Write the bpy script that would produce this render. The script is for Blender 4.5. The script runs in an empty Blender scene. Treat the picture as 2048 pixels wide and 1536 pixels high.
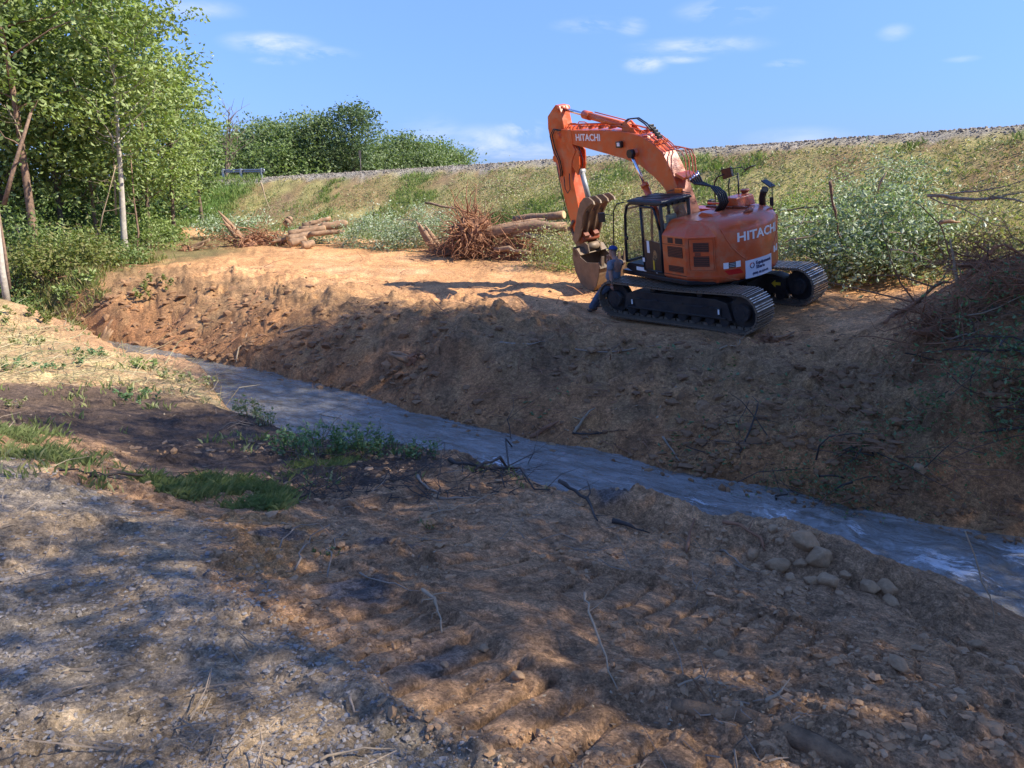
import bpy, bmesh, math, random
import numpy as np
from mathutils import Vector, Matrix, noise as mnoise

random.seed(7)
rng = np.random.default_rng(7)
R_ = math.radians
scene = bpy.context.scene
C = scene.collection

# ------------------------------------------------------------------ camera
EYE = 5.0
HORIZON = 370.0
FPX = 1515.0
PITCH = math.atan((768 - HORIZON) / FPX)
cam_data = bpy.data.cameras.new('camera')
cam_data.sensor_fit = 'HORIZONTAL'
cam_data.sensor_width = 36.0
cam_data.lens = 36.0 * FPX / 2048.0
cam_data.clip_start = 0.05
cam_data.clip_end = 3000
cam = bpy.data.objects.new('camera', cam_data)
C.objects.link(cam)
cam.location = (0, 0, EYE)
cam.rotation_euler = (math.pi / 2 - PITCH, 0, 0)
scene.camera = cam

# ------------------------------------------------------------------ light
SUN_EL = R_(44)
SUN_AZ = R_(101)          # clockwise from +Y
sun_dir = Vector((math.sin(SUN_AZ) * math.cos(SUN_EL), math.cos(SUN_AZ) * math.cos(SUN_EL), math.sin(SUN_EL)))
sd = bpy.data.lights.new('sun', 'SUN')
sd.energy = 2.6
sd.angle = R_(0.55)
sd.color = (1.0, 0.92, 0.78)
so = bpy.data.objects.new('sun', sd)
C.objects.link(so)
so.location = (30, -8, 40)
so.rotation_euler = sun_dir.to_track_quat('Z', 'Y').to_euler()

world = bpy.data.worlds.new('World')
scene.world = world
world.use_nodes = True
SKY_STRENGTH = 0.15
scene.view_settings.view_transform = 'Standard'
scene.view_settings.look = 'None'
scene.view_settings.gamma = 1.0
scene.view_settings.use_curve_mapping = False
scene.view_settings.exposure = 1.95

def pix_dir(px, py):
    d = Vector(((px - 1024) / FPX, 1.0, -(py - 768) / FPX))
    c, s = math.cos(PITCH), math.sin(PITCH)
    return Vector((d.x, c * d.y + s * d.z, -s * d.y + c * d.z))

def build_world():
    nt = world.node_tree
    N, L = nt.nodes, nt.links
    bg = N.get('Background') or N.new('ShaderNodeBackground')
    out = N.get('World Output') or N.new('ShaderNodeOutputWorld')
    sky = N.new('ShaderNodeTexSky')
    sky.sky_type = 'NISHITA'
    sky.sun_disc = False
    sky.sun_elevation = SUN_EL
    sky.sun_rotation = SUN_AZ
    sky.air_density = 1.15
    sky.dust_density = 0.1
    sky.ozone_density = 3.0
    tc = N.new('ShaderNodeTexCoord')
    mp = N.new('ShaderNodeMapping')
    mp.inputs['Scale'].default_value = (7, 7, 26)
    nz = N.new('ShaderNodeTexNoise')
    nz.inputs['Scale'].default_value = 1.0
    nz.inputs['Detail'].default_value = 9
    nz.inputs['Roughness'].default_value = 0.62
    nz.inputs['Distortion'].default_value = 0.5
    L.new(tc.outputs['Generated'], mp.inputs['Vector'])
    L.new(mp.outputs['Vector'], nz.inputs['Vector'])
    total = None
    # a few fair-weather wisps: (pixel, width, height, amount)
    for px, py, w, h, a in [(545, 88, .060, .014, 1.1), (640, 108, .05, .010, .8), (550, 122, .03, .006, .7),
                            (1290, 128, .030, .012, 1.25), (1400, 92, .09, .012, .75), (1262, 54, .022, .012, .8),
                            (1450, 22, .06, .016, .75), (1570, 128, .025, .006, .8), (1360, 118, .04, .006, .8), (1790, 65, .02, .01, .5), (1180, 50, .05, .01, .5),
                            (1040, 262, .040, .016, 1.2), (1000, 296, .10, .030, .95), (1600, 275, .07, .014, .6), (390, 15, .06, .012, .6),
                            (1925, 118, .02, .004, .5), (860, 275, .05, .03, .5)]:
        d = pix_dir(px, py).normalized()
        sub = N.new('ShaderNodeVectorMath'); sub.operation = 'SUBTRACT'
        L.new(tc.outputs['Generated'], sub.inputs[0]); sub.inputs[1].default_value = d
        mul = N.new('ShaderNodeVectorMath'); mul.operation = 'MULTIPLY'
        L.new(sub.outputs[0], mul.inputs[0]); mul.inputs[1].default_value = (1 / w, 1 / w, 1 / h)
        ln = N.new('ShaderNodeVectorMath'); ln.operation = 'LENGTH'
        L.new(mul.outputs[0], ln.inputs[0])
        mr = N.new('ShaderNodeMapRange'); mr.interpolation_type = 'SMOOTHSTEP'
        mr.inputs['From Min'].default_value = 1.15; mr.inputs['From Max'].default_value = 0.0
        mr.inputs['To Min'].default_value = 0.0; mr.inputs['To Max'].default_value = a
        L.new(ln.outputs['Value'], mr.inputs['Value'])
        if total is None:
            total = mr.outputs[0]
        else:
            ad = N.new('ShaderNodeMath'); ad.operation = 'MAXIMUM'
            L.new(total, ad.inputs[0]); L.new(mr.outputs[0], ad.inputs[1]); total = ad.outputs[0]
    nr = N.new('ShaderNodeMapRange')
    nr.inputs['From Min'].default_value = 0.42; nr.inputs['From Max'].default_value = 0.72
    L.new(nz.outputs['Fac'], nr.inputs['Value'])
    mm = N.new('ShaderNodeMath'); mm.operation = 'MULTIPLY'; mm.use_clamp = True
    L.new(total, mm.inputs[0]); L.new(nr.outputs[0], mm.inputs[1])
    tint = N.new('ShaderNodeMix'); tint.data_type = 'RGBA'; tint.blend_type = 'MULTIPLY'
    tint.inputs['Factor'].default_value = 1.0
    sx = N.new('ShaderNodeSeparateXYZ'); L.new(tc.outputs['Generated'], sx.inputs[0])
    er = N.new('ShaderNodeMapRange'); er.inputs['From Min'].default_value = -.02; er.inputs['From Max'].default_value = .42
    L.new(sx.outputs['Z'], er.inputs['Value'])
    tg = N.new('ShaderNodeMix'); tg.data_type = 'RGBA'; L.new(er.outputs[0], tg.inputs['Factor'])
    tg.inputs['A'].default_value = (.068, .118, .305, 1); tg.inputs['B'].default_value = (.325, .36, .50, 1)
    L.new(sky.outputs[0], tint.inputs['A']); L.new(tg.outputs['Result'], tint.inputs['B'])
    mix = N.new('ShaderNodeMix'); mix.data_type = 'RGBA'
    L.new(mm.outputs[0], mix.inputs['Factor'])
    L.new(tint.outputs['Result'], mix.inputs['A'])
    mix.inputs['B'].default_value = (1.9, 1.95, 2.45, 1)
    L.new(mix.outputs['Result'], bg.inputs['Color'])
    bg.inputs['Strength'].default_value = SKY_STRENGTH
    L.new(bg.outputs[0], out.inputs[0])
build_world()

# ------------------------------------------------------------------ helpers
def ray_point(px, py, z):
    d = pix_dir(px, py); t = (z - EYE) / d.z
    return Vector((d.x * t, d.y * t, z))
def at_y(px, py, y):
    d = pix_dir(px, py); t = y / d.y
    return Vector((d.x * t, y, EYE + d.z * t))

def tag(o, label=None, cat=None, group=None, kind=None):
    if label: o['label'] = label
    if cat: o['category'] = cat
    if group: o['group'] = group
    if kind: o['kind'] = kind
    return o
def empty(name, loc=(0, 0, 0), label=None, cat=None, group=None, parent=None):
    o = bpy.data.objects.new(name, None)
    o.empty_display_size = 0.3
    C.objects.link(o); o.location = loc
    if parent: o.parent = parent
    return tag(o, label, cat, group)

class MB:
    """collects geometry, then becomes one mesh object"""
    def __init__(self):
        self.v = []; self.f = []; self.m = []; self.sm = []; self.mi = 0; self.smooth = False
        self.arr = []
    def add(self, vs, fs):
        b = len(self.v)
        self.v.extend([tuple(p) for p in vs])
        for f in fs:
            self.f.append(tuple(b + i for i in f)); self.m.append(self.mi); self.sm.append(self.smooth)
        return self
    def box(self, c, s, rot=None):
        hx, hy, hz = s[0] / 2, s[1] / 2, s[2] / 2
        vs = [Vector((x, y, z)) for x in (-hx, hx) for y in (-hy, hy) for z in (-hz, hz)]
        if rot is not None: vs = [rot @ v for v in vs]
        c = Vector(c)
        return self.add([v + c for v in vs], [(0, 1, 3, 2), (4, 6, 7, 5), (0, 4, 5, 1), (2, 3, 7, 6), (0, 2, 6, 4), (1, 5, 7, 3)])
    def tube(self, pts, r, n=8, caps=True, smooth=True):
        pts = [Vector(p) for p in pts]
        rs = r if isinstance(r, (list, tuple)) else [r] * len(pts)
        vs = []; up = None
        for i, p in enumerate(pts):
            t = (pts[min(i + 1, len(pts) - 1)] - pts[max(i - 1, 0)])
            if t.length < 1e-9: t = Vector((0, 0, 1))
            t.normalize()
            if up is None:
                up = Vector((0, 0, 1)) if abs(t.z) < 0.9 else Vector((1, 0, 0))
            a = up - t * up.dot(t)
            if a.length < 1e-6: a = t.orthogonal()
            a.normalize(); b = t.cross(a); up = a
            for k in range(n):
                th = 2 * math.pi * k / n
                vs.append(p + (a * math.cos(th) + b * math.sin(th)) * rs[i])
        fs = []
        for i in range(len(pts) - 1):
            for k in range(n):
                k2 = (k + 1) % n
                fs.append((i * n + k, i * n + k2, (i + 1) * n + k2, (i + 1) * n + k))
        s0 = self.smooth; self.smooth = smooth
        b = len(self.v); self.add(vs, fs)
        self.smooth = False
        if caps:
            self.f.append(tuple(b + k for k in reversed(range(n)))); self.m.append(self.mi); self.sm.append(False)
            e = b + (len(pts) - 1) * n
            self.f.append(tuple(e + k for k in range(n))); self.m.append(self.mi); self.sm.append(False)
        self.smooth = s0
        return self
    def prism(self, prof, a, b, axis='y'):
        """extrude a 2-D (x, z) outline between y=a and y=b"""
        n = len(prof)
        vs = [(p[0], a, p[1]) for p in prof] + [(p[0], b, p[1]) for p in prof]
        if axis == 'z':
            vs = [(p[0], p[1], a) for p in prof] + [(p[0], p[1], b) for p in prof]
        fs = [tuple(range(n)), tuple(reversed(range(n, 2 * n)))]
        fs += [(i, i + n, (i + 1) % n + n, (i + 1) % n) for i in range(n)]
        return self.add(vs, fs)
    def loft(self, rings, close=True, cap=True, smooth=False):
        n = len(rings[0]); vs = [p for r in rings for p in r]; fs = []
        for i in range(len(rings) - 1):
            for k in range(n if close else n - 1):
                k2 = (k + 1) % n
                fs.append((i * n + k, i * n + k2, (i + 1) * n + k2, (i + 1) * n + k))
        s0 = self.smooth; self.smooth = smooth; self.add(vs, fs); self.smooth = s0
        if cap:
            b = len(self.v) - len(vs)
            self.f.append(tuple(b + k for k in reversed(range(n)))); self.m.append(self.mi); self.sm.append(False)
            e = b + (len(rings) - 1) * n
            self.f.append(tuple(e + k for k in range(n))); self.m.append(self.mi); self.sm.append(False)
        return self
    def build(self, name, mat, parent=None, bevel=0, fixn=False, seg=2):
        me = bpy.data.meshes.new(name)
        me.from_pydata(self.v, [], self.f)
        mats = mat if isinstance(mat, (list, tuple)) else [mat]
        for m in mats: me.materials.append(m)
        me.polygons.foreach_set('material_index', self.m)
        me.polygons.foreach_set('use_smooth', self.sm)
        if fixn:
            bm = bmesh.new(); bm.from_mesh(me); bmesh.ops.recalc_face_normals(bm, faces=bm.faces); bm.to_mesh(me); bm.free()
        me.update()
        o = bpy.data.objects.new(name, me); C.objects.link(o)
        if parent: o.parent = parent
        if bevel:
            md = o.modifiers.new('bevel', 'BEVEL'); md.width = bevel; md.segments = seg; md.limit_method = 'ANGLE'; md.angle_limit = R_(35)
            md.harden_normals = False
        return o

def np_mesh(name, verts, faces, mat, parent=None, smooth=False, cols=None, colname='tint'):
    me = bpy.data.meshes.new(name)
    verts = np.asarray(verts, np.float32); faces = np.asarray(faces, np.int32)
    k = faces.shape[1]
    me.vertices.add(len(verts)); me.vertices.foreach_set('co', verts.ravel())
    me.loops.add(faces.size); me.loops.foreach_set('vertex_index', faces.ravel())
    me.polygons.add(len(faces))
    me.polygons.foreach_set('loop_start', np.arange(0, faces.size, k, dtype=np.int32))
    me.polygons.foreach_set('loop_total', np.full(len(faces), k, np.int32))
    me.polygons.foreach_set('use_smooth', np.full(len(faces), smooth, bool))
    mats = mat if isinstance(mat, (list, tuple)) else [mat]
    for m in mats: me.materials.append(m)
    me.update(calc_edges=True)
    if cols is not None:
        at = me.color_attributes.new(colname, 'FLOAT_COLOR', 'POINT')
        cc = np.ones((len(verts), 4), np.float32); cc[:, :cols.shape[1]] = cols
        at.data.foreach_set('color', cc.ravel())
    o = bpy.data.objects.new(name, me); C.objects.link(o)
    if parent: o.parent = parent
    return o

# vectorised value noise
def _hash(ix, iy, seed):
    h = (ix.astype(np.int64) * 374761393 + iy.astype(np.int64) * 668265263 + seed * 1442695041) & 0xFFFFFFFF
    h = ((h ^ (h >> 13)) * 1274126177) & 0xFFFFFFFF
    h = (h ^ (h >> 16)) & 0xFFFFFFFF
    return h.astype(np.float64) / 4294967295.0
def vnoise(x, y, seed=0):
    ix = np.floor(x); iy = np.floor(y); fx = x - ix; fy = y - iy
    fx = fx * fx * fx * (fx * (fx * 6 - 15) + 10); fy = fy * fy * fy * (fy * (fy * 6 - 15) + 10)
    a = _hash(ix, iy, seed); b = _hash(ix + 1, iy, seed); c = _hash(ix, iy + 1, seed); d = _hash(ix + 1, iy + 1, seed)
    return (a * (1 - fx) + b * fx) * (1 - fy) + (c * (1 - fx) + d * fx) * fy
def fbm(x, y, scale, octv=4, seed=0, rough=0.5):
    s = 0; a = 1; t = 0; f = 1.0 / scale
    ca, sa = math.cos(0.6), math.sin(0.6)
    for o in range(octv):
        s = s + a * (vnoise(x * f + o * 17.3, y * f - o * 9.1, seed + o) * 2 - 1); t += a; a *= rough; f *= 2.03
        x, y = x * ca - y * sa, x * sa + y * ca
    return s / t
def sstep(a, b, x):
    t = np.clip((x - a) / (b - a), 0, 1); return t * t * (3 - 2 * t)
def clodn(x, y, scale, seed=0, rad=.62, keep=.6):
    """crumbs: rounded lumps with sharp feet, one per cell"""
    X = x / scale; Y = y / scale; ix = np.floor(X); iy = np.floor(Y); out = np.zeros(np.shape(x))
    for dx in (-1, 0, 1):
        for dy in (-1, 0, 1):
            cx, cy = ix + dx, iy + dy; px = cx + _hash(cx, cy, seed); py = cy + _hash(cx, cy, seed + 7); rr = rad * (.35 + .65 * _hash(cx, cy, seed + 13)); on = _hash(cx, cy, seed + 19) < keep
            ex, ey = X - px, Y - py; an = _hash(cx, cy, seed + 23) * 3.14; ca, sa = np.cos(an), np.sin(an); d2 = (ex * ca + ey * sa) ** 2 + ((ey * ca - ex * sa) * 1.35) ** 2
            h = np.sqrt(np.clip(rr * rr - d2, 0, None)) * on; out = np.maximum(out, h)
    return out * scale
def polydist(x, y, P):
    """distance, signed side and arc position along a polyline"""
    best = np.full(np.shape(x), 1e9); sgn = np.zeros(np.shape(x)); arc = np.zeros(np.shape(x)); acc = 0
    for (x0, y0), (x1, y1) in zip(P[:-1], P[1:]):
        dx, dy = x1 - x0, y1 - y0; L2 = dx * dx + dy * dy; L = math.sqrt(L2)
        t = np.clip(((x - x0) * dx + (y - y0) * dy) / L2, 0, 1)
        ex = x - (x0 + t * dx); ey = y - (y0 + t * dy); d = np.sqrt(ex * ex + ey * ey)
        s = np.where(dx * (y - y0) - dy * (x - x0) > 0, 1.0, -1.0)
        m = d < best - 1e-9
        best = np.where(m, d, best); sgn = np.where(m, s, sgn); arc = np.where(m, acc + t * L, arc); acc += L
    return best, sgn, arc
def in_poly(x, y, P):
    x = np.asarray(x); r = np.zeros(x.shape, bool); n = len(P)
    for i in range(n):
        x0, y0 = P[i]; x1, y1 = P[(i + 1) % n]
        c = ((y0 > y) != (y1 > y)); 
        with np.errstate(divide='ignore', invalid='ignore'):
            r ^= c & (x < (x1 - x0) * (y - y0) / ((y1 - y0) if y1 != y0 else 1e-9) + x0)
    return r
# ------------------------------------------------------------------ materials
def new_mat(name):
    m = bpy.data.materials.new(name); m.use_nodes = True
    nt = m.node_tree; b = nt.nodes['Principled BSDF']
    return m, nt, b
def link(nt, a, b): nt.links.new(a, b)
def mixc(nt, fac, a, b, blend='MIX'):
    n = nt.nodes.new('ShaderNodeMix'); n.data_type = 'RGBA'; n.blend_type = blend
    for sock, val in (('Factor', fac), ('A', a), ('B', b)):
        if hasattr(val, 'links') or isinstance(val, bpy.types.NodeSocket): nt.links.new(val, n.inputs[sock])
        elif sock == 'Factor': n.inputs[sock].default_value = val
        else: n.inputs[sock].default_value = (*val[:3], 1)
    return n.outputs['Result']
def noise_n(nt, scale, detail=5, rough=.6, coord='Object', dist=0, stretch=None):
    tc = nt.nodes.new('ShaderNodeTexCoord'); nz = nt.nodes.new('ShaderNodeTexNoise')
    nz.inputs['Scale'].default_value = scale; nz.inputs['Detail'].default_value = detail
    nz.inputs['Roughness'].default_value = rough; nz.inputs['Distortion'].default_value = dist
    src = tc.outputs[coord]
    if stretch:
        mp = nt.nodes.new('ShaderNodeMapping'); mp.inputs['Scale'].default_value = stretch
        nt.links.new(src, mp.inputs['Vector']); src = mp.outputs[0]
    nt.links.new(src, nz.inputs['Vector'])
    return nz.outputs['Fac']
def ramp(nt, fac, stops):
    r = nt.nodes.new('ShaderNodeValToRGB'); nt.links.new(fac, r.inputs[0])
    e = r.color_ramp.elements
    while len(e) < len(stops): e.new(0.5)
    for el, (p, c) in zip(e, stops): el.position = p; el.color = (*c[:3], 1) if not isinstance(c, (int, float)) else (c, c, c, 1)
    return r.outputs[0]
def bump(nt, b, h, strength=.3, dist=.02, prev=None):
    n = nt.nodes.new('ShaderNodeBump'); n.inputs['Strength'].default_value = strength; n.inputs['Distance'].default_value = dist
    nt.links.new(h, n.inputs['Height'])
    if prev is not None: nt.links.new(prev, n.inputs['Normal'])
    nt.links.new(n.outputs[0], b.inputs['Normal']); return n.outputs[0]

def simple(name, col, rough=.6, metal=0, var=.15, scale=6, dirt=None, dirt_amt=.5, bmp=0, spec=.5, coat=0, dscale=2.5):
    m, nt, b = new_mat(name)
    f = noise_n(nt, scale, 6)
    dark = tuple(c * (1 - var) for c in col); lite = tuple(min(1, c * (1 + var)) for c in col)
    c = ramp(nt, f, [(.3, dark), (.7, lite)])
    if dirt:
        f2 = noise_n(nt, dscale, 8, .7)
        r2 = ramp(nt, f2, [(.48, 0.0), (.72, 1.0)])
        mu = nt.nodes.new('ShaderNodeMath'); mu.operation = 'MULTIPLY'; nt.links.new(r2, mu.inputs[0]); mu.inputs[1].default_value = dirt_amt
        c = mixc(nt, mu.outputs[0], c, dirt)
        rr = nt.nodes.new('ShaderNodeMapRange'); nt.links.new(mu.outputs[0], rr.inputs['Value'])
        rr.inputs['To Min'].default_value = rough; rr.inputs['To Max'].default_value = .9
        nt.links.new(rr.outputs[0], b.inputs['Roughness'])
    else:
        b.inputs['Roughness'].default_value = rough
    nt.links.new(c, b.inputs['Base Color'])
    b.inputs['Metallic'].default_value = metal
    b.inputs['Specular IOR Level'].default_value = spec
    b.inputs['Coat Weight'].default_value = coat; b.inputs['Coat Roughness'].default_value = .12
    if bmp: bump(nt, b, noise_n(nt, scale * 3, 6), .5, bmp)
    return m

DUST = (.20, .125, .07)
M = {}
M['orange'] = simple('orange_paint', (.56, .095, .024), .34, var=.06, scale=3, dirt=(.42, .22, .11), dirt_amt=.75, coat=.25, dscale=3.5)
M['orange_dark'] = simple('orange_paint_vent', (.20, .045, .018), .5, var=.1, dirt=(.12, .06, .035), dirt_amt=.5)
M['vent'] = simple('vent_mesh', (.055, .022, .014), .7, var=.3, scale=60)
M['black'] = simple('black_paint', (.012, .013, .018), .35, var=.3, dirt=(.05, .04, .032), dirt_amt=.45)
M['frame'] = simple('muddy_undercarriage', (.016, .016, .020), .5, var=.4, dirt=(.075, .052, .034), dirt_amt=.75, bmp=.01)
M['shoe'] = simple('worn_track_steel', (.15, .115, .085), .6, metal=.2, var=.35, scale=14, dirt=DUST, dirt_amt=.75, bmp=.004, dscale=5)
M['grouser'] = simple('polished_grouser_edge', (.50, .45, .39), .32, metal=.7, var=.25, scale=20, dirt=DUST, dirt_amt=.6, dscale=6)
M['chrome'] = simple('chrome_rod', (.75, .76, .8), .12, metal=1, var=.04)
M['grey_cyl'] = simple('grey_cylinder', (.33, .34, .34), .4, metal=.2, var=.1, dirt=DUST, dirt_amt=.4)
M['bucket'] = simple('muddy_bucket_steel', (.17, .12, .080), .55, metal=.15, var=.3, scale=4, dirt=(.27, .175, .10), dirt_amt=.8, bmp=.006)
M['hose'] = simple('black_rubber_hose', (.012, .012, .014), .45, var=.2)
M['white'] = simple('white_vinyl', (.78, .79, .80), .45, var=.03)
M['sign'] = simple('pale_decal', (.60, .66, .78), .4, var=.02)
M['navy'] = simple('navy_print', (.015, .03, .11), .5, var=.05)
M['red'] = simple('red_reflector', (.55, .012, .012), .3, var=.1)
M['amber'] = simple('amber_lens', (.75, .16, .02), .25, var=.1)
M['seat'] = simple('grey_seat_fabric', (.33, .36, .33), .8, var=.1)
M['yellow'] = simple('yellow_print', (.65, .43, .03), .5, var=.1)
M['steel'] = simple('galvanised_steel', (.30, .32, .34), .4, metal=.7, var=.1)
M['wood_post'] = simple('weathered_post', (.12, .10, .09), .8, var=.2)
M['bark'] = simple('brown_bark', (.15, .105, .075), .9, var=.45, scale=9, bmp=.03)
M['bark_pine'] = simple('red_brown_pine_bark', (.19, .12, .08), .9, var=.45, scale=9, bmp=.03)
M['bark_pale'] = simple('pale_grey_bark', (.38, .34, .28), .85, var=.28, scale=7, bmp=.01)
M['bark_dark'] = simple('dark_bark', (.055, .045, .035), .9, var=.4, scale=9, bmp=.02)
M['log'] = simple('log_bark', (.27, .17, .10), .85, var=.4, scale=8, dirt=(.33, .17, .08), dirt_amt=.6, bmp=.02)
M['rotten'] = simple('rotten_muddy_wood', (.20, .12, .065), .95, var=.5, scale=14, dirt=(.33, .19, .09), dirt_amt=.95, bmp=.05, dscale=7)
M['cutwood'] = simple('fresh_cut_wood', (.55, .36, .19), .7, var=.2, scale=12)
M['root'] = simple('clay_covered_roots', (.26, .125, .065), .9, var=.4, scale=8, bmp=.01)
M['twig'] = simple('dry_twig', (.26, .20, .145), .85, var=.35, scale=10)
M['twig_dark'] = simple('wet_dark_twig', (.055, .042, .034), .8, var=.3, scale=10)
M['twig_pale'] = simple('bleached_twig', (.33, .25, .165), .85, var=.2, scale=10)
M['skin'] = simple('skin', (.36, .19, .13), .55, var=.08)
M['shirt'] = simple('grey_blue_shirt', (.15, .165, .20), .9, var=.15, scale=9)
M['jeans'] = simple('blue_denim', (.085, .11, .16), .9, var=.25, scale=14)
M['cap'] = simple('blue_cap', (.015, .05, .22), .8, var=.2, scale=20)
M['hair'] = simple('grey_hair', (.10, .09, .085), .8, var=.2)
M['boot'] = simple('work_boot', (.09, .065, .05), .8, var=.25, dirt=DUST, dirt_amt=.8)

def glass_mat():
    m, nt, b = new_mat('cab_glass')
    N = nt.nodes
    g = N.new('ShaderNodeBsdfGlossy'); g.inputs['Roughness'].default_value = .02; g.inputs['Color'].default_value = (.9, .95, 1, 1)
    t = N.new('ShaderNodeBsdfTransparent'); t.inputs['Color'].default_value = (.74, .80, .77, 1)
    d = N.new('ShaderNodeBsdfDiffuse'); d.inputs['Color'].default_value = (.30, .30, .26, 1)
    lw = N.new('ShaderNodeLayerWeight'); lw.inputs['Blend'].default_value = .5; pw = N.new('ShaderNodeMath'); pw.operation = 'POWER'; nt.links.new(lw.outputs['Facing'], pw.inputs[0]); pw.inputs[1].default_value = 4.0; f = N.new('ShaderNodeMath'); f.operation = 'MULTIPLY_ADD'; nt.links.new(pw.outputs[0], f.inputs[0]); f.inputs[1].default_value = .55; f.inputs[2].default_value = .05
    mx = N.new('ShaderNodeMixShader'); mx2 = N.new('ShaderNodeMixShader')
    nz = noise_n(nt, 3.0, 6, .7)
    dr = ramp(nt, nz, [(.35, .04), (.8, .28)])
    nt.links.new(dr, mx2.inputs[0]); nt.links.new(t.outputs[0], mx2.inputs[1]); nt.links.new(d.outputs[0], mx2.inputs[2])
    nt.links.new(f.outputs[0], mx.inputs[0]); nt.links.new(mx2.outputs[0], mx.inputs[1]); nt.links.new(g.outputs[0], mx.inputs[2])
    nt.links.new(mx.outputs[0], N['Material Output'].inputs[0])
    return m
M['glass'] = glass_mat()

def leaf_mat(name, cols, trans=.35, rough=.5):
    """thin leaves, coloured leaf by leaf"""
    m, nt, b = new_mat(name); N = nt.nodes
    geo = N.new('ShaderNodeNewGeometry')
    c = ramp(nt, geo.outputs['Random Per Island'], [(i / max(1, len(cols) - 1), k) for i, k in enumerate(cols)])
    nt.links.new(c, b.inputs['Base Color']); b.inputs['Roughness'].default_value = rough
    b.inputs['Specular IOR Level'].default_value = .45
    tr = N.new('ShaderNodeBsdfTranslucent')
    c2 = mixc(nt, 1.0, c, (1.2, 1.35, .6), 'MULTIPLY')
    nt.links.new(c2, tr.inputs['Color'])
    mx = N.new('ShaderNodeMixShader'); mx.inputs[0].default_value = trans
    nt.links.new(b.outputs[0], mx.inputs[1]); nt.links.new(tr.outputs[0], mx.inputs[2])
    nt.links.new(mx.outputs[0], N['Material Output'].inputs[0])
    return m
M['leaf_bright'] = leaf_mat('sweetgum_leaves', [(.17, .23, .06), (.27, .34, .11), (.20, .27, .075), (.36, .42, .17), (.12, .17, .045)])
M['leaf_mid'] = leaf_mat('broadleaf_foliage', [(.09, .14, .04), (.17, .23, .075), (.13, .19, .055), (.25, .31, .12)])
M['leaf_canopy'] = leaf_mat('thin_canopy_leaves', [(.11, .15, .05), (.17, .21, .08), (.13, .17, .055)], .5)
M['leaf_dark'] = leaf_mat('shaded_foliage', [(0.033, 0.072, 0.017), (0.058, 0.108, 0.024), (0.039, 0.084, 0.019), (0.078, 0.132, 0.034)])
M['leaf_far'] = leaf_mat('distant_foliage', [(.13, .18, .075), (.18, .235, .10), (.15, .20, .08), (.21, .26, .12)])
M['leaf_pine'] = leaf_mat('pine_needles', [(0.063, 0.104, 0.039), (0.105, 0.156, 0.056), (0.084, 0.130, 0.049)], .2)
M['leaf_silver'] = leaf_mat('wilting_leaves', [(.14, .20, .08), (.38, .45, .32), (.18, .26, .11), (.60, .65, .52), (.13, .19, .07), (.30, .38, .22)], .25)
M['leaf_olive'] = leaf_mat('yellowing_leaves', [(.19, .20, .07), (.36, .36, .17), (.24, .26, .09), (.48, .46, .27), (.15, .18, .06)], .3)
M['leaf_vine'] = leaf_mat('vine_leaves', [(.07, .14, .05), (.13, .22, .09), (.09, .16, .06), (.19, .27, .13)], .3)
M['leaf_shrub'] = leaf_mat('low_shrub_leaves', [(0.120, 0.156, 0.036), (0.180, 0.208, 0.054), (0.225, 0.208, 0.072), (0.105, 0.143, 0.030)])
M['grass'] = leaf_mat('green_grass_blades', [(.12, .165, .06), (.17, .21, .08), (.22, .24, .11), (.14, .18, .065)], .3)
M['grass_dry'] = leaf_mat('dry_grass', [(.30, .22, .11), (.38, .30, .15), (.24, .165, .085), (.20, .21, .08), (.34, .26, .14)], .2)
M['grass_lush'] = leaf_mat('lush_grass', [(.12, .19, .045), (.17, .25, .06), (.20, .22, .08), (.14, .21, .05)], .3)
M['slopeweed'] = leaf_mat('slope_weeds', [(.24, .23, .09), (.17, .23, .07), (.29, .26, .12), (.38, .39, .21), (.15, .19, .06), (.22, .26, .09)], .25)
M['litter'] = leaf_mat('dead_leaves', [(.22, .14, .08), (.30, .20, .11), (.40, .31, .2), (.16, .10, .06)], .1)

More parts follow.
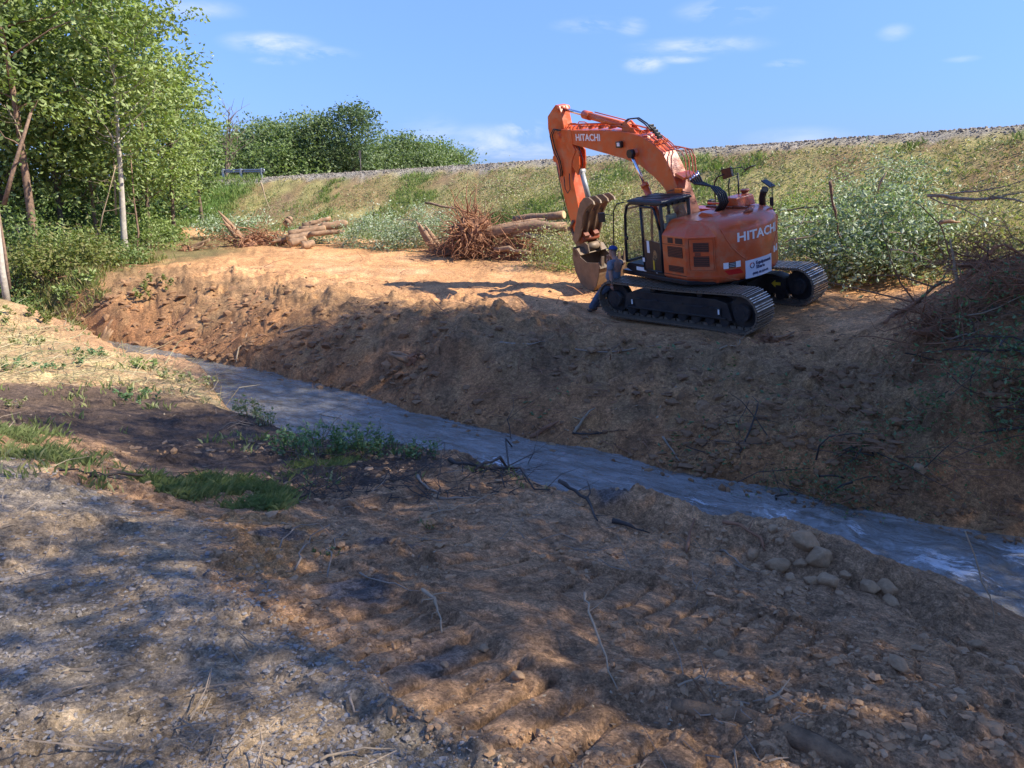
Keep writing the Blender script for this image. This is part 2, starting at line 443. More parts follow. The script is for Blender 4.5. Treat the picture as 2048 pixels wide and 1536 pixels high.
def ground_mat():
    m, nt, b = new_mat('bare_soil'); N = nt.nodes
    at = N.new('ShaderNodeAttribute'); at.attribute_name = 'tint'
    c = at.outputs['Color']
    f1 = noise_n(nt, 1.3, 8, .7); c = mixc(nt, 1.0, c, ramp(nt, f1, [(.25, .65), (.75, 1.35)]), 'MULTIPLY')
    f2 = noise_n(nt, 11, 9, .78); c = mixc(nt, 1.0, c, ramp(nt, f2, [(.3, .50), (.7, 1.45)]), 'MULTIPLY')
    f3 = noise_n(nt, 90, 3, .7); c = mixc(nt, 1.0, c, ramp(nt, f3, [(.3, .65), (.7, 1.35)]), 'MULTIPLY')
    for sc_, lo, hi in ((22, .76, 1.24), (70, .70, 1.30)):
        t_ = N.new('ShaderNodeTexCoord'); v_ = N.new('ShaderNodeTexVoronoi'); v_.inputs['Scale'].default_value = sc_; v_.inputs['Randomness'].default_value = 1
        nt.links.new(t_.outputs['Object'], v_.inputs['Vector']); s_ = N.new('ShaderNodeSeparateColor'); nt.links.new(v_.outputs['Color'], s_.inputs[0])
        c = mixc(nt, 1.0, c, ramp(nt, s_.outputs[0], [(0.0, lo), (1.0, hi)]), 'MULTIPLY')
    # small pale grit
    tc = N.new('ShaderNodeTexCoord'); vo = N.new('ShaderNodeTexVoronoi'); vo.inputs['Scale'].default_value = 38
    nt.links.new(tc.outputs['Object'], vo.inputs['Vector'])
    g = ramp(nt, vo.outputs['Distance'], [(.10, 1.0), (.17, 0.0)])
    sep = N.new('ShaderNodeSeparateColor'); nt.links.new(vo.outputs['Color'], sep.inputs[0])
    th = N.new('ShaderNodeMath'); th.operation = 'GREATER_THAN'; nt.links.new(sep.outputs[0], th.inputs[0]); th.inputs[1].default_value = .72
    mu = N.new('ShaderNodeMath'); mu.operation = 'MULTIPLY'; nt.links.new(g, mu.inputs[0]); nt.links.new(th.outputs[0], mu.inputs[1])
    mu2 = N.new('ShaderNodeMath'); mu2.operation = 'MULTIPLY'; nt.links.new(mu.outputs[0], mu2.inputs[0]); mu2.inputs[1].default_value = .5
    c = mixc(nt, mu2.outputs[0], c, mixc(nt, .6, c, (.40, .34, .27)))
    nt.links.new(c, b.inputs['Base Color'])
    b.inputs['Roughness'].default_value = .93; b.inputs['Specular IOR Level'].default_value = .25
    p = bump(nt, b, noise_n(nt, 5, 9, .75), .9, .07)
    p = bump(nt, b, noise_n(nt, 34, 8, .75), .9, .018, p)
    bump(nt, b, g, .35, .01, p)
    return m
M['ground'] = ground_mat()
def clod_mat(name, cols, rough=.9):
    m, nt, b = new_mat(name); geo = nt.nodes.new('ShaderNodeNewGeometry')
    c = ramp(nt, geo.outputs['Random Per Island'], [(i / max(1, len(cols) - 1), k) for i, k in enumerate(cols)])
    f2 = noise_n(nt, 30, 6, .7); c = mixc(nt, 1.0, c, ramp(nt, f2, [(.25, .72), (.75, 1.28)]), 'MULTIPLY')
    nt.links.new(c, b.inputs['Base Color']); b.inputs['Roughness'].default_value = rough
    bump(nt, b, noise_n(nt, 40, 6, .7), .6, .01)
    return m
M['clod'] = clod_mat('soil_clods', [(.32, .185, .09), (.40, .235, .12), (.35, .21, .11), (.44, .28, .16)])
M['clod_dark'] = clod_mat('damp_bank_clods', [(.17, .088, .042), (.23, .125, .06), (.20, .105, .05), (.30, .17, .085)])
M['pebble'] = clod_mat('road_gravel', [(.17, .155, .145), (.25, .22, .20), (.30, .25, .20), (.21, .18, .155), (.36, .32, .28), (.15, .135, .13)], .85)
M['rock'] = simple('muddy_fieldstone', (.40, .25, .135), .9, var=.35, scale=11, dirt=(.30, .17, .08), dirt_amt=.9, bmp=.03, dscale=9)
M['ballast'] = clod_mat('pale_crushed_stone', [(.24, .21, .175), (.31, .27, .22), (.19, .165, .135), (.38, .33, .28)])

def flow_noise(nt, scale, detail, rough, dist=.3):
    tc = nt.nodes.new('ShaderNodeTexCoord'); mp = nt.nodes.new('ShaderNodeMapping'); mp.inputs['Rotation'].default_value = (0, 0, R_(33)); mp.vector_type = 'POINT'
    m2 = nt.nodes.new('ShaderNodeMapping'); m2.inputs['Scale'].default_value = (.38, 1.15, 1)
    nz = nt.nodes.new('ShaderNodeTexNoise'); nz.inputs['Scale'].default_value = scale; nz.inputs['Detail'].default_value = detail; nz.inputs['Roughness'].default_value = rough; nz.inputs['Distortion'].default_value = dist
    nt.links.new(tc.outputs['Object'], mp.inputs['Vector']); nt.links.new(mp.outputs[0], m2.inputs['Vector']); nt.links.new(m2.outputs[0], nz.inputs['Vector']); return nz.outputs['Fac']
def water_mat():
    m, nt, b = new_mat('creek_water'); N = nt.nodes
    at = N.new('ShaderNodeAttribute'); at.attribute_name = 'tint'
    sep = N.new('ShaderNodeSeparateColor'); nt.links.new(at.outputs['Color'], sep.inputs[0])
    base = mixc(nt, ramp(nt, flow_noise(nt, 2.2, 7, .7, .5), [(.38, 0.0), (.62, 1.0)]), (.12, .105, .08), (.27, .26, .24))
    fo = flow_noise(nt, 7, 9, .78)
    sm = N.new('ShaderNodeMath'); sm.operation = 'ADD'; nt.links.new(fo, sm.inputs[0]); nt.links.new(sep.outputs[0], sm.inputs[1])
    fr = ramp(nt, sm.outputs[0], [(.86, 0.0), (.98, .9)])
    c = mixc(nt, fr, base, (.72, .75, .80))
    nt.links.new(c, b.inputs['Base Color'])
    rr = N.new('ShaderNodeMapRange'); nt.links.new(fr, rr.inputs['Value']); rr.inputs['To Min'].default_value = .04; rr.inputs['To Max'].default_value = .55
    nt.links.new(rr.outputs[0], b.inputs['Roughness'])
    b.inputs['IOR'].default_value = 1.6; b.inputs['Specular IOR Level'].default_value = 1.0
    p = bump(nt, b, flow_noise(nt, 3.6, 6, .65, .7), 1.0, .16)
    bump(nt, b, flow_noise(nt, 20, 5, .6, .4), .6, .02, p)
    return m
M['water'] = water_mat()
# ------------------------------------------------------------------ machine frame (needed by the ground under it)
def rot_zyx(yaw, p, r):
    return Matrix.Rotation(yaw, 4, 'Z') @ Matrix.Rotation(p, 4, 'Y') @ Matrix.Rotation(r, 4, 'X')
MACH = Matrix.Translation((5.454, 20.805, EYE - 3.32)) @ rot_zyx(2.282, .02, -.17)
UPPER = MACH @ Matrix.Rotation(-.1968, 4, 'Z')

# ------------------------------------------------------------------ terrain
FARPX = [(150, 668), (280, 695), (390, 717), (540, 748), (700, 790), (850, 832), (1000, 868), (1200, 908), (1350, 945), (1500, 975), (1700, 1020), (1850, 1045), (2048, 1068)]
F_LINE = [ray_point(x, y, 0) for x, y in FARPX]
F_LINE = [(-60, 40), (-24, 30.5)] + [(p.x, p.y) for p in F_LINE] + [(11.5, 8.2), (20, 4.5), (60, -8)]
STREAM_W = 3.4
CREST = [(510, 357, 60), (930, 331, 50), (1200, 312, 42.5), (1540, 288, 35.5), (2048, 250, 28)]
CREST = [at_y(*c) for c in CREST]
d0 = (CREST[0] - CREST[1]).normalized(); d1 = (CREST[-1] - CREST[-2]).normalized()
CREST = [CREST[0] + d0 * 90, CREST[0] + d0 * 15] + CREST + [CREST[-1] + d1 * 20, CREST[-1] + d1 * 80]
CREST[0].z = 4.0; CREST[1].z = 5.1; CREST[-1].z = 8.6; CREST[-2].z = 8.0
CREST_XY = [(p.x, p.y) for p in CREST]
_cs = np.concatenate([[0], np.cumsum([math.hypot(b[0] - a[0], b[1] - a[1]) for a, b in zip(CREST_XY[:-1], CREST_XY[1:])])])
_cz = np.array([p.z for p in CREST])

CTRL_PX = [
 (0,1536,3.0),(500,1536,2.95),(1024,1536,2.85),(1500,1536,2.78),(2048,1536,2.6),
 (0,1200,2.88),(500,1200,2.72),(1000,1200,2.45),(1500,1250,2.2),(2000,1350,2.05),
 (0,1000,2.7),(300,1050,2.55),(600,1050,2.22),(900,1050,1.95),(1300,1080,1.72),(1500,1120,1.68),(1700,1180,1.68),(1950,1270,1.6),
 (2048,1240,1.45),(1900,1165,1.45),(1800,1130,1.48),(1650,1070,1.62),(1400,1010,1.45),(1250,990,1.35),(1100,985,1.3),(1000,935,1.12),(900,905,1.05),(780,895,1.05),
 (0,880,2.4),(250,960,2.2),(560,1030,2.1),(300,880,1.6),(600,930,1.5),(450,860,1.2),(600,870,1.0),(0,800,1.5),(200,820,1.25),(0,700,1.1),(0,656,.85),(-300,648,.9),(180,692,.85),(290,738,.75),(440,790,.65),(550,850,.6),(370,765,.6),(200,740,.95),
 (300,640,.62),(300,672,.28),(400,620,1.05),(400,670,.45),(500,700,.42),(150,645,.38),(220,622,.85),(600,700,.62),(700,730,.55),(600,740,.25),(1000,790,.55),(1000,830,.28),
 (200,600,1.2),(300,570,1.5),(150,620,.9),(600,620,1.45),(600,540,1.8),(1000,540,1.85),(800,680,1.15),(450,680,.75),(1000,700,1.3),(1100,770,.8),(850,780,.45),
 (1300,760,1.15),(1500,760,1.15),(1700,760,1.35),(1300,850,.5),(1500,890,.55),(1700,920,.7),(2048,960,.75),(1900,820,1.4),(2048,740,2.2),
 (1900,700,2.0),(2048,590,3.4),(1960,555,3.25),(1860,600,2.65),(1760,640,1.9),(1700,590,2.0),(1680,560,2.0),
 (0,600,1.4),(250,530,1.7),(100,560,1.6),(400,520,1.9),(1150,600,1.75),(900,600,1.5),(790,575,1.6)]
_pts = [tuple(ray_point(*c)) for c in CTRL_PX]
for x, y in F_LINE[1:-1]:
    _pts.append((x, y, 0.0))
_pts += [(-60, 40.5, 0), (60, -8, 0), (-60, 60, 1.9), (60, 90, 1.9), (0, 110, 1.9), (-60, 110, 1.9), (40, 40, 2.2), (-50, 25, 1.6), (-20, 10, 2.4), (-20, 2, 2.9), (0, -3, 3.0), (12, 2, 2.2), (25, 8, 2.6), (16, 16, 2.6), (22, 18, 2.8), (-25, 18, 1.2),(-30,36,1.6)]
for lx, ly in [(-2.3, 2.05), (-2.3, -2.05), (2.3, 2.05), (2.3, -2.05), (0, 0), (0, 2.05), (0, -2.05), (3.3, 1.6)]:
    p = MACH @ Vector((lx, ly, 0)); _pts.append((p.x, p.y, p.z - .01))
_pts = np.array(_pts)
def _warp(x, y):
    yy = np.clip(y, 0.8, 120.0); a = np.clip(x / (yy + 2.0), -1.7, 1.7)
    return a * 2.2, np.log(yy + 2.0) * 2.0
_A = np.stack(_warp(_pts[:, 0], _pts[:, 1]), 1)
def _tps(r2): return 0.5 * r2 * np.log(r2 + 1e-9)
_n = len(_A)
_K = _tps(((_A[:, None] - _A[None]) ** 2).sum(-1)) + np.eye(_n) * 0.004
_P = np.concatenate([np.ones((_n, 1)), _A], 1)
_S = np.zeros((_n + 3, _n + 3)); _S[:_n, :_n] = _K; _S[:_n, _n:] = _P; _S[_n:, :_n] = _P.T
_W = np.linalg.solve(_S, np.concatenate([_pts[:, 2], np.zeros(3)]))
def base_h(x, y):
    a, b = _warp(x, y); z = _W[_n] + _W[_n + 1] * a + _W[_n + 2] * b
    for i in range(_n):
        z = z + _W[i] * _tps((a - _A[i, 0]) ** 2 + (b - _A[i, 1]) ** 2)
    return z

def stream_w(a):
    return .6 + (STREAM_W - .6) * sstep(_a0, _a1, a)
_fl = [0.0]
for _p, _q in zip(F_LINE[:-1], F_LINE[1:]): _fl.append(_fl[-1] + math.hypot(_q[0] - _p[0], _q[1] - _p[1]))
_a0, _a1 = _fl[4] - 1.5, _fl[7]
def px_poly(pts, z): return [tuple(ray_point(x, y, z))[:2] for x, y in pts]
def px_list(pts): return [tuple(ray_point(x, y, z))[:2] for x, y, z in pts]

# grouser imprints: (edge start px, edge end px, ground z, number of imprints, pitch px vector...)
_t0 = ray_point(800, 1500, 2.8); _t1 = ray_point(1040, 1395, 2.65)
TR_DIR = (_t1 - _t0).to_2d().normalized()           # direction of each imprint line
TR_NOR = Vector((-TR_DIR.y, TR_DIR.x))

def smooth_max(a, b, k): 
    h = np.clip(.5 + .5 * (a - b) / k, 0, 1); return b * (1 - h) + a * h + k * h * (1 - h)

def fields(x, y):
    """height without micro relief and masks"""
    base = base_h(x, y)
    dF, sF, aF = polydist(x, y, F_LINE)
    s = dF * sF                                      # + on the far bank
    wob = fbm(x, y, 1.7, 3, 11) * .28
    s2 = s + wob
    sw = stream_w(aF)
    s2 = np.where(s2 < 0, s2 * STREAM_W / sw, s2)
    s = np.where(s < 0, np.maximum(s * STREAM_W / sw, s - (STREAM_W - sw)), s)
    near = -STREAM_W - s2
    chan = np.where(s2 < -STREAM_W, near * 1.15 - .05, np.where(s2 < 0, -.4, 99.))
    chan = np.where(s2 >= 0, s2 * 1.1 - .05, chan)
    z = np.where(chan < base, chan + .12 * np.tanh((base - chan) * 0), base)
    z = np.minimum(base, chan)
    # embankment
    dC, sC, aC = polydist(x, y, CREST_XY)
    cz = np.interp(aC, _cs, _cz)
    front = np.where(sC < 0, 1, 0)                   # which side is the camera's: fixed below
    q = dC * sC * CAMSIDE                            # + towards the camera
    emb = np.where(q > 0, cz - q * .52 + .0 * q, np.where(q > -7, cz + .02, cz - (-7 - q) * .5))
    emb = emb + .15 * fbm(x, y, 6, 3, 5) * sstep(.5, 3, q)
    z = smooth_max(z, emb, .35)
    return z, s, q, aC, cz, base
_m, _sg, _ = polydist(np.array([0.]), np.array([0.]), CREST_XY); CAMSIDE = float(_sg[0])

def relief(x, y, s, q, dist):
    far_bank = sstep(.1, 1.6, s) * sstep(9, 3.5, s)
    n = fbm(x, y, 2.2, 4, 21) * .10 + fbm(x, y, .55, 4, 31, .6) * .06
    wx, wy = x + fbm(x, y, .3, 2, 47) * .12, y + fbm(x, y, .3, 2, 48) * .12
    cl = sstep(-.35, .25, fbm(x, y, 1.3, 3, 49))
    n = n + far_bank * (fbm(x, y, 1.3, 5, 41, .6) * .30 + cl * (clodn(wx, wy, .55, 42) * .55 + clodn(wx, wy, .24, 43, keep=.75) * .7) + fbm(x, y, .2, 3, 46) * .03)
    near = sstep(-2.8, -4.2, s)
    nwx, nwy = x + fbm(x, y, .09, 2, 67) * .03, y + fbm(x, y, .09, 2, 68) * .03
    nc = .25 + .75 * sstep(-.2, .3, fbm(x, y, .8, 3, 66))
    n = n + near * (nc * (clodn(nwx, nwy, .21, 62, keep=.35) * .42 + clodn(nwx, nwy, .085, 63, keep=.6) * .6 + clodn(nwx, nwy, .042, 64, keep=.7) * .55) + fbm(x, y, .12, 4, 71, .65) * .012 + fbm(x, y, .9, 3, 81) * .05)
    pad = sstep(3.5, 7, s) * sstep(1, 4, q)
    n = n - pad * fbm(x, y, 1.2, 3, 91) * .02 + pad * sstep(-.1, .3, fbm(x, y, 2.0, 3, 92)) * clodn(x, y, .4, 93, keep=.5) * .35
    # crumbly lip on the near side
    lip = sstep(.9, .35, np.abs(s + STREAM_W + .95)) * near
    n = n + lip * (.10 * np.abs(fbm(x, y, .45, 4, 101, .6)) + .03)
    for poly, hh, ww in BERMS:
        db, sb, ab = polydist(x, y, poly); ends = sstep(0, .5, ab) * sstep(0, .5, polylen(poly) - ab)
        bump_ = np.exp(-((db + fbm(x, y, .4, 3, 141) * ww * .8) / ww) ** 2) * ends; n = n + bump_ * hh * (1 + .6 * fbm(x, y, .35, 3, 142)) + bump_ * (clodn(x, y, .10, 143, keep=.8) * .5 + clodn(x, y, .05, 144, keep=.8) * .5)
        n = n - np.exp(-((db * sb - FURROW * ww * 1.7) / (ww * .6)) ** 2) * ends * hh * .45
    # crawler imprints
    u = x * TR_DIR.x + y * TR_DIR.y; v = x * TR_NOR.x + y * TR_NOR.y
    for (cx, cy, ln, hw, pitch, depth, ang) in TREADS:
        ca, sa = math.cos(ang), math.sin(ang)
        ux, uy = TR_DIR.x * ca - TR_DIR.y * sa, TR_DIR.x * sa + TR_DIR.y * ca
        uu = (x - cx) * ux + (y - cy) * uy; vv = (x - cx) * -uy + (y - cy) * ux
        w = sstep(hw, hw - .06, np.abs(uu)) * sstep(ln, ln - .5, np.abs(vv))
        w = w * sstep(-.45, .0, fbm(x, y, .45, 3, 111 + int(depth * 1000)))
        wob2 = fbm(x, y, .4, 2, 121) * .03
        ph = ((vv + wob2) / pitch) % 1.0
        groove = sstep(.0, .04, ph) * sstep(.24, .14, ph)
        n = n * (1 - .6 * w) - w * groove * depth - w * .02 + w * sstep(.34, .5, ph) * sstep(1, .8, ph) * depth * .2
        edge = sstep(.09, .0, np.abs(np.abs(uu) - hw - .03)) * sstep(ln, ln - .6, np.abs(vv))
        n = n + edge * .03 * (.5 + fbm(x, y, .2, 3, 131))
    return n
def _tr(px, py, z, ln, hw, pitch=.2, depth=.035, ang=0.):
    p = ray_point(px, py, z); return (p.x, p.y, ln, hw, pitch, depth, ang)
TREADS = [_tr(960, 1400, 2.7, 1.8, .36, .2, .034), _tr(1180, 1500, 2.75, 1.0, .26, .21, .03, .15), _tr(760, 1250, 2.55, 1.2, .28, .2, .03, -.1), _tr(1000, 1130, 2.2, 1.5, .45, .21, .034, .12), _tr(1560, 1290, 2.15, 2.1, .55, .2, .03, .25),
          _tr(240, 1320, 2.85, 1.6, .30, .2, .016, -.1), _tr(640, 1480, 2.9, 1.2, .3, .19, .014, .2), _tr(1150, 690, 1.35, 2.0, .35, .2, .03, .9),
          _tr(90, 960, 2.5, 2.5, .3, .2, .02, .5), _tr(1380, 1130, 1.8, 1.6, .42, .2, .018, .4)]

def polylen(P): return sum(math.hypot(b[0] - a[0], b[1] - a[1]) for a, b in zip(P[:-1], P[1:]))
FURROW = -1
BERMS = [(px_list([(1130, 1008, 1.45), (1350, 1045, 1.55), (1600, 1100, 1.62), (1800, 1158, 1.55), (2000, 1262, 1.5)]), .15, .24),
         (px_list([(1120, 1350, 2.6), (1350, 1392, 2.65), (1560, 1462, 2.68), (1830, 1570, 2.7)]), .07, .14),
         (px_list([(800, 1240, 2.5), (900, 1290, 2.55), (1000, 1400, 2.65), (1100, 1530, 2.75)]), .05, .10),
         (px_list([(520, 1040, 2.15), (700, 1000, 1.9), (900, 965, 1.4), (1080, 995, 1.4)]), .07, .22)]
def ground_z(x, y, micro=True):
    x = np.atleast_1d(np.asarray(x, float)); y = np.atleast_1d(np.asarray(y, float))
    z, s, q, a, cz, base = fields(x, y)
    if micro:
        fl = relief_weight(x, y, q, s)
        z = z + relief(x, y, s, q, None) * fl
    return z
def relief_weight(x, y, q, s):
    onroad = sstep(.6, -.6, q)
    lx = np.array([(x - MACH.translation.x)]); ly = (y - MACH.translation.y)
    d = np.sqrt(lx[0] ** 2 + ly ** 2)
    return (1 - .9 * onroad) * (.25 + .75 * sstep(1.8, 3.6, d))
def gz(x, y): return float(ground_z(x, y)[0])
def hit(px, py, t0=1.5, t1=140.):
    """where the view ray through a pixel meets the ground"""
    d = pix_dir(px, py); ts = np.exp(np.linspace(math.log(t0), math.log(t1), 900))
    X, Y, Z = d.x * ts, d.y * ts, EYE + d.z * ts
    g = ground_z(X, Y); k = np.nonzero(Z < g)[0]
    if len(k) == 0: return None
    k = max(1, k[0]); a = (Z[k - 1] - g[k - 1]); b = (g[k] - Z[k]); t = ts[k - 1] + (ts[k] - ts[k - 1]) * a / (a + b + 1e-9)
    x, y = d.x * t, d.y * t
    return Vector((x, y, gz(x, y)))

# colour zones are measured as outlines on the ground
def tint(x, y, s, q, z):
    n1 = fbm(x, y, 1.4, 4, 201); n2 = fbm(x, y, .45, 4, 211); n3 = fbm(x, y, 5, 3, 221)
    col = np.zeros(x.shape + (3,)); 
    def put(c, w):
        nonlocal col
        col = col * (1 - w[..., None]) + np.array(c) * w[..., None]
    put((.30, .175, .085), np.ones(x.shape))                       # brown soil
    put((.53, .275, .12), sstep(3.0, 6.0, s + n1 * 1.5) * sstep(-.6, .5, n3 + .35))   # orange clay of the pad
    put((.58, .33, .165), sstep(3.0, 7.0, s) * sstep(.0, .6, n1))
    put((.42, .20, .085), sstep(2.6, .4, s + n1) * sstep(-.2, .3, s))        # damp bank
    put((.17, .14, .07), sstep(-.1, .5, n2) * sstep(3.0, 1.0, s) * sstep(-.2, .4, s) * .4)
    near = sstep(-2.9, -3.8, s)
    put((.42, .245, .13), near)
    put((.47, .255, .125), near * sstep(.05, .5, n1) * .8)
    # left mid ground: dark damp earth
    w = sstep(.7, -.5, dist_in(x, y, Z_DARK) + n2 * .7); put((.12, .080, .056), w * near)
    w = sstep(.6, -.6, dist_in(x, y, Z_STRAW) + n2 * .9); put((.44, .29, .15), w); put((.50, .42, .20), w * sstep(-.1, .4, n2) * .7)
    w = sstep(.25, -.2, dist_in(x, y, Z_ROAD) + n2 * .35 + n1 * .15)
    put((.36, .285, .20), w); put((.47, .33, .20), w * sstep(.0, .45, n1) * .85); put((.37, .30, .235), w * sstep(.1, .5, n2) * .6)
    w = sstep(.25, -.15, dist_in(x, y, Z_ORANGE) + n2 * .3); put((.52, .27, .105), w * .85)
    for (cx, cy, r) in GREYS:
        w = sstep(r, r * .3, np.hypot(x - cx, (y - cy)) + n2 * r * .8); put((.12, .125, .13), w * .8)
    # woods floor
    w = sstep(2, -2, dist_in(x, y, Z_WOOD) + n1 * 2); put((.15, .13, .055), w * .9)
    w = sstep(.5, -.6, dist_in(x, y, Z_MOUND) + n2 * .5); put((.30, .15, .07), w); put((.50, .26, .11), w * sstep(.0, .4, n2) * .7)
    # embankment slope
    w = sstep(9.3, 8.0, q + n1 * 1.0) * sstep(-1, .5, s - 4)
    put((.27, .185, .085), w); put((.33, .28, .11), w * sstep(-.3, .4, n1 + .2 * n3)); put((.19, .22, .07), w * sstep(.15, .5, fbm(x, y, 3.0, 4, 231) - .1) * .8)
    put((.25, .165, .095), w * sstep(.25, .5, fbm(x, y, 4.0, 3, 241)) * .7)
    w2 = w * sstep(.5, -1.5, dist_in(x, y, Z_RAMP) + n1 * 2); put((.10, .19, .04), w2 * .95)
    g = sstep(.9, .1, q + n1 * .7) ; put((.30, .27, .22), g); put((.33, .30, .28), g * sstep(0, .5, n2) * .6)
    n4 = fbm(x, y, .12, 3, 251); n5 = fbm(x, y, .8, 4, 261, .65); bankz = sstep(-.1, .5, s) * sstep(6, 2.5, s)
    put((.15, .08, .04), bankz * sstep(.15, .42, n5) * .65); put((.42, .215, .085), bankz * sstep(.12, .40, -n5) * .45)
    col = col * (1 + n2[..., None] * .28 + n4[..., None] * .22 * (sstep(26, 12, np.hypot(x, y)))[..., None])
    return col
def dist_in(x, y, poly):
    P = list(poly) + [poly[0]]
    d, _, _ = polydist(x, y, P); return np.where(in_poly(x, y, poly), -d, d)
Z_ROAD = px_list([(-900, 870, 2.4), (0, 905, 2.45), (150, 955, 2.5), (330, 1010, 2.5), (450, 1065, 2.4), (420, 1150, 2.55), (520, 1220, 2.65), (600, 1290, 2.75), (700, 1360, 2.8), (760, 1430, 2.85), (930, 1540, 2.85), (1000, 2100, 2.9), (-900, 2300, 3), (-2500, 1200, 3)])
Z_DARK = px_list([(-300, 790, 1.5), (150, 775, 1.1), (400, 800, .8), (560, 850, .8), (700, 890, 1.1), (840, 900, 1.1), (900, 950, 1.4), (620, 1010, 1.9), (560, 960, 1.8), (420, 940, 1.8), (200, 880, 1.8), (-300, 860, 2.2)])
Z_STRAW = px_list([(-500, 640, .6), (0, 640, .6), (160, 690, .5), (270, 730, .4), (420, 780, .4), (520, 840, .5), (420, 830, .7), (300, 790, .8), (0, 775, 1.2), (-500, 770, 1.5)])
Z_ORANGE = px_list([(380, 1010, 2.4), (560, 1050, 2.2), (640, 1100, 2.3), (620, 1200, 2.5), (480, 1170, 2.6), (430, 1060, 2.4), (250, 1020, 2.5)])
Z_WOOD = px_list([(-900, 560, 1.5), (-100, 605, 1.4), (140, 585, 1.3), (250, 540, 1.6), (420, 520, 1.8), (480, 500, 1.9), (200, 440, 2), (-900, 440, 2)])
Z_MOUND = px_list([(1740, 650, 1.9), (1850, 590, 2.3), (1960, 555, 2.9), (2200, 520, 3.2), (2300, 760, 2.2), (2048, 760, 2.1), (1850, 720, 1.9)])
Z_RAMP = [tuple(at_y(300, 500, 47))[:2], tuple(at_y(390, 440, 50))[:2], tuple(at_y(470, 385, 56))[:2], tuple(at_y(520, 362, 59.5))[:2], tuple(at_y(480, 345, 66))[:2], (-70, 90), (-60, 40)]
GREYS = [tuple(ray_point(765, 1105, 2.2))[:2] + (.28,), tuple(ray_point(1215, 1025, 1.5))[:2] + (.35,), tuple(ray_point(850, 1340, 2.7))[:2] + (.3,), tuple(ray_point(690, 1200, 2.5))[:2] + (.3,), tuple(ray_point(560, 1090, 2.3))[:2] + (.25,)]

def build_ground():
    nu, nv = 740, 740
    u = np.linspace(-1.12, 1.12, nu)
    ext = np.concatenate([[.35], .35 + np.cumsum(.3 * 1.28 ** np.arange(26))])
    dep = np.linspace(R_(62), R_(3.2), nv); ys = 3.0 / np.tan(dep)      # 1.6 .. 54 m
    ys = np.concatenate([np.array([-400, -150, -60, -30, -15, -8, -4, -2, -.8, .2, .9, 1.3]), ys, 54 + np.cumsum(.35 * 1.09 ** np.arange(46)), [400, 900, 2500]])
    w = np.maximum(.70 * (ys + 1.0), 2.6); w = np.minimum(w, 75)
    X = u[None] * w[:, None]
    e = np.minimum(ext, 2200)
    X = np.concatenate([-(1.12 * w[:, None] + e[::-1][None]), X, 1.12 * w[:, None] + e[None]], 1)
    Y = np.repeat(ys[:, None], X.shape[1], 1)
    x, y = X.ravel(), Y.ravel()
    z, s, q, a, cz, base = fields(x, y)
    z = z + relief(x, y, s, q, None) * relief_weight(x, y, q, s)
    farm = sstep(110, 200, np.hypot(x, y)); z = z * (1 - farm) + 1.8 * farm
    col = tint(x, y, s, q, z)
    nr, ncol = X.shape
    idx = np.arange(nr * ncol).reshape(nr, ncol)
    F = np.stack([idx[:-1, :-1], idx[:-1, 1:], idx[1:, 1:], idx[1:, :-1]], -1).reshape(-1, 4)
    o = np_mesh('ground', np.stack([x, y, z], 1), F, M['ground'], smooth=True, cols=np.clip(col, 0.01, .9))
    tag(o, kind='structure'); return o
ground = build_ground()

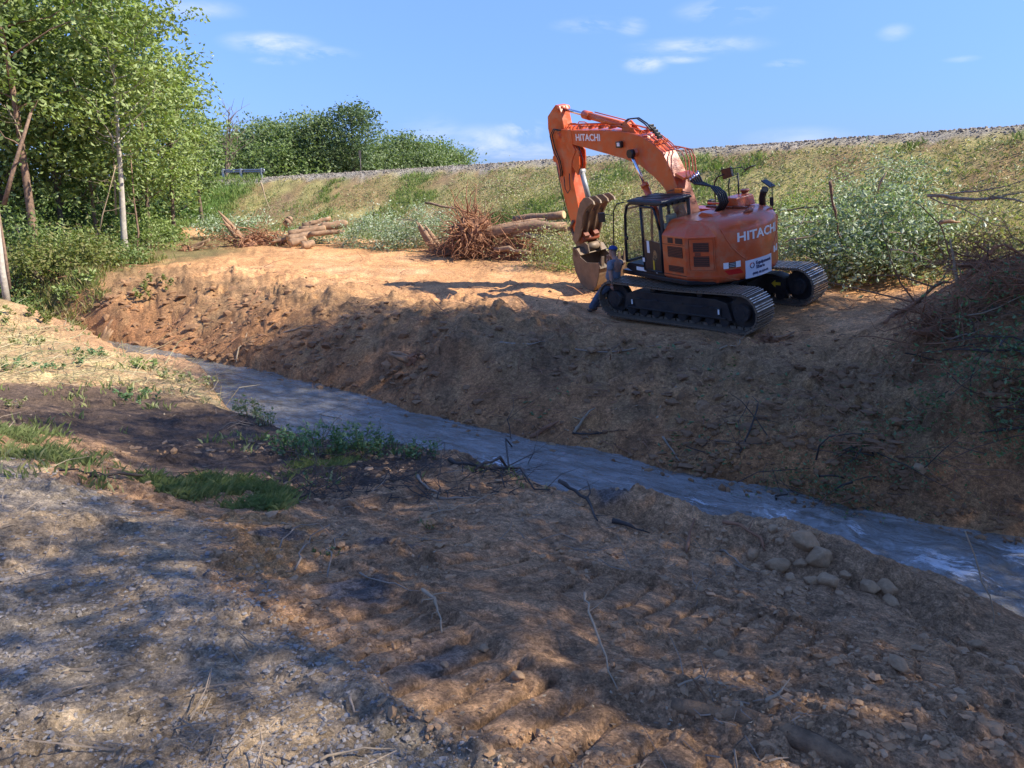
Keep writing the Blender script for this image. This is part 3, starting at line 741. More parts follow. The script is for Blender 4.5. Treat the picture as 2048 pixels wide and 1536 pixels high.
def build_water():
    # strip along the creek
    pts = []; L = F_LINE
    P = [Vector(p) for p in L]
    seg = [(b - a).length for a, b in zip(P[:-1], P[1:])]; tot = sum(seg)
    ts = np.concatenate([np.arange(0, 36, 1.0), np.arange(36, 76, .06), np.arange(76, tot, 1.5)])
    ts = ts[ts < tot]
    cum = np.concatenate([[0], np.cumsum(seg)])
    cx = np.interp(ts, cum, [p.x for p in P]); cy = np.interp(ts, cum, [p.y for p in P])
    tx = np.gradient(cx, ts); ty = np.gradient(cy, ts)
    k = np.ones(25) / 25
    tx = np.convolve(np.pad(tx, 12, mode='edge'), k, 'valid'); ty = np.convolve(np.pad(ty, 12, mode='edge'), k, 'valid')
    l = np.hypot(tx, ty); nx, ny = -ty / l, tx / l
    ws = np.concatenate([np.linspace(-5.2, -4, 4), np.arange(-3.95, .5, .06), np.linspace(.55, 1.6, 4)])
    X = cx[:, None] + nx[:, None] * ws[None]; Y = cy[:, None] + ny[:, None] * ws[None]
    T = np.repeat(ts[:, None], len(ws), 1); Wd = np.repeat(ws[None], len(ts), 0)
    # distance weighted chop: quick runs, smooth pools
    rapid = np.zeros_like(X); foam = np.zeros_like(X)
    for (px, py, r, f) in [(1890, 1130, .75, .42), (2060, 1110, .7, .40), (1640, 1060, 1.1, .16), (990, 925, .6, .36), (1300, 985, .6, .24), (1560, 1040, 1.0, .3), (1700, 1060, .6, .34), (560, 790, 1.5, .16), (1400, 1000, .5, .3), (1960, 1180, .9, .22), (820, 870, .8, .12), (1130, 905, .4, .22), (1750, 1090, .8, .2)]:
        p = ray_point(px, py, 0.0); d = np.hypot(X - p.x, Y - p.y); g = np.exp(-(d / r) ** 2); rapid += g * f * 2.4; foam = np.maximum(foam, g * f)
    amp = .018 + .045 * np.clip(rapid, 0, 1.4)
    calm = sstep(12, 26, np.hypot(X, Y))
    Zz = .0 + fbm(T * .8, Wd * 1.6, .5, 4, 301, .6) * amp * (1 - .5 * calm) * 1.5 + fbm(T * .9, Wd * 1.8, .16, 3, 311, .6) * amp * .6 * (1 - .6 * calm)
    wave = np.sin(T * 9 + fbm(T, Wd, 1, 3, 321) * 5) * .012 * np.clip(rapid, 0, 1.2); Zz += wave
    foam = foam + fbm(T * .6, Wd * 2, .5, 3, 331) * .14 + .05 * sstep(24, 14, np.hypot(X, Y))
    idx = np.arange(X.size).reshape(X.shape)
    F = np.stack([idx[:-1, :-1], idx[1:, :-1], idx[1:, 1:], idx[:-1, 1:]], -1).reshape(-1, 4)[:, ::-1]
    cols = np.stack([np.clip(foam, 0, 1).ravel()] * 3, 1)
    o = np_mesh('water', np.stack([X.ravel(), Y.ravel(), Zz.ravel()], 1), F, M['water'], smooth=True, cols=cols)
    bm = bmesh.new(); bm.from_mesh(o.data); bm.normal_update()
    if sum(f.normal.z for f in list(bm.faces)[:200]) < 0: bmesh.ops.reverse_faces(bm, faces=bm.faces)
    bm.to_mesh(o.data); bm.free()
    tag(o, kind='structure')
build_water()
# ------------------------------------------------------------------ excavator
def text_mesh(body, size, bold=0.0, extrude=.003, spacing=1.0, xscale=1.0):
    cu = bpy.data.curves.new('t', 'FONT'); cu.body = body; cu.size = size; cu.extrude = extrude; cu.offset = bold
    cu.space_character = spacing; cu.resolution_u = 3; cu.align_x = 'LEFT'
    o = bpy.data.objects.new('t', cu); C.objects.link(o)
    bpy.context.view_layer.update()
    dg = bpy.context.evaluated_depsgraph_get()
    me = bpy.data.meshes.new_from_object(o.evaluated_get(dg))
    vs = [Vector((v.co.x * xscale, v.co.y, v.co.z)) for v in me.vertices]; fs = [tuple(p.vertices) for p in me.polygons]
    bpy.data.objects.remove(o); bpy.data.curves.remove(cu); bpy.data.meshes.remove(me)
    return vs, fs
def text_width(vs): return max(v.x for v in vs) - min(v.x for v in vs)

def build_excavator():
    root = empty('excavator', (0, 0, 0), 'large orange tracked excavator with raised boom and muddy bucket standing on the clay pad', 'excavator')
    root.matrix_world = MACH
    UP = Matrix.Rotation(-.1968, 4, 'Z')
    def put(o, up=True):
        o.parent = root
        if up: o.matrix_local = UP
        return o
    def part(mb, name, mat, up=True, **k):
        return put(mb.build(name, mat, **k), up)
    def sub(mb, name, mat, parent, **k):
        o = mb.build(name, mat, **k); o.parent = parent; return o
    # ---- tracks
    L, zc, rr, w = 2.045, .53, .47, .73
    per = 4 * L + 2 * math.pi * rr; n = 54; pitch = per / n
    def on_path(s):
        s %= per
        if s < 2 * L:
            x = -L + s; sag = .05 * math.sin(math.pi * s / (2 * L)) ** 2
            return x, zc + rr - sag * .8, 0.0
        s -= 2 * L
        if s < math.pi * rr:
            a = s / rr; return L + rr * math.sin(a), zc + rr * math.cos(a), a
        s -= math.pi * rr
        if s < 2 * L: return L - s, zc - rr, math.pi
        s -= 2 * L; a = s / rr
        return -L - rr * math.sin(a), zc - rr * math.cos(a), math.pi + a
    shoe = MB(); t = pitch * .97
    prof = [(-t / 2, -.012), (-t / 2, .012), (-.082, .014), (-.074, .055), (-.050, .055), (-.042, .014), (-.014, .014), (-.008, .05), (.008, .05), (.014, .014),
            (.042, .014), (.050, .055), (.074, .055), (.082, .014), (t / 2, .010), (t / 2, -.012)]
    shoe.prism(prof, -w / 2, w / 2)
    for k_, q_ in ((2, 0), (8, 0), (12, 0)): pass
    for k_ in range(len(shoe.m)):
        f_ = shoe.f[k_]; zz_ = [shoe.v[i_][2] for i_ in f_]
        if min(zz_) > .035: shoe.m[k_] = 1
    shoe.box((0, .11, -.045), (t * .8, .05, .07)); shoe.box((0, -.11, -.045), (t * .8, .05, .07))
    shoe_me = None
    for side in (1, -1):
        yc = side * 1.295
        fr = MB()
        fr.prism([(-1.75, .28), (-1.62, .72), (-1.3, .80), (1.3, .80), (1.62, .70), (1.75, .28)], yc - .20, yc + .20)
        fr.box((0, yc + side * .215, .46), (2.9, .03, .26)); fr.box((0, yc + side * .235, .34), (3.2, .05, .04))
        for x in (-1.35, 1.35): fr.box((x, yc + side * .235, .47), (.03, .02, .22))
        for x in (-1.0, -.2, .6, 1.2): fr.box((x, yc + side * .24, .60), (.18, .02, .05))
        fr.box((0, yc - side * .62, .62), (2.2, .95, .30))
        tr = part(fr, 'track', M['frame'], up=False, bevel=.012)
        for k in range(n):
            x, z, a = on_path(k * pitch + .05)
            if shoe_me is None:
                s_ = shoe.build('track_shoe', [M['shoe'], M['grouser']], fixn=True); shoe_me = s_.data
            else:
                s_ = bpy.data.objects.new('track_shoe', shoe_me); C.objects.link(s_)
            s_.parent = tr; s_.location = (x, yc, z); s_.rotation_euler = (0, a, 0)
        for x, nm in ((L, 'idler_wheel'), (-L, 'drive_sprocket')):
            wh = MB(); wh.tube([(x, yc - .10, zc), (x, yc + .10, zc)], .395, 28)
            wh.tube([(x, yc - .27, zc), (x, yc + .27, zc)], .22, 20); wh.tube([(x, yc - .285, zc), (x, yc + .285, zc)], .12, 14)
            for i in range(8):
                a = i * math.pi / 4; wh.tube([(x + .17 * math.cos(a), yc - .29, zc + .17 * math.sin(a)), (x + .17 * math.cos(a), yc + .29, zc + .17 * math.sin(a))], .018, 6)
            if nm == 'drive_sprocket':
                for i in range(20):
                    a = i * math.pi / 10; wh.box((x + .40 * math.cos(a), yc, zc + .40 * math.sin(a)), (.05, .1, .06), Matrix.Rotation(-a, 3, 'Y'))
            sub(wh, nm, M['frame'], tr)
        for i in range(8):
            x = -1.5 + i * 3.0 / 7; rl = MB(); rl.tube([(x, yc - .19, .24), (x, yc + .19, .24)], .13, 14); sub(rl, 'track_roller', M['frame'], tr)
        for x in (-.75, .75):
            rl = MB(); rl.tube([(x, yc - .12, .86), (x, yc + .12, .86)], .08, 12); sub(rl, 'carrier_roller', M['frame'], tr)
        for x in (-1.40, 1.40):
            mk = MB(); mk.box((x, yc + side * .256, .5), (.045, .008, .13)); sub(mk, 'white_marker', M['white'], tr)
        # yellow tie-down arrow on the inner face
        ar = MB(); y0 = yc - side * .235
        ar.prism([(-1.55, .52), (-1.40, .52), (-1.40, .46), (-1.28, .56), (-1.40, .66), (-1.40, .60), (-1.55, .60)], y0 - .004, y0 + .004)
        sub(ar, 'arrow_mark', M['yellow'], tr, fixn=True)
        pl_ = MB(); pl_.box((-1.45, yc - side * .215, .55), (.5, .03, .34)); sub(pl_, 'end_plate', M['frame'], tr)
    cf = MB(); cf.box((0, 0, .68), (1.7, 1.7, .32)); cf.tube([(0, 0, .8), (0, 0, 1.12)], .62, 40); cf.tube([(0, 0, 1.0), (0, 0, 1.06)], .70, 40)
    part(cf, 'centre_frame', M['frame'], up=False, bevel=.02)

    # ---- upper deck
    dk = MB(); dk.prism([(1.95, -1.40), (1.95, 1.36), (.1, 1.40), (-.75, 1.38), (-1.35, 1.0), (-1.6, .5), (-1.6, -.5), (-1.35, -1.0), (-.75, -1.4)], 1.10, 1.22, 'z')
    dk.box((1.0, .0, 1.32), (1.9, .5, .2)); part(dk, 'deck', M['black'], bevel=.02)
    R0 = 1.85
    rear = [(R0 * math.cos(a), R0 * math.sin(a)) for a in np.linspace(R_(145.5), R_(214.5), 29)]
    left = [(.06, 1.43), (-.40, 1.43), (-.80, 1.43)]
    def ring(pts, z, inset=0.0, shift=0):
        n_ = len(pts); out = []
        for i, (x, y) in enumerate(pts):
            r_ = math.hypot(x, y); k = (r_ - inset) / r_ if r_ else 1
            out.append((x * k, y * k, z))
        return out
    zs = [(1.13, .16), (1.20, .05), (1.30, 0), (1.34, 0), (1.9, 0), (2.38, .0), (2.50, .03), (2.60, .10), (2.66, .20), (2.70, .36)]
    # counterweight
    cwp = [(-.75, 0.0)] + [(-.95, 1.05)] + rear + [(-.95, -1.05)]
    cw = MB(); cw.loft([[(x, y, z) if math.hypot(x, y) < 1.5 else tuple(Vector((x, y, 0)) * ((math.hypot(x, y) - ins) / math.hypot(x, y)) + Vector((0, 0, z))) for x, y in cwp] for z, ins in zs], smooth=False)
    cwo = part(cw, 'counterweight', M['orange'], fixn=True, bevel=.015)
    for p in cwo.data.polygons: p.use_smooth = True
    # body left side and the two-faced corner
    bl = MB()
    pl = [(.06, .55), (.06, 1.43), (-.80, 1.43), (rear[0][0] + .004, rear[0][1] - .002), (-1.2, .55)]
    rows = []
    for z, ins in [(1.17, .12), (1.28, .0), (1.32, 0), (2.34, 0), (2.62, .26), (2.68, .36)]:
        r_ = []
        for i, (x, y) in enumerate(pl):
            if i in (1,): r_.append((x, y - ins, z))
            elif i == 2: r_.append((x + ins * .35, y - ins, z))
            elif i == 3: k = 1 - ins / 1.85 * .9; r_.append((x * k, y * k, z))
            else: r_.append((x, y, z))
        rows.append(r_)
    bl.loft(rows); part(bl, 'engine_cover', M['orange'], fixn=True, bevel=.018)
    br = MB(); br.prism([(1.75, -1.42), (1.75, -.48), (.06, -.48), (-.1, -.5), (-1.2, -.5), (-1.52, -1.02), (-.80, -1.42)], 1.2, 2.50, 'z'); br.prism([(.3, -1.36), (.3, -.5), (-1.2, -.5), (-1.45, -.98), (-.80, -1.36)], 2.50, 2.66, 'z')
    part(br, 'right_body', M['orange'], fixn=True, bevel=.03)
    hd = MB(); hd.prism([(.05, -.5), (.05, 1.05), (-.9, 1.05), (-1.25, .6), (-1.25, -.5)], 2.3, 2.69, 'z'); part(hd, 'hood', M['orange'], bevel=.03, fixn=True)
    # hood furniture
    hb = MB(); hb.prism([(0.15, 2.68), (-.62, 2.68), (-.55, 2.93), (-.05, 2.93)], -1.25, -.62); hbo = part(hb, 'hood_box', M['orange'], bevel=.02, fixn=True)
    hb = MB(); hb.box((-.75, -.55, 2.71), (.5, .10, .07)); hb.box((-.1, -.45, 2.72), (.9, .10, .05)); part(hb, 'hood_hinge', M['orange_dark'])
    ex = MB(); ex.tube([(-.85, -1.25, 2.6), (-.85, -1.25, 2.86), (-.92, -1.22, 2.98), (-1.02, -1.18, 3.08)], [.085, .085, .09, .09], 16); part(ex, 'exhaust_pipe', M['black'])
    ca = MB(); ca.tube([(-.2, -1.3, 2.66), (-.2, -1.3, 2.98)], .09, 14); ca.tube([(-.2, -1.3, 2.98), (-.2, -1.3, 3.04)], .115, 14); part(ca, 'air_intake_cap', M['orange_dark'])
    ha = MB(); ha.tube([(-1.42, .0, 2.70), (-1.45, -.10, 2.735), (-1.42, -.25, 2.735), (-1.38, -.30, 2.70)], [.04, .06, .055, .02], 10); part(ha, 'hood_latch', M['orange_dark'])
    lg = MB(); lg.prism([(-.35, 2.68), (-.95, 2.68), (-.85, 2.76), (-.5, 2.78)], .30, .55); part(lg, 'lifting_lug', M['orange'], bevel=.01, fixn=True)
    # side vents on engine cover (recessed dark mesh in frame)
    def vent(x0, x1, z0, z1, y=1.43, slats=0):
        f = MB(); f.box(((x0 + x1) / 2, y + .004, (z0 + z1) / 2), (abs(x1 - x0), .012, abs(z1 - z0)))
        o = part(f, 'vent', M['vent'])
        if slats:
            for i in range(slats):
                z = z0 + (i + .5) * (z1 - z0) / slats
                s_ = MB(); s_.box(((x0 + x1) / 2, y + .016, z), (abs(x1 - x0), .01, .012)); sub(s_, 'slat', M['orange_dark'], o)
        return o
    vent(-.17, -.36, 2.10 + .06, 2.30); vent(-.46, -.72, 2.16, 2.30); vent(-.15, -.70, 1.80, 2.08, slats=7); vent(-.15, -.70, 1.42, 1.58, slats=4)
    sm = MB(); sm.box((-.37, 1.434, 2.125), (.84, .006, .012)); sm.box((-.37, 1.434, 1.345), (.86, .008, .018)); part(sm, 'panel_seam', M['vent'])
    # corner door on the diagonal panel
    a = Vector((-.80, 1.43, 0)); b = Vector((rear[0][0], rear[0][1], 0)); td = (b - a).normalized(); nd = Vector((-td.y, td.x, 0))
    if nd.y < 0: nd = -nd
    fr3 = Matrix((( td.x, 0, nd.x), (td.y, 0, nd.y), (0, 1, 0)))
    def dbox(u0, u1, z0, z1, off, th, mb):
        c = a + td * ((u0 + u1) / 2) + nd * off + Vector((0, 0, (z0 + z1) / 2)); mb.box(c, (abs(u1 - u0), abs(z1 - z0), th), fr3); return mb
    Ld = (b - a).length
    rim = MB()
    for (u0, u1, z0, z1) in ((.08, Ld - .05, 2.30, 2.325), (.08, Ld - .05, 1.475, 1.50), (.08, .105, 1.50, 2.30), (Ld - .075, Ld - .05, 1.50, 2.30)): dbox(u0, u1, z0, z1, .012, .03, rim)
    dr = dbox(.12, Ld - .09, 1.515, 2.285, .008, .03, MB()).build('corner_door', M['orange']); put(dr)
    rim_o = rim.build('door_rim', M['orange']); rim_o.parent = dr
    for z0, z1 in ((1.97, 2.2), (1.60, 1.86)):
        vv = dbox(.22, Ld - .2, z0, z1, .026, .01, MB()).build('vent', M['vent']); vv.parent = dr
        for i in range(5):
            s_ = dbox(.22, Ld - .2, z0 + (i + .4) * (z1 - z0) / 5, z0 + (i + .4) * (z1 - z0) / 5 + .01, .033, .01, MB()).build('slat', M['orange_dark']); s_.parent = dr
    lt = dbox(.26, .40, 1.875, 1.955, .032, .02, MB()).build('latch', M['orange_dark']); lt.parent = dr
    # counterweight creases
    def cyl(th, z, off=0.0): return Vector(((R0 + off) * math.cos(R_(th)), (R0 + off) * math.sin(R_(th)), z))
    for pts in ([(148.5, 2.52), (152, 2.28), (156.4, 2.04), (162, 1.83), (168.5, 1.64)], [(-145.5, 2.50), (-149, 2.22), (-154, 1.98), (-160, 1.80), (-165, 1.64)]):
        dense = []
        for i in range(len(pts) - 1):
            for k in range(4):
                f_ = k / 4; dense.append((pts[i][0] * (1 - f_) + pts[i + 1][0] * f_, pts[i][1] * (1 - f_) + pts[i + 1][1] * f_))
        dense.append(pts[-1])
        m_ = MB(); m_.tube([cyl(t_, z_, .0) for t_, z_ in dense], .014, 6); part(m_, 'crease', M['orange'])
    m_ = MB(); m_.tube([Vector((-.82, 1.44, 1.345))] + [a + td * u_ + nd * .006 + Vector((0, 0, 1.35 - .0 * u_)) for u_ in (.1, .5, Ld)] + [cyl(t_, 1.35 - (t_ - 145) * .010, .0) for t_ in (148, 153, 158, 162)], .011, 6); part(m_, 'crease', M['orange'])
    # lettering and decals on the counterweight
    def wrap(vs, th0, z0, shear=0.0, off=.008, vflip=True):
        out = []
        for v in vs:
            th = R_(th0) + v.x / R0
            out.append(((R0 + off + v.z) * math.cos(th), (R0 + off + v.z) * math.sin(th), z0 + v.y + shear * v.x))
        return out
    def subdivide_x(vs, fs, step=.05): return vs, fs
    tv, tf = text_mesh('HITACHI', .33, bold=.009, spacing=1.02)
    W = text_width(tv); target = R_((360 - 155.0) - 161.2) * R0; x0 = min(v.x for v in tv)
    tv = [Vector(((v.x - x0) * target / W, v.y * .92, v.z)) for v in tv]
    m_ = MB(); m_.add(wrap(tv, 161.2, 2.135), tf); part(m_, 'lettering', M['white'])
    def decal(th0, th1, z0, z1, mat, name, off=.006, skew=0.0):
        m_ = MB(); N_ = 8; g = []
        for i in range(N_ + 1):
            th = th0 + (th1 - th0) * i / N_
            g.append([cyl(th, z0, off), cyl(th, z1, off), cyl(th, z1, -.01), cyl(th, z0, -.01)])
        m_.loft([[tuple(p) for p in r] for r in g]); return part(m_, name, mat, fixn=True)
    dsg = decal(167.2, 196.2, 1.165, 1.62, M['sign'], 'rental_decal')
    def on_cw(body, size, th, z, width, mat, bold=.004):
        tv, tf = text_mesh(body, size, bold=bold); W = text_width(tv); x0 = min(v.x for v in tv)
        tv = [Vector(((v.x - x0) * width / W, v.y, v.z)) for v in tv]
        m_ = MB(); m_.add(wrap(tv, th, z, off=.010), tf); o = part(m_, 'lettering', mat); return o
    on_cw('Equipment', .115, 177.0, 1.475, .56, M['navy'])
    on_cw('Share', .115, 177.0, 1.37, .30, M['navy'])
    on_cw('(888) 80-RENTS', .075, 173.5, 1.235, .56, M['navy'], .002)
    # ring logo
    m_ = MB(); cth, czz = 173.2, 1.475
    for i in range(26):
        a0 = 2 * math.pi * i / 26
        if i % 13 == 6: continue
        m_.mi = 1 if 4 <= i <= 12 else 0
        a1 = a0 + 2 * math.pi / 26 * .96; q_ = []
        for aa, r_ in ((a0, .075), (a1, .075), (a1, .048), (a0, .048)):
            th = R_(cth) + r_ * math.cos(aa) / R0; q_.append(((R0 + .011) * math.cos(th), (R0 + .011) * math.sin(th), czz + r_ * math.sin(aa)))
        m_.add(q_, [(0, 1, 2, 3)])
    part(m_, 'ring_logo', [M['navy'], M['orange']])
    decal(149.6, 153.6, 1.51, 1.66, M['white'], 'warning_label'); decal(153.6, 159.3, 1.52, 1.655, M['black'], 'warning_label'); decal(159.3, 163.2, 1.51, 1.66, M['white'], 'warning_label')
    for k in range(3): decal(154.1, 158.9, 1.545 + k * .038, 1.552 + k * .038, M['white'], 'print_line', .009)
    m_ = MB(); m_.loft([[tuple(cyl(th, z, .005)) for z in (za, zb)] for th, za, zb in ((151, 1.34, 1.47), (155, 1.33, 1.465), (160, 1.33, 1.46), (164, 1.335, 1.45))], close=False, cap=False)
    m_ = MB(); N_ = 6
    for i in range(N_):
        f0, f1 = i / N_, (i + 1) / N_
        tA0 = 149.8 + (162.4 - 149.8) * f0; tA1 = 149.8 + (162.4 - 149.8) * f1; tB0 = 153.4 + (165.4 - 153.4) * f0; tB1 = 153.4 + (165.4 - 153.4) * f1
        m_.add([cyl(tA0, 1.47, .006), cyl(tA1, 1.47, .006), cyl(tB1, 1.345, .006), cyl(tB0, 1.345, .006)], [(0, 1, 2, 3)])
    part(m_, 'red_reflector', M['red'])
    decal(201.0, 204.0, 1.60, 1.76, M['white'], 'white_decal'); decal(204.7, 206.2, 1.62, 1.68, M['white'], 'white_decal'); decal(207.0, 209.0, 1.60, 1.78, M['white'], 'white_decal')

    # ---- cab
    cx0, cx1, cy0, cy1, cz0, cz1 = .10, 1.68, .38, 1.38, 1.24, 3.14
    cab = MB()
    sill = [(cx1, 1.42), (cx1 + .05, 1.30), (1.45, 1.22), (.10, 1.22), (.10, 1.5), (.75, 1.46), (cx1 - .1, 1.46)]
    cab.prism(sill, cy0, cy1)
    side_out = [(1.72, 1.46), (1.70, 2.0), (1.62, 2.75), (1.52, 3.02), (1.36, 3.10), (.12, 3.10)]
    for y in (cy1 - .03, cy0 + .03):
        cab.tube([(x, y, z) for x, z in side_out], .042, 8)                   # front pillar and roof rail
        cab.tube([(.12, y, 3.10), (.10, y, 1.3)], .05, 8)
        cab.tube([(.92, y, 3.06), (.90, y, 1.46)], .045, 8)
    cab.box((.12, .88, 3.08), (.07, 1.0, .10)); cab.box((1.60, .88, 2.93), (.05, .95, .05)); cab.box((1.72, .88, 1.47), (.05, .95, .07))
    cab.box((.10, .88, 1.9), (.05, 1.0, 1.15))                                 # rear wall below window
    cabo = part(cab, 'cab', M['black'], bevel=.008)
    rf = MB(); rr_ = [(1.46, .36), (1.46, 1.40), (.02, 1.42), (.02, .34)]
    rf.loft([[(x, y, 3.12) for x, y in rr_], [(x + (.02 if x < 1 else -.04), (y - .88) * .96 + .88, 3.19) for x, y in rr_], [(x + (.10 if x < 1 else -.14), (y - .88) * .82 + .88, 3.215) for x, y in rr_]])
    rfo = sub(rf, 'roof', M['black'], cabo, bevel=.02, fixn=True)
    for y in (.55, .75, .95, 1.15): sub(MB().box((.75, y, 3.222), (1.1, .05, .018)), 'roof_rib', M['black'], cabo)
    # door (near side) with window
    dm = MB(); y = cy1 + .015
    outl = [(.88, 1.34), (.88, 3.03), (.42, 3.03), (.33, 2.98), (.16, 2.45), (.14, 1.34)]
    for p, q in zip(outl, outl[1:] + outl[:1]): dm.tube([(p[0], y, p[1]), (q[0], y, q[1])], .034, 6)
    dm.prism([(.88, 1.34), (.88, 2.10), (.70, 2.13), (.55, 2.16), (.35, 2.12), (.14, 2.12), (.14, 1.34)], y - .02, y + .012)
    do = sub(dm, 'door', M['black'], cabo, fixn=True)
    def pane(pts, name='window_pane', par=cabo):
        m_ = MB(); m_.add(pts, [tuple(range(len(pts)))]); o = m_.build(name, M['glass']); o.parent = par; return o
    pane([(.86, y, 2.12), (.86, y, 3.01), (.43, y, 3.01), (.34, y, 2.95), (.18, y, 2.45), (.16, y, 2.13)])
    pane([(1.68, cy1 - .03, 1.47), (1.67, cy1 - .03, 2.0), (1.60, cy1 - .03, 2.73), (1.50, cy1 - .03, 3.0), (1.36, cy1 - .03, 3.07), (.94, cy1 - .03, 3.07), (.94, cy1 - .03, 1.47)])
    pane([(1.68, cy0 + .03, 1.47), (1.67, cy0 + .03, 2.0), (1.60, cy0 + .03, 2.73), (1.50, cy0 + .03, 3.0), (1.36, cy0 + .03, 3.07), (.14, cy0 + .03, 3.07), (.14, cy0 + .03, 1.8)])
    pane([(1.715, cy0 + .05, 1.5), (1.715, cy1 - .05, 1.5), (1.64, cy1 - .05, 2.72), (1.64, cy0 + .05, 2.72)])
    pane([(.085, cy0 + .06, 2.50), (.085, cy1 - .06, 2.50), (.085, cy1 - .06, 3.03), (.085, cy0 + .06, 3.03)])
    # inside: seat, console, levers, papers
    st = MB(); st.box((.62, .86, 1.80), (.50, .50, .16)); st.box((.36, .86, 2.18), (.16, .50, .74), Matrix.Rotation(-.15, 3, 'Y')); st.box((.30, .86, 2.66), (.12, .30, .22)); sub(st, 'seat', M['seat'], cabo, bevel=.04)
    cs = MB(); cs.box((.75, .52, 1.75), (.7, .16, .5)); cs.box((.75, 1.18, 1.75), (.6, .14, .4)); cs.box((1.5, .60, 1.65), (.16, .2, .45)); cs.tube([(1.25, .62, 1.45), (1.18, .62, 1.95)], .02, 6); cs.tube([(1.25, .80, 1.45), (1.18, .80, 1.95)], .02, 6); cs.box((1.05, 1.18, 2.0), (.06, .06, .22)); sub(cs, 'console', M['black'], cabo, bevel=.01)
    sub(MB().box((1.62, 1.36, 2.14), (.10, .06, .12)), 'grab_knob', M['black'], cabo, bevel=.03)
    sub(MB().box((.66, y + .017, 1.98), (.10, .006, .32)), 'paper_notice', M['white'], cabo)
    sub(MB().box((.86, y + .04, 1.62), (.09, .006, .11)), 'warning_label', M['white'], cabo)
    bl_ = MB(); bl_.prism([(.52, 1.62), (.44, 1.90), (.36, 1.90), (.30, 1.70), (.36, 1.62)], y + .014, y + .02); sub(bl_, 'door_lower_pane', M['glass'], cabo, fixn=True)
    sub(MB().box((.47, y + .019, 1.50), (.05, .008, .25)), 'door_handle', M['yellow'], cabo)
    sub(MB().box((1.05, cy1 + .012, 1.335), (.42, .008, .10)), 'model_plate', M['white'], cabo)
    sub(MB().box((.40, cy1 + .012, 1.31), (.05, .008, .05)), 'white_marker', M['white'], cabo)
    # long handrail and mirror in front of the door
    hr = MB(); hr.tube([(1.50, 1.44, 3.14), (1.72, 1.52, 3.10), (1.86, 1.55, 2.9), (1.95, 1.55, 2.3), (2.02, 1.55, 1.75), (1.98, 1.53, 1.45), (1.80, 1.42, 1.38)], .018, 7); hro = part(hr, 'handrail', M['black'])
    mr = MB(); mr.tube([(1.92, 1.55, 2.78), (2.20, 1.62, 2.82)], .014, 6); mr.box((2.34, 1.62, 2.72), (.20, .05, .26), Matrix.Rotation(.5, 3, 'Z')); part(mr, 'mirror', M['black'], bevel=.02)
    rl = MB(); rl.tube([(.05, .36, 3.22), (.7, .35, 3.30), (1.0, .35, 3.24)], .012, 6); rl.tube([(.02, .5, 3.16), (-.03, .9, 3.16), (.02, 1.3, 3.12)], .014, 6); part(rl, 'roof_rail', M['black'])
    bc = MB(); bc.box((.52, .36, 3.28), (.22, .12, .12)); part(bc, 'beacon', M['amber'], bevel=.02)
    wl = MB()
    for y_ in (.55, .75, .95, 1.15): wl.box((.06, y_, 3.06), (.04, .06, .05))
    part(wl, 'rear_light_bar', M['black'])

    # ---- boom
    boom_o = [(6.20, 5.04), (6.02, 5.07), (5.03, 4.99), (4.0, 4.95), (2.99, 4.88), (2.45, 4.80), (2.04, 4.70), (1.60, 4.50), (1.22, 4.25), (.93, 3.83), (.71, 3.35), (.42, 2.7), (.12, 2.1), (.10, 1.85), (.30, 1.75), (.55, 1.95),
              (.85, 2.6), (1.20, 3.26), (1.42, 3.46), (1.67, 3.63), (2.21, 3.93), (2.87, 4.11), (4.05, 4.33), (5.38, 4.58), (6.0, 4.68), (6.28, 4.76), (6.34, 4.9)]
    bm_ = MB(); bm_.prism(boom_o, -.24, .24); boom = part(bm_, 'boom', M['orange'], fixn=True, bevel=.012)
    fl = MB()                                                                  # flange plates and bosses
    fl.tube([(6.18, -.30, 4.87), (6.18, .30, 4.87)], .10, 18); fl.tube([(2.35, -.34, 4.27), (2.35, .34, 4.27)], .12, 18); fl.tube([(.28, -.3, 1.95), (.28, .3, 1.95)], .14, 18)
    for s_ in (-1, 1): fl.prism([(3.05, 4.86), (2.98, 5.10), (2.86, 5.14), (2.74, 5.05), (2.40, 4.80)], s_ * .10 - .02, s_ * .10 + .02)
    fl.box((5.45, 0, 4.80), (.03, .50, .46)); fl.box((1.0, .13, 3.80), (.10, .26, .03))
    sub(fl, 'boss', M['orange'], boom, fixn=True)
    tv, tf = text_mesh('HITACHI', .30, bold=.007); W = text_width(tv); x0 = min(v.x for v in tv)
    for s_ in (1, -1):
        out = []
        for v in tv:
            u_ = (v.x - x0) / W
            if s_ > 0: x = 5.22 - u_ * 1.26; z = 4.70 - u_ * .05 + v.y * .93
            else: x = 3.96 + u_ * 1.26; z = 4.65 + u_ * .05 + v.y * .93
            out.append((x, s_ * (.245 + v.z * s_ * 0 + (.004 if v.z > 0 else -.001)), z))
        m_ = MB(); m_.add(out, tf); sub(m_, 'lettering', M['white'], boom)
    wk = MB(); wk.box((2.98, .30, 4.52), (.24, .10, .18)); wo = sub(wk, 'work_light', M['black'], boom, bevel=.02); sub(MB().box((2.96, .357, 4.53), (.12, .012, .10)), 'lens', M['white'], boom)
    # pipes along the boom top
    px_ = [(5.9, 5.12), (5.0, 5.10), (4.0, 5.06), (3.1, 5.02), (2.6, 4.95), (2.1, 4.84), (1.7, 4.66), (1.32, 4.44), (1.12, 4.28)]
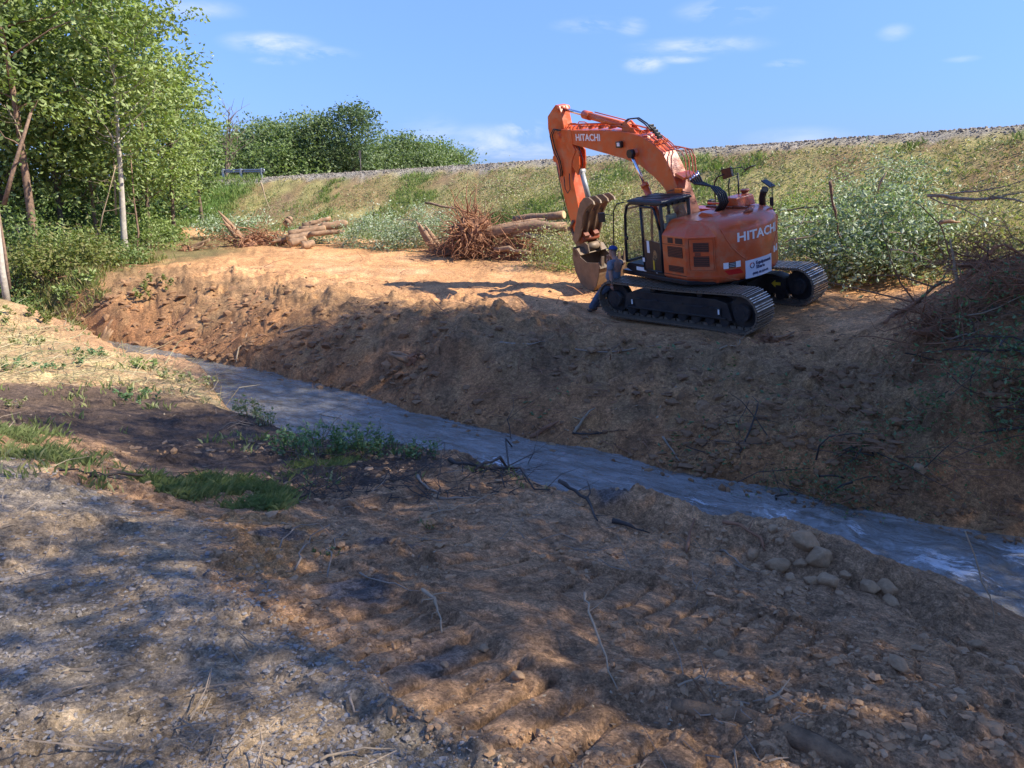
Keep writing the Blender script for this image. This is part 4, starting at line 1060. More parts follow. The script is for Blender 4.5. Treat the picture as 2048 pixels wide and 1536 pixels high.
    for i, y_ in enumerate((-.20, -.10, .02, .14)):
        lift = .03 * (i % 3)
        pp = [(x, y_, z + lift) for x, z in px_] + [(.95, y_ - .02, 4.32 + lift), (.62, y_ - .05, 4.25 + lift), (.50, y_ - .05, 4.05), (.48, y_ - .05, 3.72 - .03 * i), (.40, y_ - .05, 3.55 - .03 * i)]
        if i in (0, 3): pp = [(5.9, y_, 5.02), (5.6, y_, 5.22), (5.3, y_, 5.20)] + pp[1:]
        m_ = MB(); m_.tube(pp, .017, 6); sub(m_, 'hydraulic_pipe', M['orange'], boom)
    for x in (5.5, 5.0, 4.5, 4.0, 3.5, 2.1, 1.5):
        z = float(np.interp(-x, [-p[0] for p in px_], [p[1] for p in px_])); m_ = MB(); m_.box((x, 0, z - .03), (.05, .46, .10)); sub(m_, 'pipe_clamp', M['orange'], boom)
    m_ = MB(); m_.box((.62, -.03, 3.62), (.34, .50, .07), Matrix.Rotation(-.35, 3, 'Y')); sub(m_, 'pipe_bracket', M['orange'], boom)
    # valve cluster on the knee
    m_ = MB()
    for i in range(5): m_.box((2.0 - i * .14, -.1 + .05 * i, 4.93 - i * .07), (.09, .14, .10))
    sub(m_, 'valve_block', M['hose'], boom, bevel=.01)
    # rubber hoses: machine body to boom, knee loop, boom to stick
    for i in range(5):
        y_ = -.26 + .07 * i
        m_ = MB(); m_.tube([(.42, y_, 3.62 - .03 * i), (.28, y_, 3.40), (.0, y_ - .02, 3.30 + .02 * i), (-.28, y_ - .04, 3.26 + .02 * i), (-.50, y_ - .05, 3.12), (-.58, y_ - .05, 2.9), (-.42, y_ - .05, 2.72), (-.30, y_ - .05, 2.6)], .028, 7); part(m_, 'hydraulic_hose', M['hose'])
        m_ = MB(); m_.tube([(.46, y_, 3.68 - .03 * i), (.38, y_, 3.56 - .03 * i)], .03, 7); part(m_, 'hose_fitting', M['chrome'])
    for dy in (.02, .10):
        m_ = MB(); m_.tube([(3.05, dy, 5.05), (2.75, dy, 5.18), (2.35, dy, 5.18), (2.0, dy + .02, 5.02), (1.75, dy + .04, 4.85)], .02, 7); part(m_, 'hydraulic_hose', M['hose'])
    for y_, k in ((.27, 0), (.33, .04)):
        m_ = MB(); m_.tube([(6.0, y_, 5.04), (6.32, y_, 5.10), (6.55 + k, y_ - .02, 4.9), (6.52 + k, y_ - .05, 4.5), (6.32, y_ - .06, 4.1), (6.28, y_ - .07, 3.75), (6.35, y_ - .08, 3.6)], .02, 7); part(m_, 'hydraulic_hose', M['hose'])
    m_ = MB(); m_.tube([(6.15, .24, 3.6), (6.1, .28, 3.2), (5.95, .30, 3.08), (5.80, .29, 3.2), (5.78, .26, 3.7)], .016, 6); part(m_, 'hydraulic_hose', M['hose'])
    m_ = MB(); m_.tube([(5.50, .12, 4.7), (5.25, .14, 4.45), (5.12, .14, 4.1), (5.2, .12, 3.9), (5.42, .10, 3.8)], .016, 6); part(m_, 'hydraulic_hose', M['hose'])
    m_ = MB(); m_.tube([(6.6, .18, 3.9), (6.45, .20, 3.0), (6.3, .20, 2.4)], .014, 6); part(m_, 'hydraulic_hose', M['hose'])
    # boom cylinders
    for y_ in (.40, -.40):
        foot = Vector((.92, y_, 1.75)); top = Vector((2.35, y_, 4.27)); mid = foot.lerp(top, .66)
        c_ = MB(); c_.tube([foot, mid], .095, 16); c_.tube([mid - (top - foot).normalized() * .07, mid + (top - foot).normalized() * .03], .115, 16); c_.tube([foot + Vector((0, -.09, 0)), foot + Vector((0, .09, 0))], .13, 14); co_ = part(c_, 'boom_cylinder', M['orange'])
        sub(MB().tube([mid, top], .05, 14), 'rod', M['chrome'], co_); sub(MB().tube([top + Vector((0, -.07, 0)), top + Vector((0, .07, 0))], .12, 16), 'rod_eye', M['hose'], co_)
    # arm cylinder
    p0, p1, p2 = Vector((6.16, 0, 5.68)), Vector((4.94, 0, 5.42)), Vector((2.88, 0, 4.98))
    c_ = MB(); c_.tube([p1, p2], .105, 18); c_.tube([p1 + (p1 - p2).normalized() * .06, p1 - (p1 - p2).normalized() * .28], .13, 18); c_.tube([p2 + Vector((0, -.09, 0)), p2 + Vector((0, .09, 0))], .12, 14)
    c_.tube([(4.6, .12, 5.46), (3.1, .12, 5.14)], .018, 6); c_.tube([(4.6, -.12, 5.46), (3.1, -.12, 5.14)], .018, 6)
    co_ = part(c_, 'arm_cylinder', M['orange']); sub(MB().tube([p0, p1], .055, 14), 'rod', M['chrome'], co_); sub(MB().tube([p0 + Vector((0, -.1, 0)), p0 + Vector((0, .1, 0))], .11, 14), 'rod_eye', M['orange'], co_)
    # stick
    st_o = [(6.02, 5.60), (6.10, 5.78), (6.28, 5.82), (6.46, 5.72), (6.82, 5.50), (6.88, 5.14), (6.74, 4.30), (6.66, 4.22), (6.46, 3.57), (6.38, 2.76), (6.12, 2.0), (5.98, 1.58), (5.84, 1.48), (5.72, 1.60), (5.64, 2.0), (5.60, 2.27), (5.66, 2.9), (5.80, 3.7), (5.72, 4.05), (5.42, 4.40), (5.62, 4.62), (5.90, 4.75), (5.95, 5.2)]
    sk = MB(); sk.prism(st_o, -.17, .17); stick = part(sk, 'stick', M['orange'], fixn=True, bevel=.012)
    for pp_, r_ in (((6.16, .24, 5.68), .09), ((6.18, .26, 4.87), .13), ((5.88, .24, 1.58), .09)):
        sub(MB().tube([(pp_[0], -pp_[1], pp_[2]), pp_], r_, 16), 'boss', M['orange'], stick)
    bs = MB()
    for s_ in (-1, 1): bs.prism([(5.62, 4.62), (5.30, 4.38), (5.34, 3.95), (5.50, 3.62), (5.75, 3.9), (5.85, 4.3)], s_ * .12 - .018, s_ * .12 + .018)
    sub(bs, 'cylinder_bracket', M['orange'], stick, fixn=True)
    sub(MB().tube([(6.18, -.275, 4.87), (6.18, .275, 4.87)], .045, 12), 'pin', M['chrome'], stick)
    # bucket cylinder on the far side of the stick
    p0, p1, p2 = Vector((6.78, 0, 4.15)), Vector((6.44, 0, 2.72)), Vector((6.22, 0, 1.85))
    c_ = MB(); c_.tube([p0, p1], .095, 16); c_.tube([p0 + Vector((0, -.12, 0)), p0 + Vector((0, .12, 0))], .11, 14); co_ = part(c_, 'bucket_cylinder', M['orange']); sub(MB().tube([p1, p2], .05, 14), 'rod', M['chrome'], co_)
    lk = MB()
    for s_ in (-1, 1):
        lk.tube([(6.22, s_ * .2, 1.88), (5.95, s_ * .2, 2.15)], .05, 10); lk.tube([(6.22, s_ * .14, 1.88), (5.86, s_ * .14, 1.25)], .06, 10)
    lk.tube([(6.22, -.26, 1.88), (6.22, .26, 1.88)], .07, 12); part(lk, 'bucket_link', M['bucket'])
    # thumb and its grey cylinder
    tc_ = MB(); p0, p1, p2 = Vector((5.45, 0, 3.72)), Vector((5.22, 0, 2.85)), Vector((5.30, 0, 2.15))
    tc_.tube([p0, p1], .085, 14); tc_.tube([p0 + Vector((0, -.1, 0)), p0 + Vector((0, .1, 0))], .09, 12); tco = part(tc_, 'thumb_cylinder', M['grey_cyl']); sub(MB().tube([p1, p2], .045, 12), 'rod', M['chrome'], tco)
    th = MB()
    # side plates + tines, curving towards the cab at the tips
    def tine(y_, s=1.0):
        return [(5.66, 1.48), (5.46, 1.56), (5.22, 1.95), (5.02, 2.42), (4.80, 2.66), (4.50, 2.80), (4.36, 2.78), (4.40, 2.88), (4.62, 3.00), (4.88, 2.98), (5.12, 2.82), (5.34, 2.46), (5.58, 1.95), (5.76, 1.62)]
    for y_ in (.40, .14, -.14, -.40):
        th.prism(tine(y_), y_ - .03, y_ + .03)
    th.prism([(5.52, 1.72), (5.26, 2.06), (5.06, 2.48), (5.10, 2.53), (5.33, 2.12), (5.57, 1.80)], -.40, .40)
    tho = part(th, 'thumb', M['bucket'], fixn=True, bevel=.008)
    tb = MB(); tb.prism([(5.62, 1.42), (5.40, 1.48), (5.22, 1.72), (5.40, 1.90), (5.62, 1.7)], .10, .28); tb.prism([(5.62, 1.42), (5.40, 1.48), (5.22, 1.72), (5.40, 1.90), (5.62, 1.7)], -.28, -.10); tb.tube([(5.38, -.33, 1.60), (5.38, .33, 1.60)], .085, 14); part(tb, 'thumb_bracket', M['orange_dark'], fixn=True)
    # bucket
    bw = .54
    sidep = [(5.66, 1.36), (5.74, 1.0), (5.66, .55), (5.44, .20), (5.16, .02), (4.92, -.04), (4.70, .02), (4.50, .22), (4.32, .60), (4.22, .98), (4.60, .95), (4.95, .93), (5.25, 1.06), (5.45, 1.28)]
    bk = MB(); bk.prism(sidep, bw - .025, bw); bk.prism(sidep, -bw, -bw + .025)
    shell = sidep[:10]
    for p, q in zip(shell[:-1], shell[1:]):
        d_ = Vector((q[0] - p[0], 0, q[1] - p[1])); nn = Vector((-d_.z, 0, d_.x)).normalized() * .028
        cen = Vector((4.95, 0, .55)); mid = Vector(((p[0] + q[0]) / 2, 0, (p[1] + q[1]) / 2))
        if (cen - mid).dot(nn) < 0: nn = -nn
        bk.add([(p[0], -bw, p[1]), (p[0], bw, p[1]), (q[0], bw, q[1]), (q[0], -bw, q[1]), (p[0] + nn.x, -bw, p[1] + nn.z), (p[0] + nn.x, bw, p[1] + nn.z), (q[0] + nn.x, bw, q[1] + nn.z), (q[0] + nn.x, -bw, q[1] + nn.z)],
               [(0, 1, 2, 3), (7, 6, 5, 4), (0, 4, 5, 1), (2, 6, 7, 3), (1, 5, 6, 2), (0, 3, 7, 4)])
    bko = part(bk, 'bucket', M['bucket'], fixn=True, bevel=.006)
    tq = MB(); tq.prism([(5.50, 1.34), (5.66, 1.30), (5.60, 1.05), (5.40, 1.08)], -bw, bw); tq.prism([(5.30, 1.10), (5.48, 1.30), (5.44, 1.34), (5.24, 1.14)], -bw, bw); sub(tq, 'top_plate', M['bucket'], bko, fixn=True)
    er = MB()
    for s_ in (-.24, .24):
        er.prism([(5.95, 1.65), (5.80, 1.70), (5.45, 1.55), (5.18, 1.42), (5.15, 1.20), (5.35, 1.05), (5.62, 1.1), (5.95, 1.45)], s_ - .022, s_ + .022)
    sub(er, 'ear', M['bucket'], bko, fixn=True)
    sub(MB().tube([(5.30, -.26, 1.33), (5.30, .26, 1.33)], .13, 20), 'torque_tube', M['bucket'], bko); sub(MB().tube([(5.88, -.32, 1.58), (5.88, .32, 1.58)], .06, 12), 'pin', M['shoe'], bko)
    lp = MB(); lp.box((4.24, 0, .90), (.05, bw * 2 + .02, .22), Matrix.Rotation(.25, 3, 'Y')); sub(lp, 'lip', M['shoe'], bko)
    for y_ in (-.44, -.22, 0, .22, .44):
        tt = MB(); tt.prism([(4.28, .86), (4.20, .86), (4.14, 1.18), (4.18, 1.18)], y_ - .05, y_ + .05); sub(tt, 'tooth', M['shoe'], bko, fixn=True)
    # ---- rails and mirrors on the right and rear
    rl = MB(); rl.tube([(.92, -1.30, 2.5), (.92, -1.30, 3.20), (.80, -1.30, 3.35), (.55, -1.3, 3.42)], .02, 7); rl.tube([(.10, -1.38, 2.66), (.10, -1.38, 3.45)], .024, 7); rl.tube([(.42, -1.36, 2.6), (.45, -1.36, 3.1), (.40, -1.36, 3.3)], .018, 6); rl.tube([(1.0, -1.3, 3.05), (.60, -1.3, 3.60)], .012, 6); part(rl, 'guard_rail', M['black'])
    mr = MB(); mr.box((.45, -1.34, 3.45), (.36, .08, .26), Matrix.Rotation(.25, 3, 'Y')); mr.tube([(.6, -1.3, 3.56), (-.1, -1.36, 3.60)], .014, 6); part(mr, 'mirror', M['black'], bevel=.02)
    mr = MB(); mr.box((-.28, -1.42, 3.58), (.30, .16, .03), Matrix.Rotation(.35, 3, 'Y')); mr.tube([(-.05, -1.38, 3.45), (-.2, -1.40, 3.52)], .014, 6); part(mr, 'mirror', M['black'], bevel=.012)
    mr = MB(); mr.tube([(-1.32, -1.10, 2.6), (-1.32, -1.10, 3.22)], .016, 6); mr.box((-1.22, -1.08, 3.24), (.34, .20, .03), Matrix.Rotation(-.5, 3, 'Y')); mr.box((-1.30, -1.10, 2.78), (.12, .02, .22)); part(mr, 'mirror', M['black'], bevel=.012)
    bx = MB(); bx.box((.95, -1.18, 2.62), (.16, .18, .26)); part(bx, 'work_light', M['black'], bevel=.02)
    bx = MB(); bx.box((.35, -.95, 2.70), (1.0, .06, .05)); bx.box((.5, -.7, 2.58), (1.2, .4, .12)); part(bx, 'tank_cover', M['orange'], bevel=.01)
    return root
excavator = build_excavator()

# ------------------------------------------------------------------ the driver leaning on the track
def skin_body(name, joints, edges, mat, parent=None, sub_=2, root_i=0):
    me = bpy.data.meshes.new(name); me.from_pydata([j[0] for j in joints], edges, [])
    o = bpy.data.objects.new(name, me); C.objects.link(o)
    bpy.context.view_layer.objects.active = o
    md = o.modifiers.new('skin', 'SKIN'); md.use_smooth_shade = True; md.branch_smoothing = .4
    sv = me.skin_vertices
    if not sv:
        bpy.context.view_layer.objects.active = o; bpy.ops.object.select_all(action='DESELECT'); o.select_set(True)
        bpy.ops.mesh.customdata_skin_add(); sv = me.skin_vertices
    for i, j in enumerate(joints):
        r = j[1]; sv[0].data[i].radius = (r, r) if not isinstance(r, tuple) else r; sv[0].data[i].use_root = (i == root_i)
    ms = o.modifiers.new('sub', 'SUBSURF'); ms.levels = sub_; ms.render_levels = sub_
    dg = bpy.context.evaluated_depsgraph_get(); m2 = bpy.data.meshes.new_from_object(o.evaluated_get(dg))
    o.modifiers.clear(); old = o.data; o.data = m2; m2.name = name; bpy.data.meshes.remove(old)
    m2.materials.clear(); m2.materials.append(mat)
    for p in m2.polygons: p.use_smooth = True
    if parent: o.parent = parent
    return o

def build_person():
    U = MACH.to_3x3()
    fwd = (U @ Vector((1, 0, 0))); fwd.z = 0; fwd.normalize()
    side = Vector((-fwd.y, fwd.x, 0))           # machine left
    hipw = MACH @ Vector((2.62, 1.50, 0)); feet = MACH @ Vector((3.10, 1.45, 0))
    zf = gz(feet.x, feet.y)
    root = empty('person', (feet.x, feet.y, zf), 'man in blue cap, grey-blue T-shirt and jeans leaning on the excavator track', 'person')
    root.rotation_euler = (0, 0, math.atan2(fwd.y, fwd.x)); root.scale = (1.28, 1.22, 1.10)
    # local: x forward (the way he faces), y his left, z up
    hip = (-.60, 0, .86)
    J = [(hip, .125), ((-.64, 0, 1.00), .125), ((-.70, 0, 1.16), .135), ((-.73, 0, 1.32), .13), ((-.72, 0, 1.42), .075), ((-.63, 0, 1.50), .058), ((-.60, 0, 1.56), .085), ((-.585, 0, 1.64), .095), ((-.59, 0, 1.71), .075),
         ((-.60, .10, .82), .095), ((-.34, .13, .52), .070), ((-.12, .14, .16), .050), ((-.10, .14, .07), .045), ((.02, .15, .045), .035),
         ((-.60, -.10, .82), .095), ((-.28, -.12, .50), .070), ((-.02, -.13, .15), .050), ((.0, -.13, .07), .045), ((.13, -.14, .045), .035),
         ((-.69, .20, 1.36), .060), ((-.76, .25, 1.10), .045), ((-.80, .24, .88), .036), ((-.80, .235, .80), .035),
         ((-.66, -.20, 1.36), .060), ((-.50, -.24, 1.14), .045), ((-.36, -.10, 1.34), .034), ((-.40, -.06, 1.45), .034)]
    E = [(0, 1), (1, 2), (2, 3), (3, 4), (4, 5), (5, 6), (6, 7), (7, 8), (0, 9), (9, 10), (10, 11), (11, 12), (12, 13), (0, 14), (14, 15), (15, 16), (16, 17), (17, 18),
         (3, 19), (19, 20), (20, 21), (21, 22), (3, 23), (23, 24), (24, 25), (25, 26)]
    body = skin_body('body', J, E, M['skin'], root)
    # fingers on both hands
    for base, d0_, sgn in ((Vector((-.80, .235, .80)), Vector((-.05, 0, -1)), 1), (Vector((-.40, -.06, 1.45)), Vector((-.55, .1, .75)), -1)):
        d0_.normalize(); sd_ = Vector((1, 0, 0)) - d0_ * d0_.x; sd_.normalize(); pn = d0_.cross(sd_)
        for k, ln in enumerate((.070, .082, .076, .058)):
            o0 = base + sd_ * (-.030 + .020 * k); pts = [o0, o0 + d0_ * .045, o0 + d0_ * (.045 + ln * .5) + pn * .012, o0 + d0_ * (.045 + ln * .85) + pn * .035]
            m_ = MB(); m_.tube(pts, [.011, .010, .009, .007], 6); f_ = m_.build('finger', M['skin']); f_.parent = body
        pts = [base + sd_ * .02, base + sd_ * .045 + d0_ * .03, base + sd_ * .05 + d0_ * .06 + pn * .02]; m_ = MB(); m_.tube(pts, [.013, .011, .008], 6); f_ = m_.build('thumb', M['skin']); f_.parent = body
    # face
    m_ = MB(); m_.add([(-.498, -.014, 1.645), (-.498, .014, 1.645), (-.465, 0, 1.632), (-.50, 0, 1.70)], [(0, 1, 2), (0, 2, 3), (1, 3, 2), (0, 3, 1)]); f_ = m_.build('nose', M['skin']); f_.parent = body
    for s_ in (-1, 1):
        bpy_e = MB(); bpy_e.tube([(-.520, s_ * .034, 1.685), (-.503, s_ * .034, 1.685)], .010, 8); f_ = bpy_e.build('eye', M['hair']); f_.parent = body
        e_ = MB(); e_.box((-.60, s_ * .092, 1.66), (.035, .014, .06)); f_ = e_.build('ear', M['skin'], bevel=.006); f_.parent = body
    m_ = MB(); m_.box((-.512, 0, 1.605), (.012, .045, .010)); f_ = m_.build('mouth', M['hair']); f_.parent = body
    hairo = skin_body('hair', [((-.625, 0, 1.63), .088), ((-.62, 0, 1.72), .090)], [(0, 1)], M['hair'], root)
    shirt = skin_body('shirt', [((-.62, 0, .86), .172), ((-.62, 0, 1.04), .19), ((-.66, 0, 1.22), .165), ((-.67, 0, 1.36), .150), ((-.655, 0, 1.45), .085), ((-.69, .20, 1.37), .085), ((-.745, .25, 1.17), .075), ((-.66, -.20, 1.37), .085), ((-.55, -.25, 1.20), .075)],
                      [(0, 1), (1, 2), (2, 3), (3, 4), (3, 5), (5, 6), (3, 7), (7, 8)], M['shirt'], root)
    jeans = skin_body('trousers', [((-.60, 0, .86), .145), ((-.60, .10, .80), .118), ((-.34, .13, .52), .092), ((-.13, .14, .18), .075), ((-.11, .14, .10), .074), ((-.60, -.10, .80), .118), ((-.28, -.12, .50), .092), ((-.03, -.13, .17), .075), ((-.01, -.13, .10), .074), ((-.61, 0, .95), .15)],
                      [(0, 1), (1, 2), (2, 3), (3, 4), (0, 5), (5, 6), (6, 7), (7, 8), (0, 9)], M['jeans'], root)
    m_ = MB(); pr = []
    for k in range(13):
        a = k / 12 * math.pi / 2; pr.append([(-.595 + math.cos(a) * .112 * math.cos(t_), math.cos(a) * .100 * math.sin(t_), 1.70 + math.sin(a) * .10) for t_ in np.linspace(0, 2 * math.pi, 20, endpoint=False)])
    m_.loft(pr, cap=True, smooth=True)
    m_.add([(-.50, -.075, 1.712), (-.50, .075, 1.712), (-.40, .055, 1.690), (-.385, 0, 1.688), (-.40, -.055, 1.690), (-.50, -.075, 1.724), (-.50, .075, 1.724), (-.40, .055, 1.700), (-.385, 0, 1.698), (-.40, -.055, 1.700)],
           [(4, 3, 2, 1, 0), (5, 6, 7, 8, 9), (0, 1, 6, 5), (1, 2, 7, 6), (2, 3, 8, 7), (3, 4, 9, 8), (4, 0, 5, 9)])
    c_ = m_.build('cap', M['cap']); c_.parent = root
    for (x, y_, f_) in ((-.11, .14, 0), (-.01, -.13, 0)):
        b_ = skin_body('boot', [((x, y_, .11), .062), ((x, y_, .055), .058), ((x + .12, y_, .045), .05), ((x + .19, y_, .038), .04)], [(0, 1), (1, 2), (2, 3)], M['boot'], root)
    return root
person = build_person()
# ------------------------------------------------------------------ vegetation helpers
def leaf_quads(P, size, up=.35, aspect=.55, r=None, droop=None):
    """P (n,3) leaf centres -> rhombic leaf faces"""
    r = r or rng; n = len(P)
    nrm = r.normal(size=(n, 3)); nrm[:, 2] = np.abs(nrm[:, 2]) + up; nrm /= np.linalg.norm(nrm, axis=1)[:, None]
    a = r.normal(size=(n, 3)); 
    if droop is not None: a = a * .6 + np.array(droop)
    a -= nrm * (a * nrm).sum(1)[:, None]; a /= np.linalg.norm(a, axis=1)[:, None] + 1e-9
    b = np.cross(nrm, a); s = (size * (.6 + .8 * r.random(n)))[:, None] if np.isscalar(size) else (size * (.6 + .8 * r.random(n)))[:, None]
    bend = nrm * s * .12
    V = np.stack([P - a * s * .5, P + b * s * .5 * aspect - bend, P + a * s * .5, P - b * s * .5 * aspect - bend], 1).reshape(-1, 3)
    F = np.arange(n * 4).reshape(n, 4)
    return V, F
def curve_pts(p0, p1, bendv, n=5, wob=.0, r=None):
    r = r or rng; out = []
    for i in range(n + 1):
        t = i / n; p = np.array(p0) * (1 - t) + np.array(p1) * t + np.array(bendv) * math.sin(math.pi * t)
        if 0 < i: p = p + r.normal(size=3) * wob
        out.append(tuple(p))
    return out
def add_tree(name, base, H, cb, Rr, nleaf, ls, leafm, barkm, tr, label, group=None, cat='tree', seed=0, lean=(0, 0), nl=22, shape='oval', clump=.55, flat=1.0, droop=None, parts=True, up=.35):
    r = np.random.default_rng(seed + 1000)
    root = empty(name, base, label, cat, group)
    top = np.array([lean[0], lean[1], H])
    def axis(t): return np.array([lean[0] * t, lean[1] * t, H * t]) + np.array([math.sin(t * 5 + seed), math.cos(t * 4 + seed * 2), 0]) * .12 * t * (H / 10)
    m = MB(); ts = np.linspace(0, .96, 9)
    m.tube([tuple(axis(t) - (np.array([0, 0, .4]) if t == 0 else 0)) for t in ts], [max(.012, tr * (1 - .88 * t) * (1.35 if t == 0 else 1)) for t in ts], 8)
    C_ = []
    for k in range(nl):
        f = (k + .5) / nl; t = cb / H + (1 - cb / H) * f * .97
        az = k * 2.399 + r.random() * .8
        if shape == 'oval': rad = Rr * math.sqrt(max(.05, 1 - (2 * f - .85) ** 2 / 1.4)) 
        elif shape == 'cone': rad = Rr * (1.05 - f * .9)
        elif shape == 'top': rad = Rr * (.45 + .55 * math.sin(f * math.pi))
        else: rad = Rr
        rad *= .7 + .45 * r.random()
        p0 = axis(t * .93); ang = .35 + .5 * r.random()
        p1 = p0 + np.array([math.cos(az) * rad, math.sin(az) * rad, rad * (ang if shape != 'cone' else .12) * flat])
        pts = curve_pts(p0, p1, (0, 0, -.08 * rad), 4, .04 * rad, r)
        m.tube(pts, [tr * .32 * (1 - .75 * i / 4) * (1 - t * .5) for i in range(5)], 5, caps=False)
        for i, q in enumerate(pts[1:]):
            for _ in range(2 if i < 2 else 3):
                off = r.normal(size=3) * rad * .22 * np.array([1, 1, .7]); C_.append((np.array(q) + off, .35 + .65 * (i + 1) / 4))
    C_.append((axis(1.0), 1)); C_.append((axis(.95), 1))
    m.build('trunk', barkm, root)
    cen = np.array([c for c, _ in C_]); w = np.array([x for _, x in C_]); w /= w.sum()
    if nleaf:
        pick = r.choice(len(cen), nleaf, p=w); cs = clump * (.6 + .8 * r.random(len(cen)))
        P = cen[pick] + r.normal(size=(nleaf, 3)).clip(-1.7, 1.7) * cs[pick][:, None] * np.array([1, 1, .62])
        V, F = leaf_quads(P, ls, up, r=r, droop=droop); np_mesh('crown', V, F, leafm, root)
    return root

# ------------------------------------------------------------------ left wood
def at_ground(px, py, y): 
    p = at_y(px, py, y); return (p.x, p.y, gz(p.x, p.y))
def xg(px, Y):
    """ground point under image column px at distance Y"""
    p = at_y(px, 500, Y); return (p.x, Y, gz(p.x, Y))
def htop(px, py, Y): return at_y(px, py, Y).z
def wood():
    G = 'trees of the wood left of the clearing'
    def T(px, Y, pytop, cbfrac, R, nleaf, ls, lm, bm_, tr, label, seed, **k):
        b = xg(px, Y); H = htop(px, pytop, Y) - b[2]
        k.setdefault('clump', .45); k['clump'] *= .8
        return add_tree(k.pop('name', 'broadleaf_tree'), b, H, H * cbfrac, R, int(nleaf * .72), ls * 1.22, M[lm], M[bm_], tr, label, G, seed=seed, **k)
    T(247, 34, -30, .42, 2.7, 7500, .19, 'leaf_bright', 'bark_pale', .15, 'slender tree with pale grey trunk, foremost at the right edge of the wood', 1, lean=(.9, 0), nl=30, clump=.42)
    T(300, 38.5, -15, .20, 2.5, 8500, .19, 'leaf_bright', 'bark', .12, 'bright green tree leaning right beyond the pale slender trunk', 2, lean=(.6, .3), nl=30, clump=.42)
    T(350, 43, 130, .22, 2.1, 5200, .19, 'leaf_bright', 'bark', .12, 'shorter bright green tree at the right fringe of the wood', 3, nl=26, clump=.45, lean=(.8, 0))
    T(410, 54, 225, .30, 2.0, 3000, .21, 'leaf_mid', 'bark', .14, 'small tree at the far right end of the wood near the guardrail', 4, nl=20)
    T(198, 35.5, 60, .25, 2.5, 6500, .19, 'leaf_mid', 'bark', .10, 'thin crooked tree between the pale trunk and the vine-hung pine', 5, nl=28, clump=.45)
    T(72, 31.5, -260, .45, 3.6, 5600, .22, 'leaf_mid', 'bark_pine', .18, 'thick red-brown pine trunk hung with dead stubs, left part of the wood', 6, nl=20, name='pine_tree')
    T(130, 34, -60, .22, 3.0, 9000, .20, 'leaf_bright', 'bark_dark', .13, 'wide leafy tree just right of the thick pine trunk', 7, nl=32, clump=.5)
    T(20, 33, -80, .18, 3.0, 9000, .20, 'leaf_mid', 'bark_dark', .15, 'dense tree at the left edge of the picture', 8, nl=32, clump=.5)
    T(-70, 33, -120, .05, 3.2, 7000, .22, 'leaf_mid', 'bark_dark', .16, 'dense tree partly cut by the left edge of the picture', 9, nl=26, clump=.55)
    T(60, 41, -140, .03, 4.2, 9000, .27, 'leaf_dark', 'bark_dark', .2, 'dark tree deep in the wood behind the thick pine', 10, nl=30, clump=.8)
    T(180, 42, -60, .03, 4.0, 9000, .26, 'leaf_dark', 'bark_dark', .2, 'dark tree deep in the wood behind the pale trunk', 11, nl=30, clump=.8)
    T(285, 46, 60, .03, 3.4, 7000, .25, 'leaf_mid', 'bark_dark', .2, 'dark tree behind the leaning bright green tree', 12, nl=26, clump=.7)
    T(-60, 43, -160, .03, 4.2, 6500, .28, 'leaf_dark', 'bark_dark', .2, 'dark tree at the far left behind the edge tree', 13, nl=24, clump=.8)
    T(350, 56, 150, .03, 3.8, 5000, .27, 'leaf_mid', 'bark_dark', .2, 'tall rounded tree behind the right fringe of the wood', 14, nl=24, clump=.7)
    T(-190, 38, -200, .05, 4.2, 4000, .3, 'leaf_mid', 'bark_dark', .2, 'tree outside the left edge of the picture', 15, nl=20, clump=.8)
    # pine bough hanging in at the top
    b = xg(90, 29)
    # leaning bare trunks and bleached snags at the left edge
    def stem(name, pts, r0, r1, mat, label, cat='trunk', group=None, br=0, seed=0):
        r = np.random.default_rng(seed); P = [at_y(*p) for p in pts]; o0 = P[0].copy(); m = MB()
        n = len(P); m.tube([p - o0 for p in P], [r0 + (r1 - r0) * i / (n - 1) for i in range(n)], 8)
        for k in range(br):
            t = .35 + .6 * r.random(); i = min(n - 2, int(t * (n - 1))); p = (P[i].lerp(P[i + 1], r.random()) - o0)
            q = p + Vector((r.normal() * .7, r.normal() * .3, .15 + r.random() * .5)); m.tube(curve_pts(p, q, (0, 0, -.08), 3, .04, r), [r1 * .7, r1 * .5, r1 * .35, .006], 5, caps=False)
        o = m.build(name, mat); o.location = o0; tag(o, label, cat, group); return o
    stem('leaning_trunk', [(8, 410, 29), (25, 345, 29.2), (48, 270, 29.5), (62, 225, 30)], .085, .05, M['bark_pine'], 'thin reddish trunk leaning against the thick pine', seed=3, br=3)
    stem('tree_trunk', [(14, 602, 25.5), (4, 540, 25.7), (-8, 430, 26), (-30, 250, 26.5)], .12, .07, M['bark_pale'], 'pale bare trunk at the creek bank, leftmost of the trunks', seed=4)
    stem('tree_trunk', [(20, 578, 27), (10, 505, 27.2), (2, 455, 27.5), (-10, 380, 28)], .06, .04, M['bark_pine'], 'thin brown trunk just right of the leftmost pale trunk', seed=5, br=2)
    stem('dead_sapling', [(196, 480, 33), (205, 430, 33), (215, 395, 33), (232, 330, 33)], .035, .015, M['twig_pale'], 'bleached forked dead sapling in the undergrowth left of the pale trunk', 'sapling', seed=6, br=8)
    stem('dead_sapling', [(272, 512, 35), (277, 465, 35), (268, 400, 35.2), (258, 270, 35.5)], .055, .025, M['bark_pine'], 'thin brown stem just right of the pale grey trunk', 'sapling', seed=7, br=6)
    stem('dead_sapling', [(232, 430, 34), (228, 330, 34.2), (222, 240, 34.5)], .045, .02, M['twig_pale'], 'thin pale stem just left of the pale grey trunk', 'sapling', seed=8, br=7)
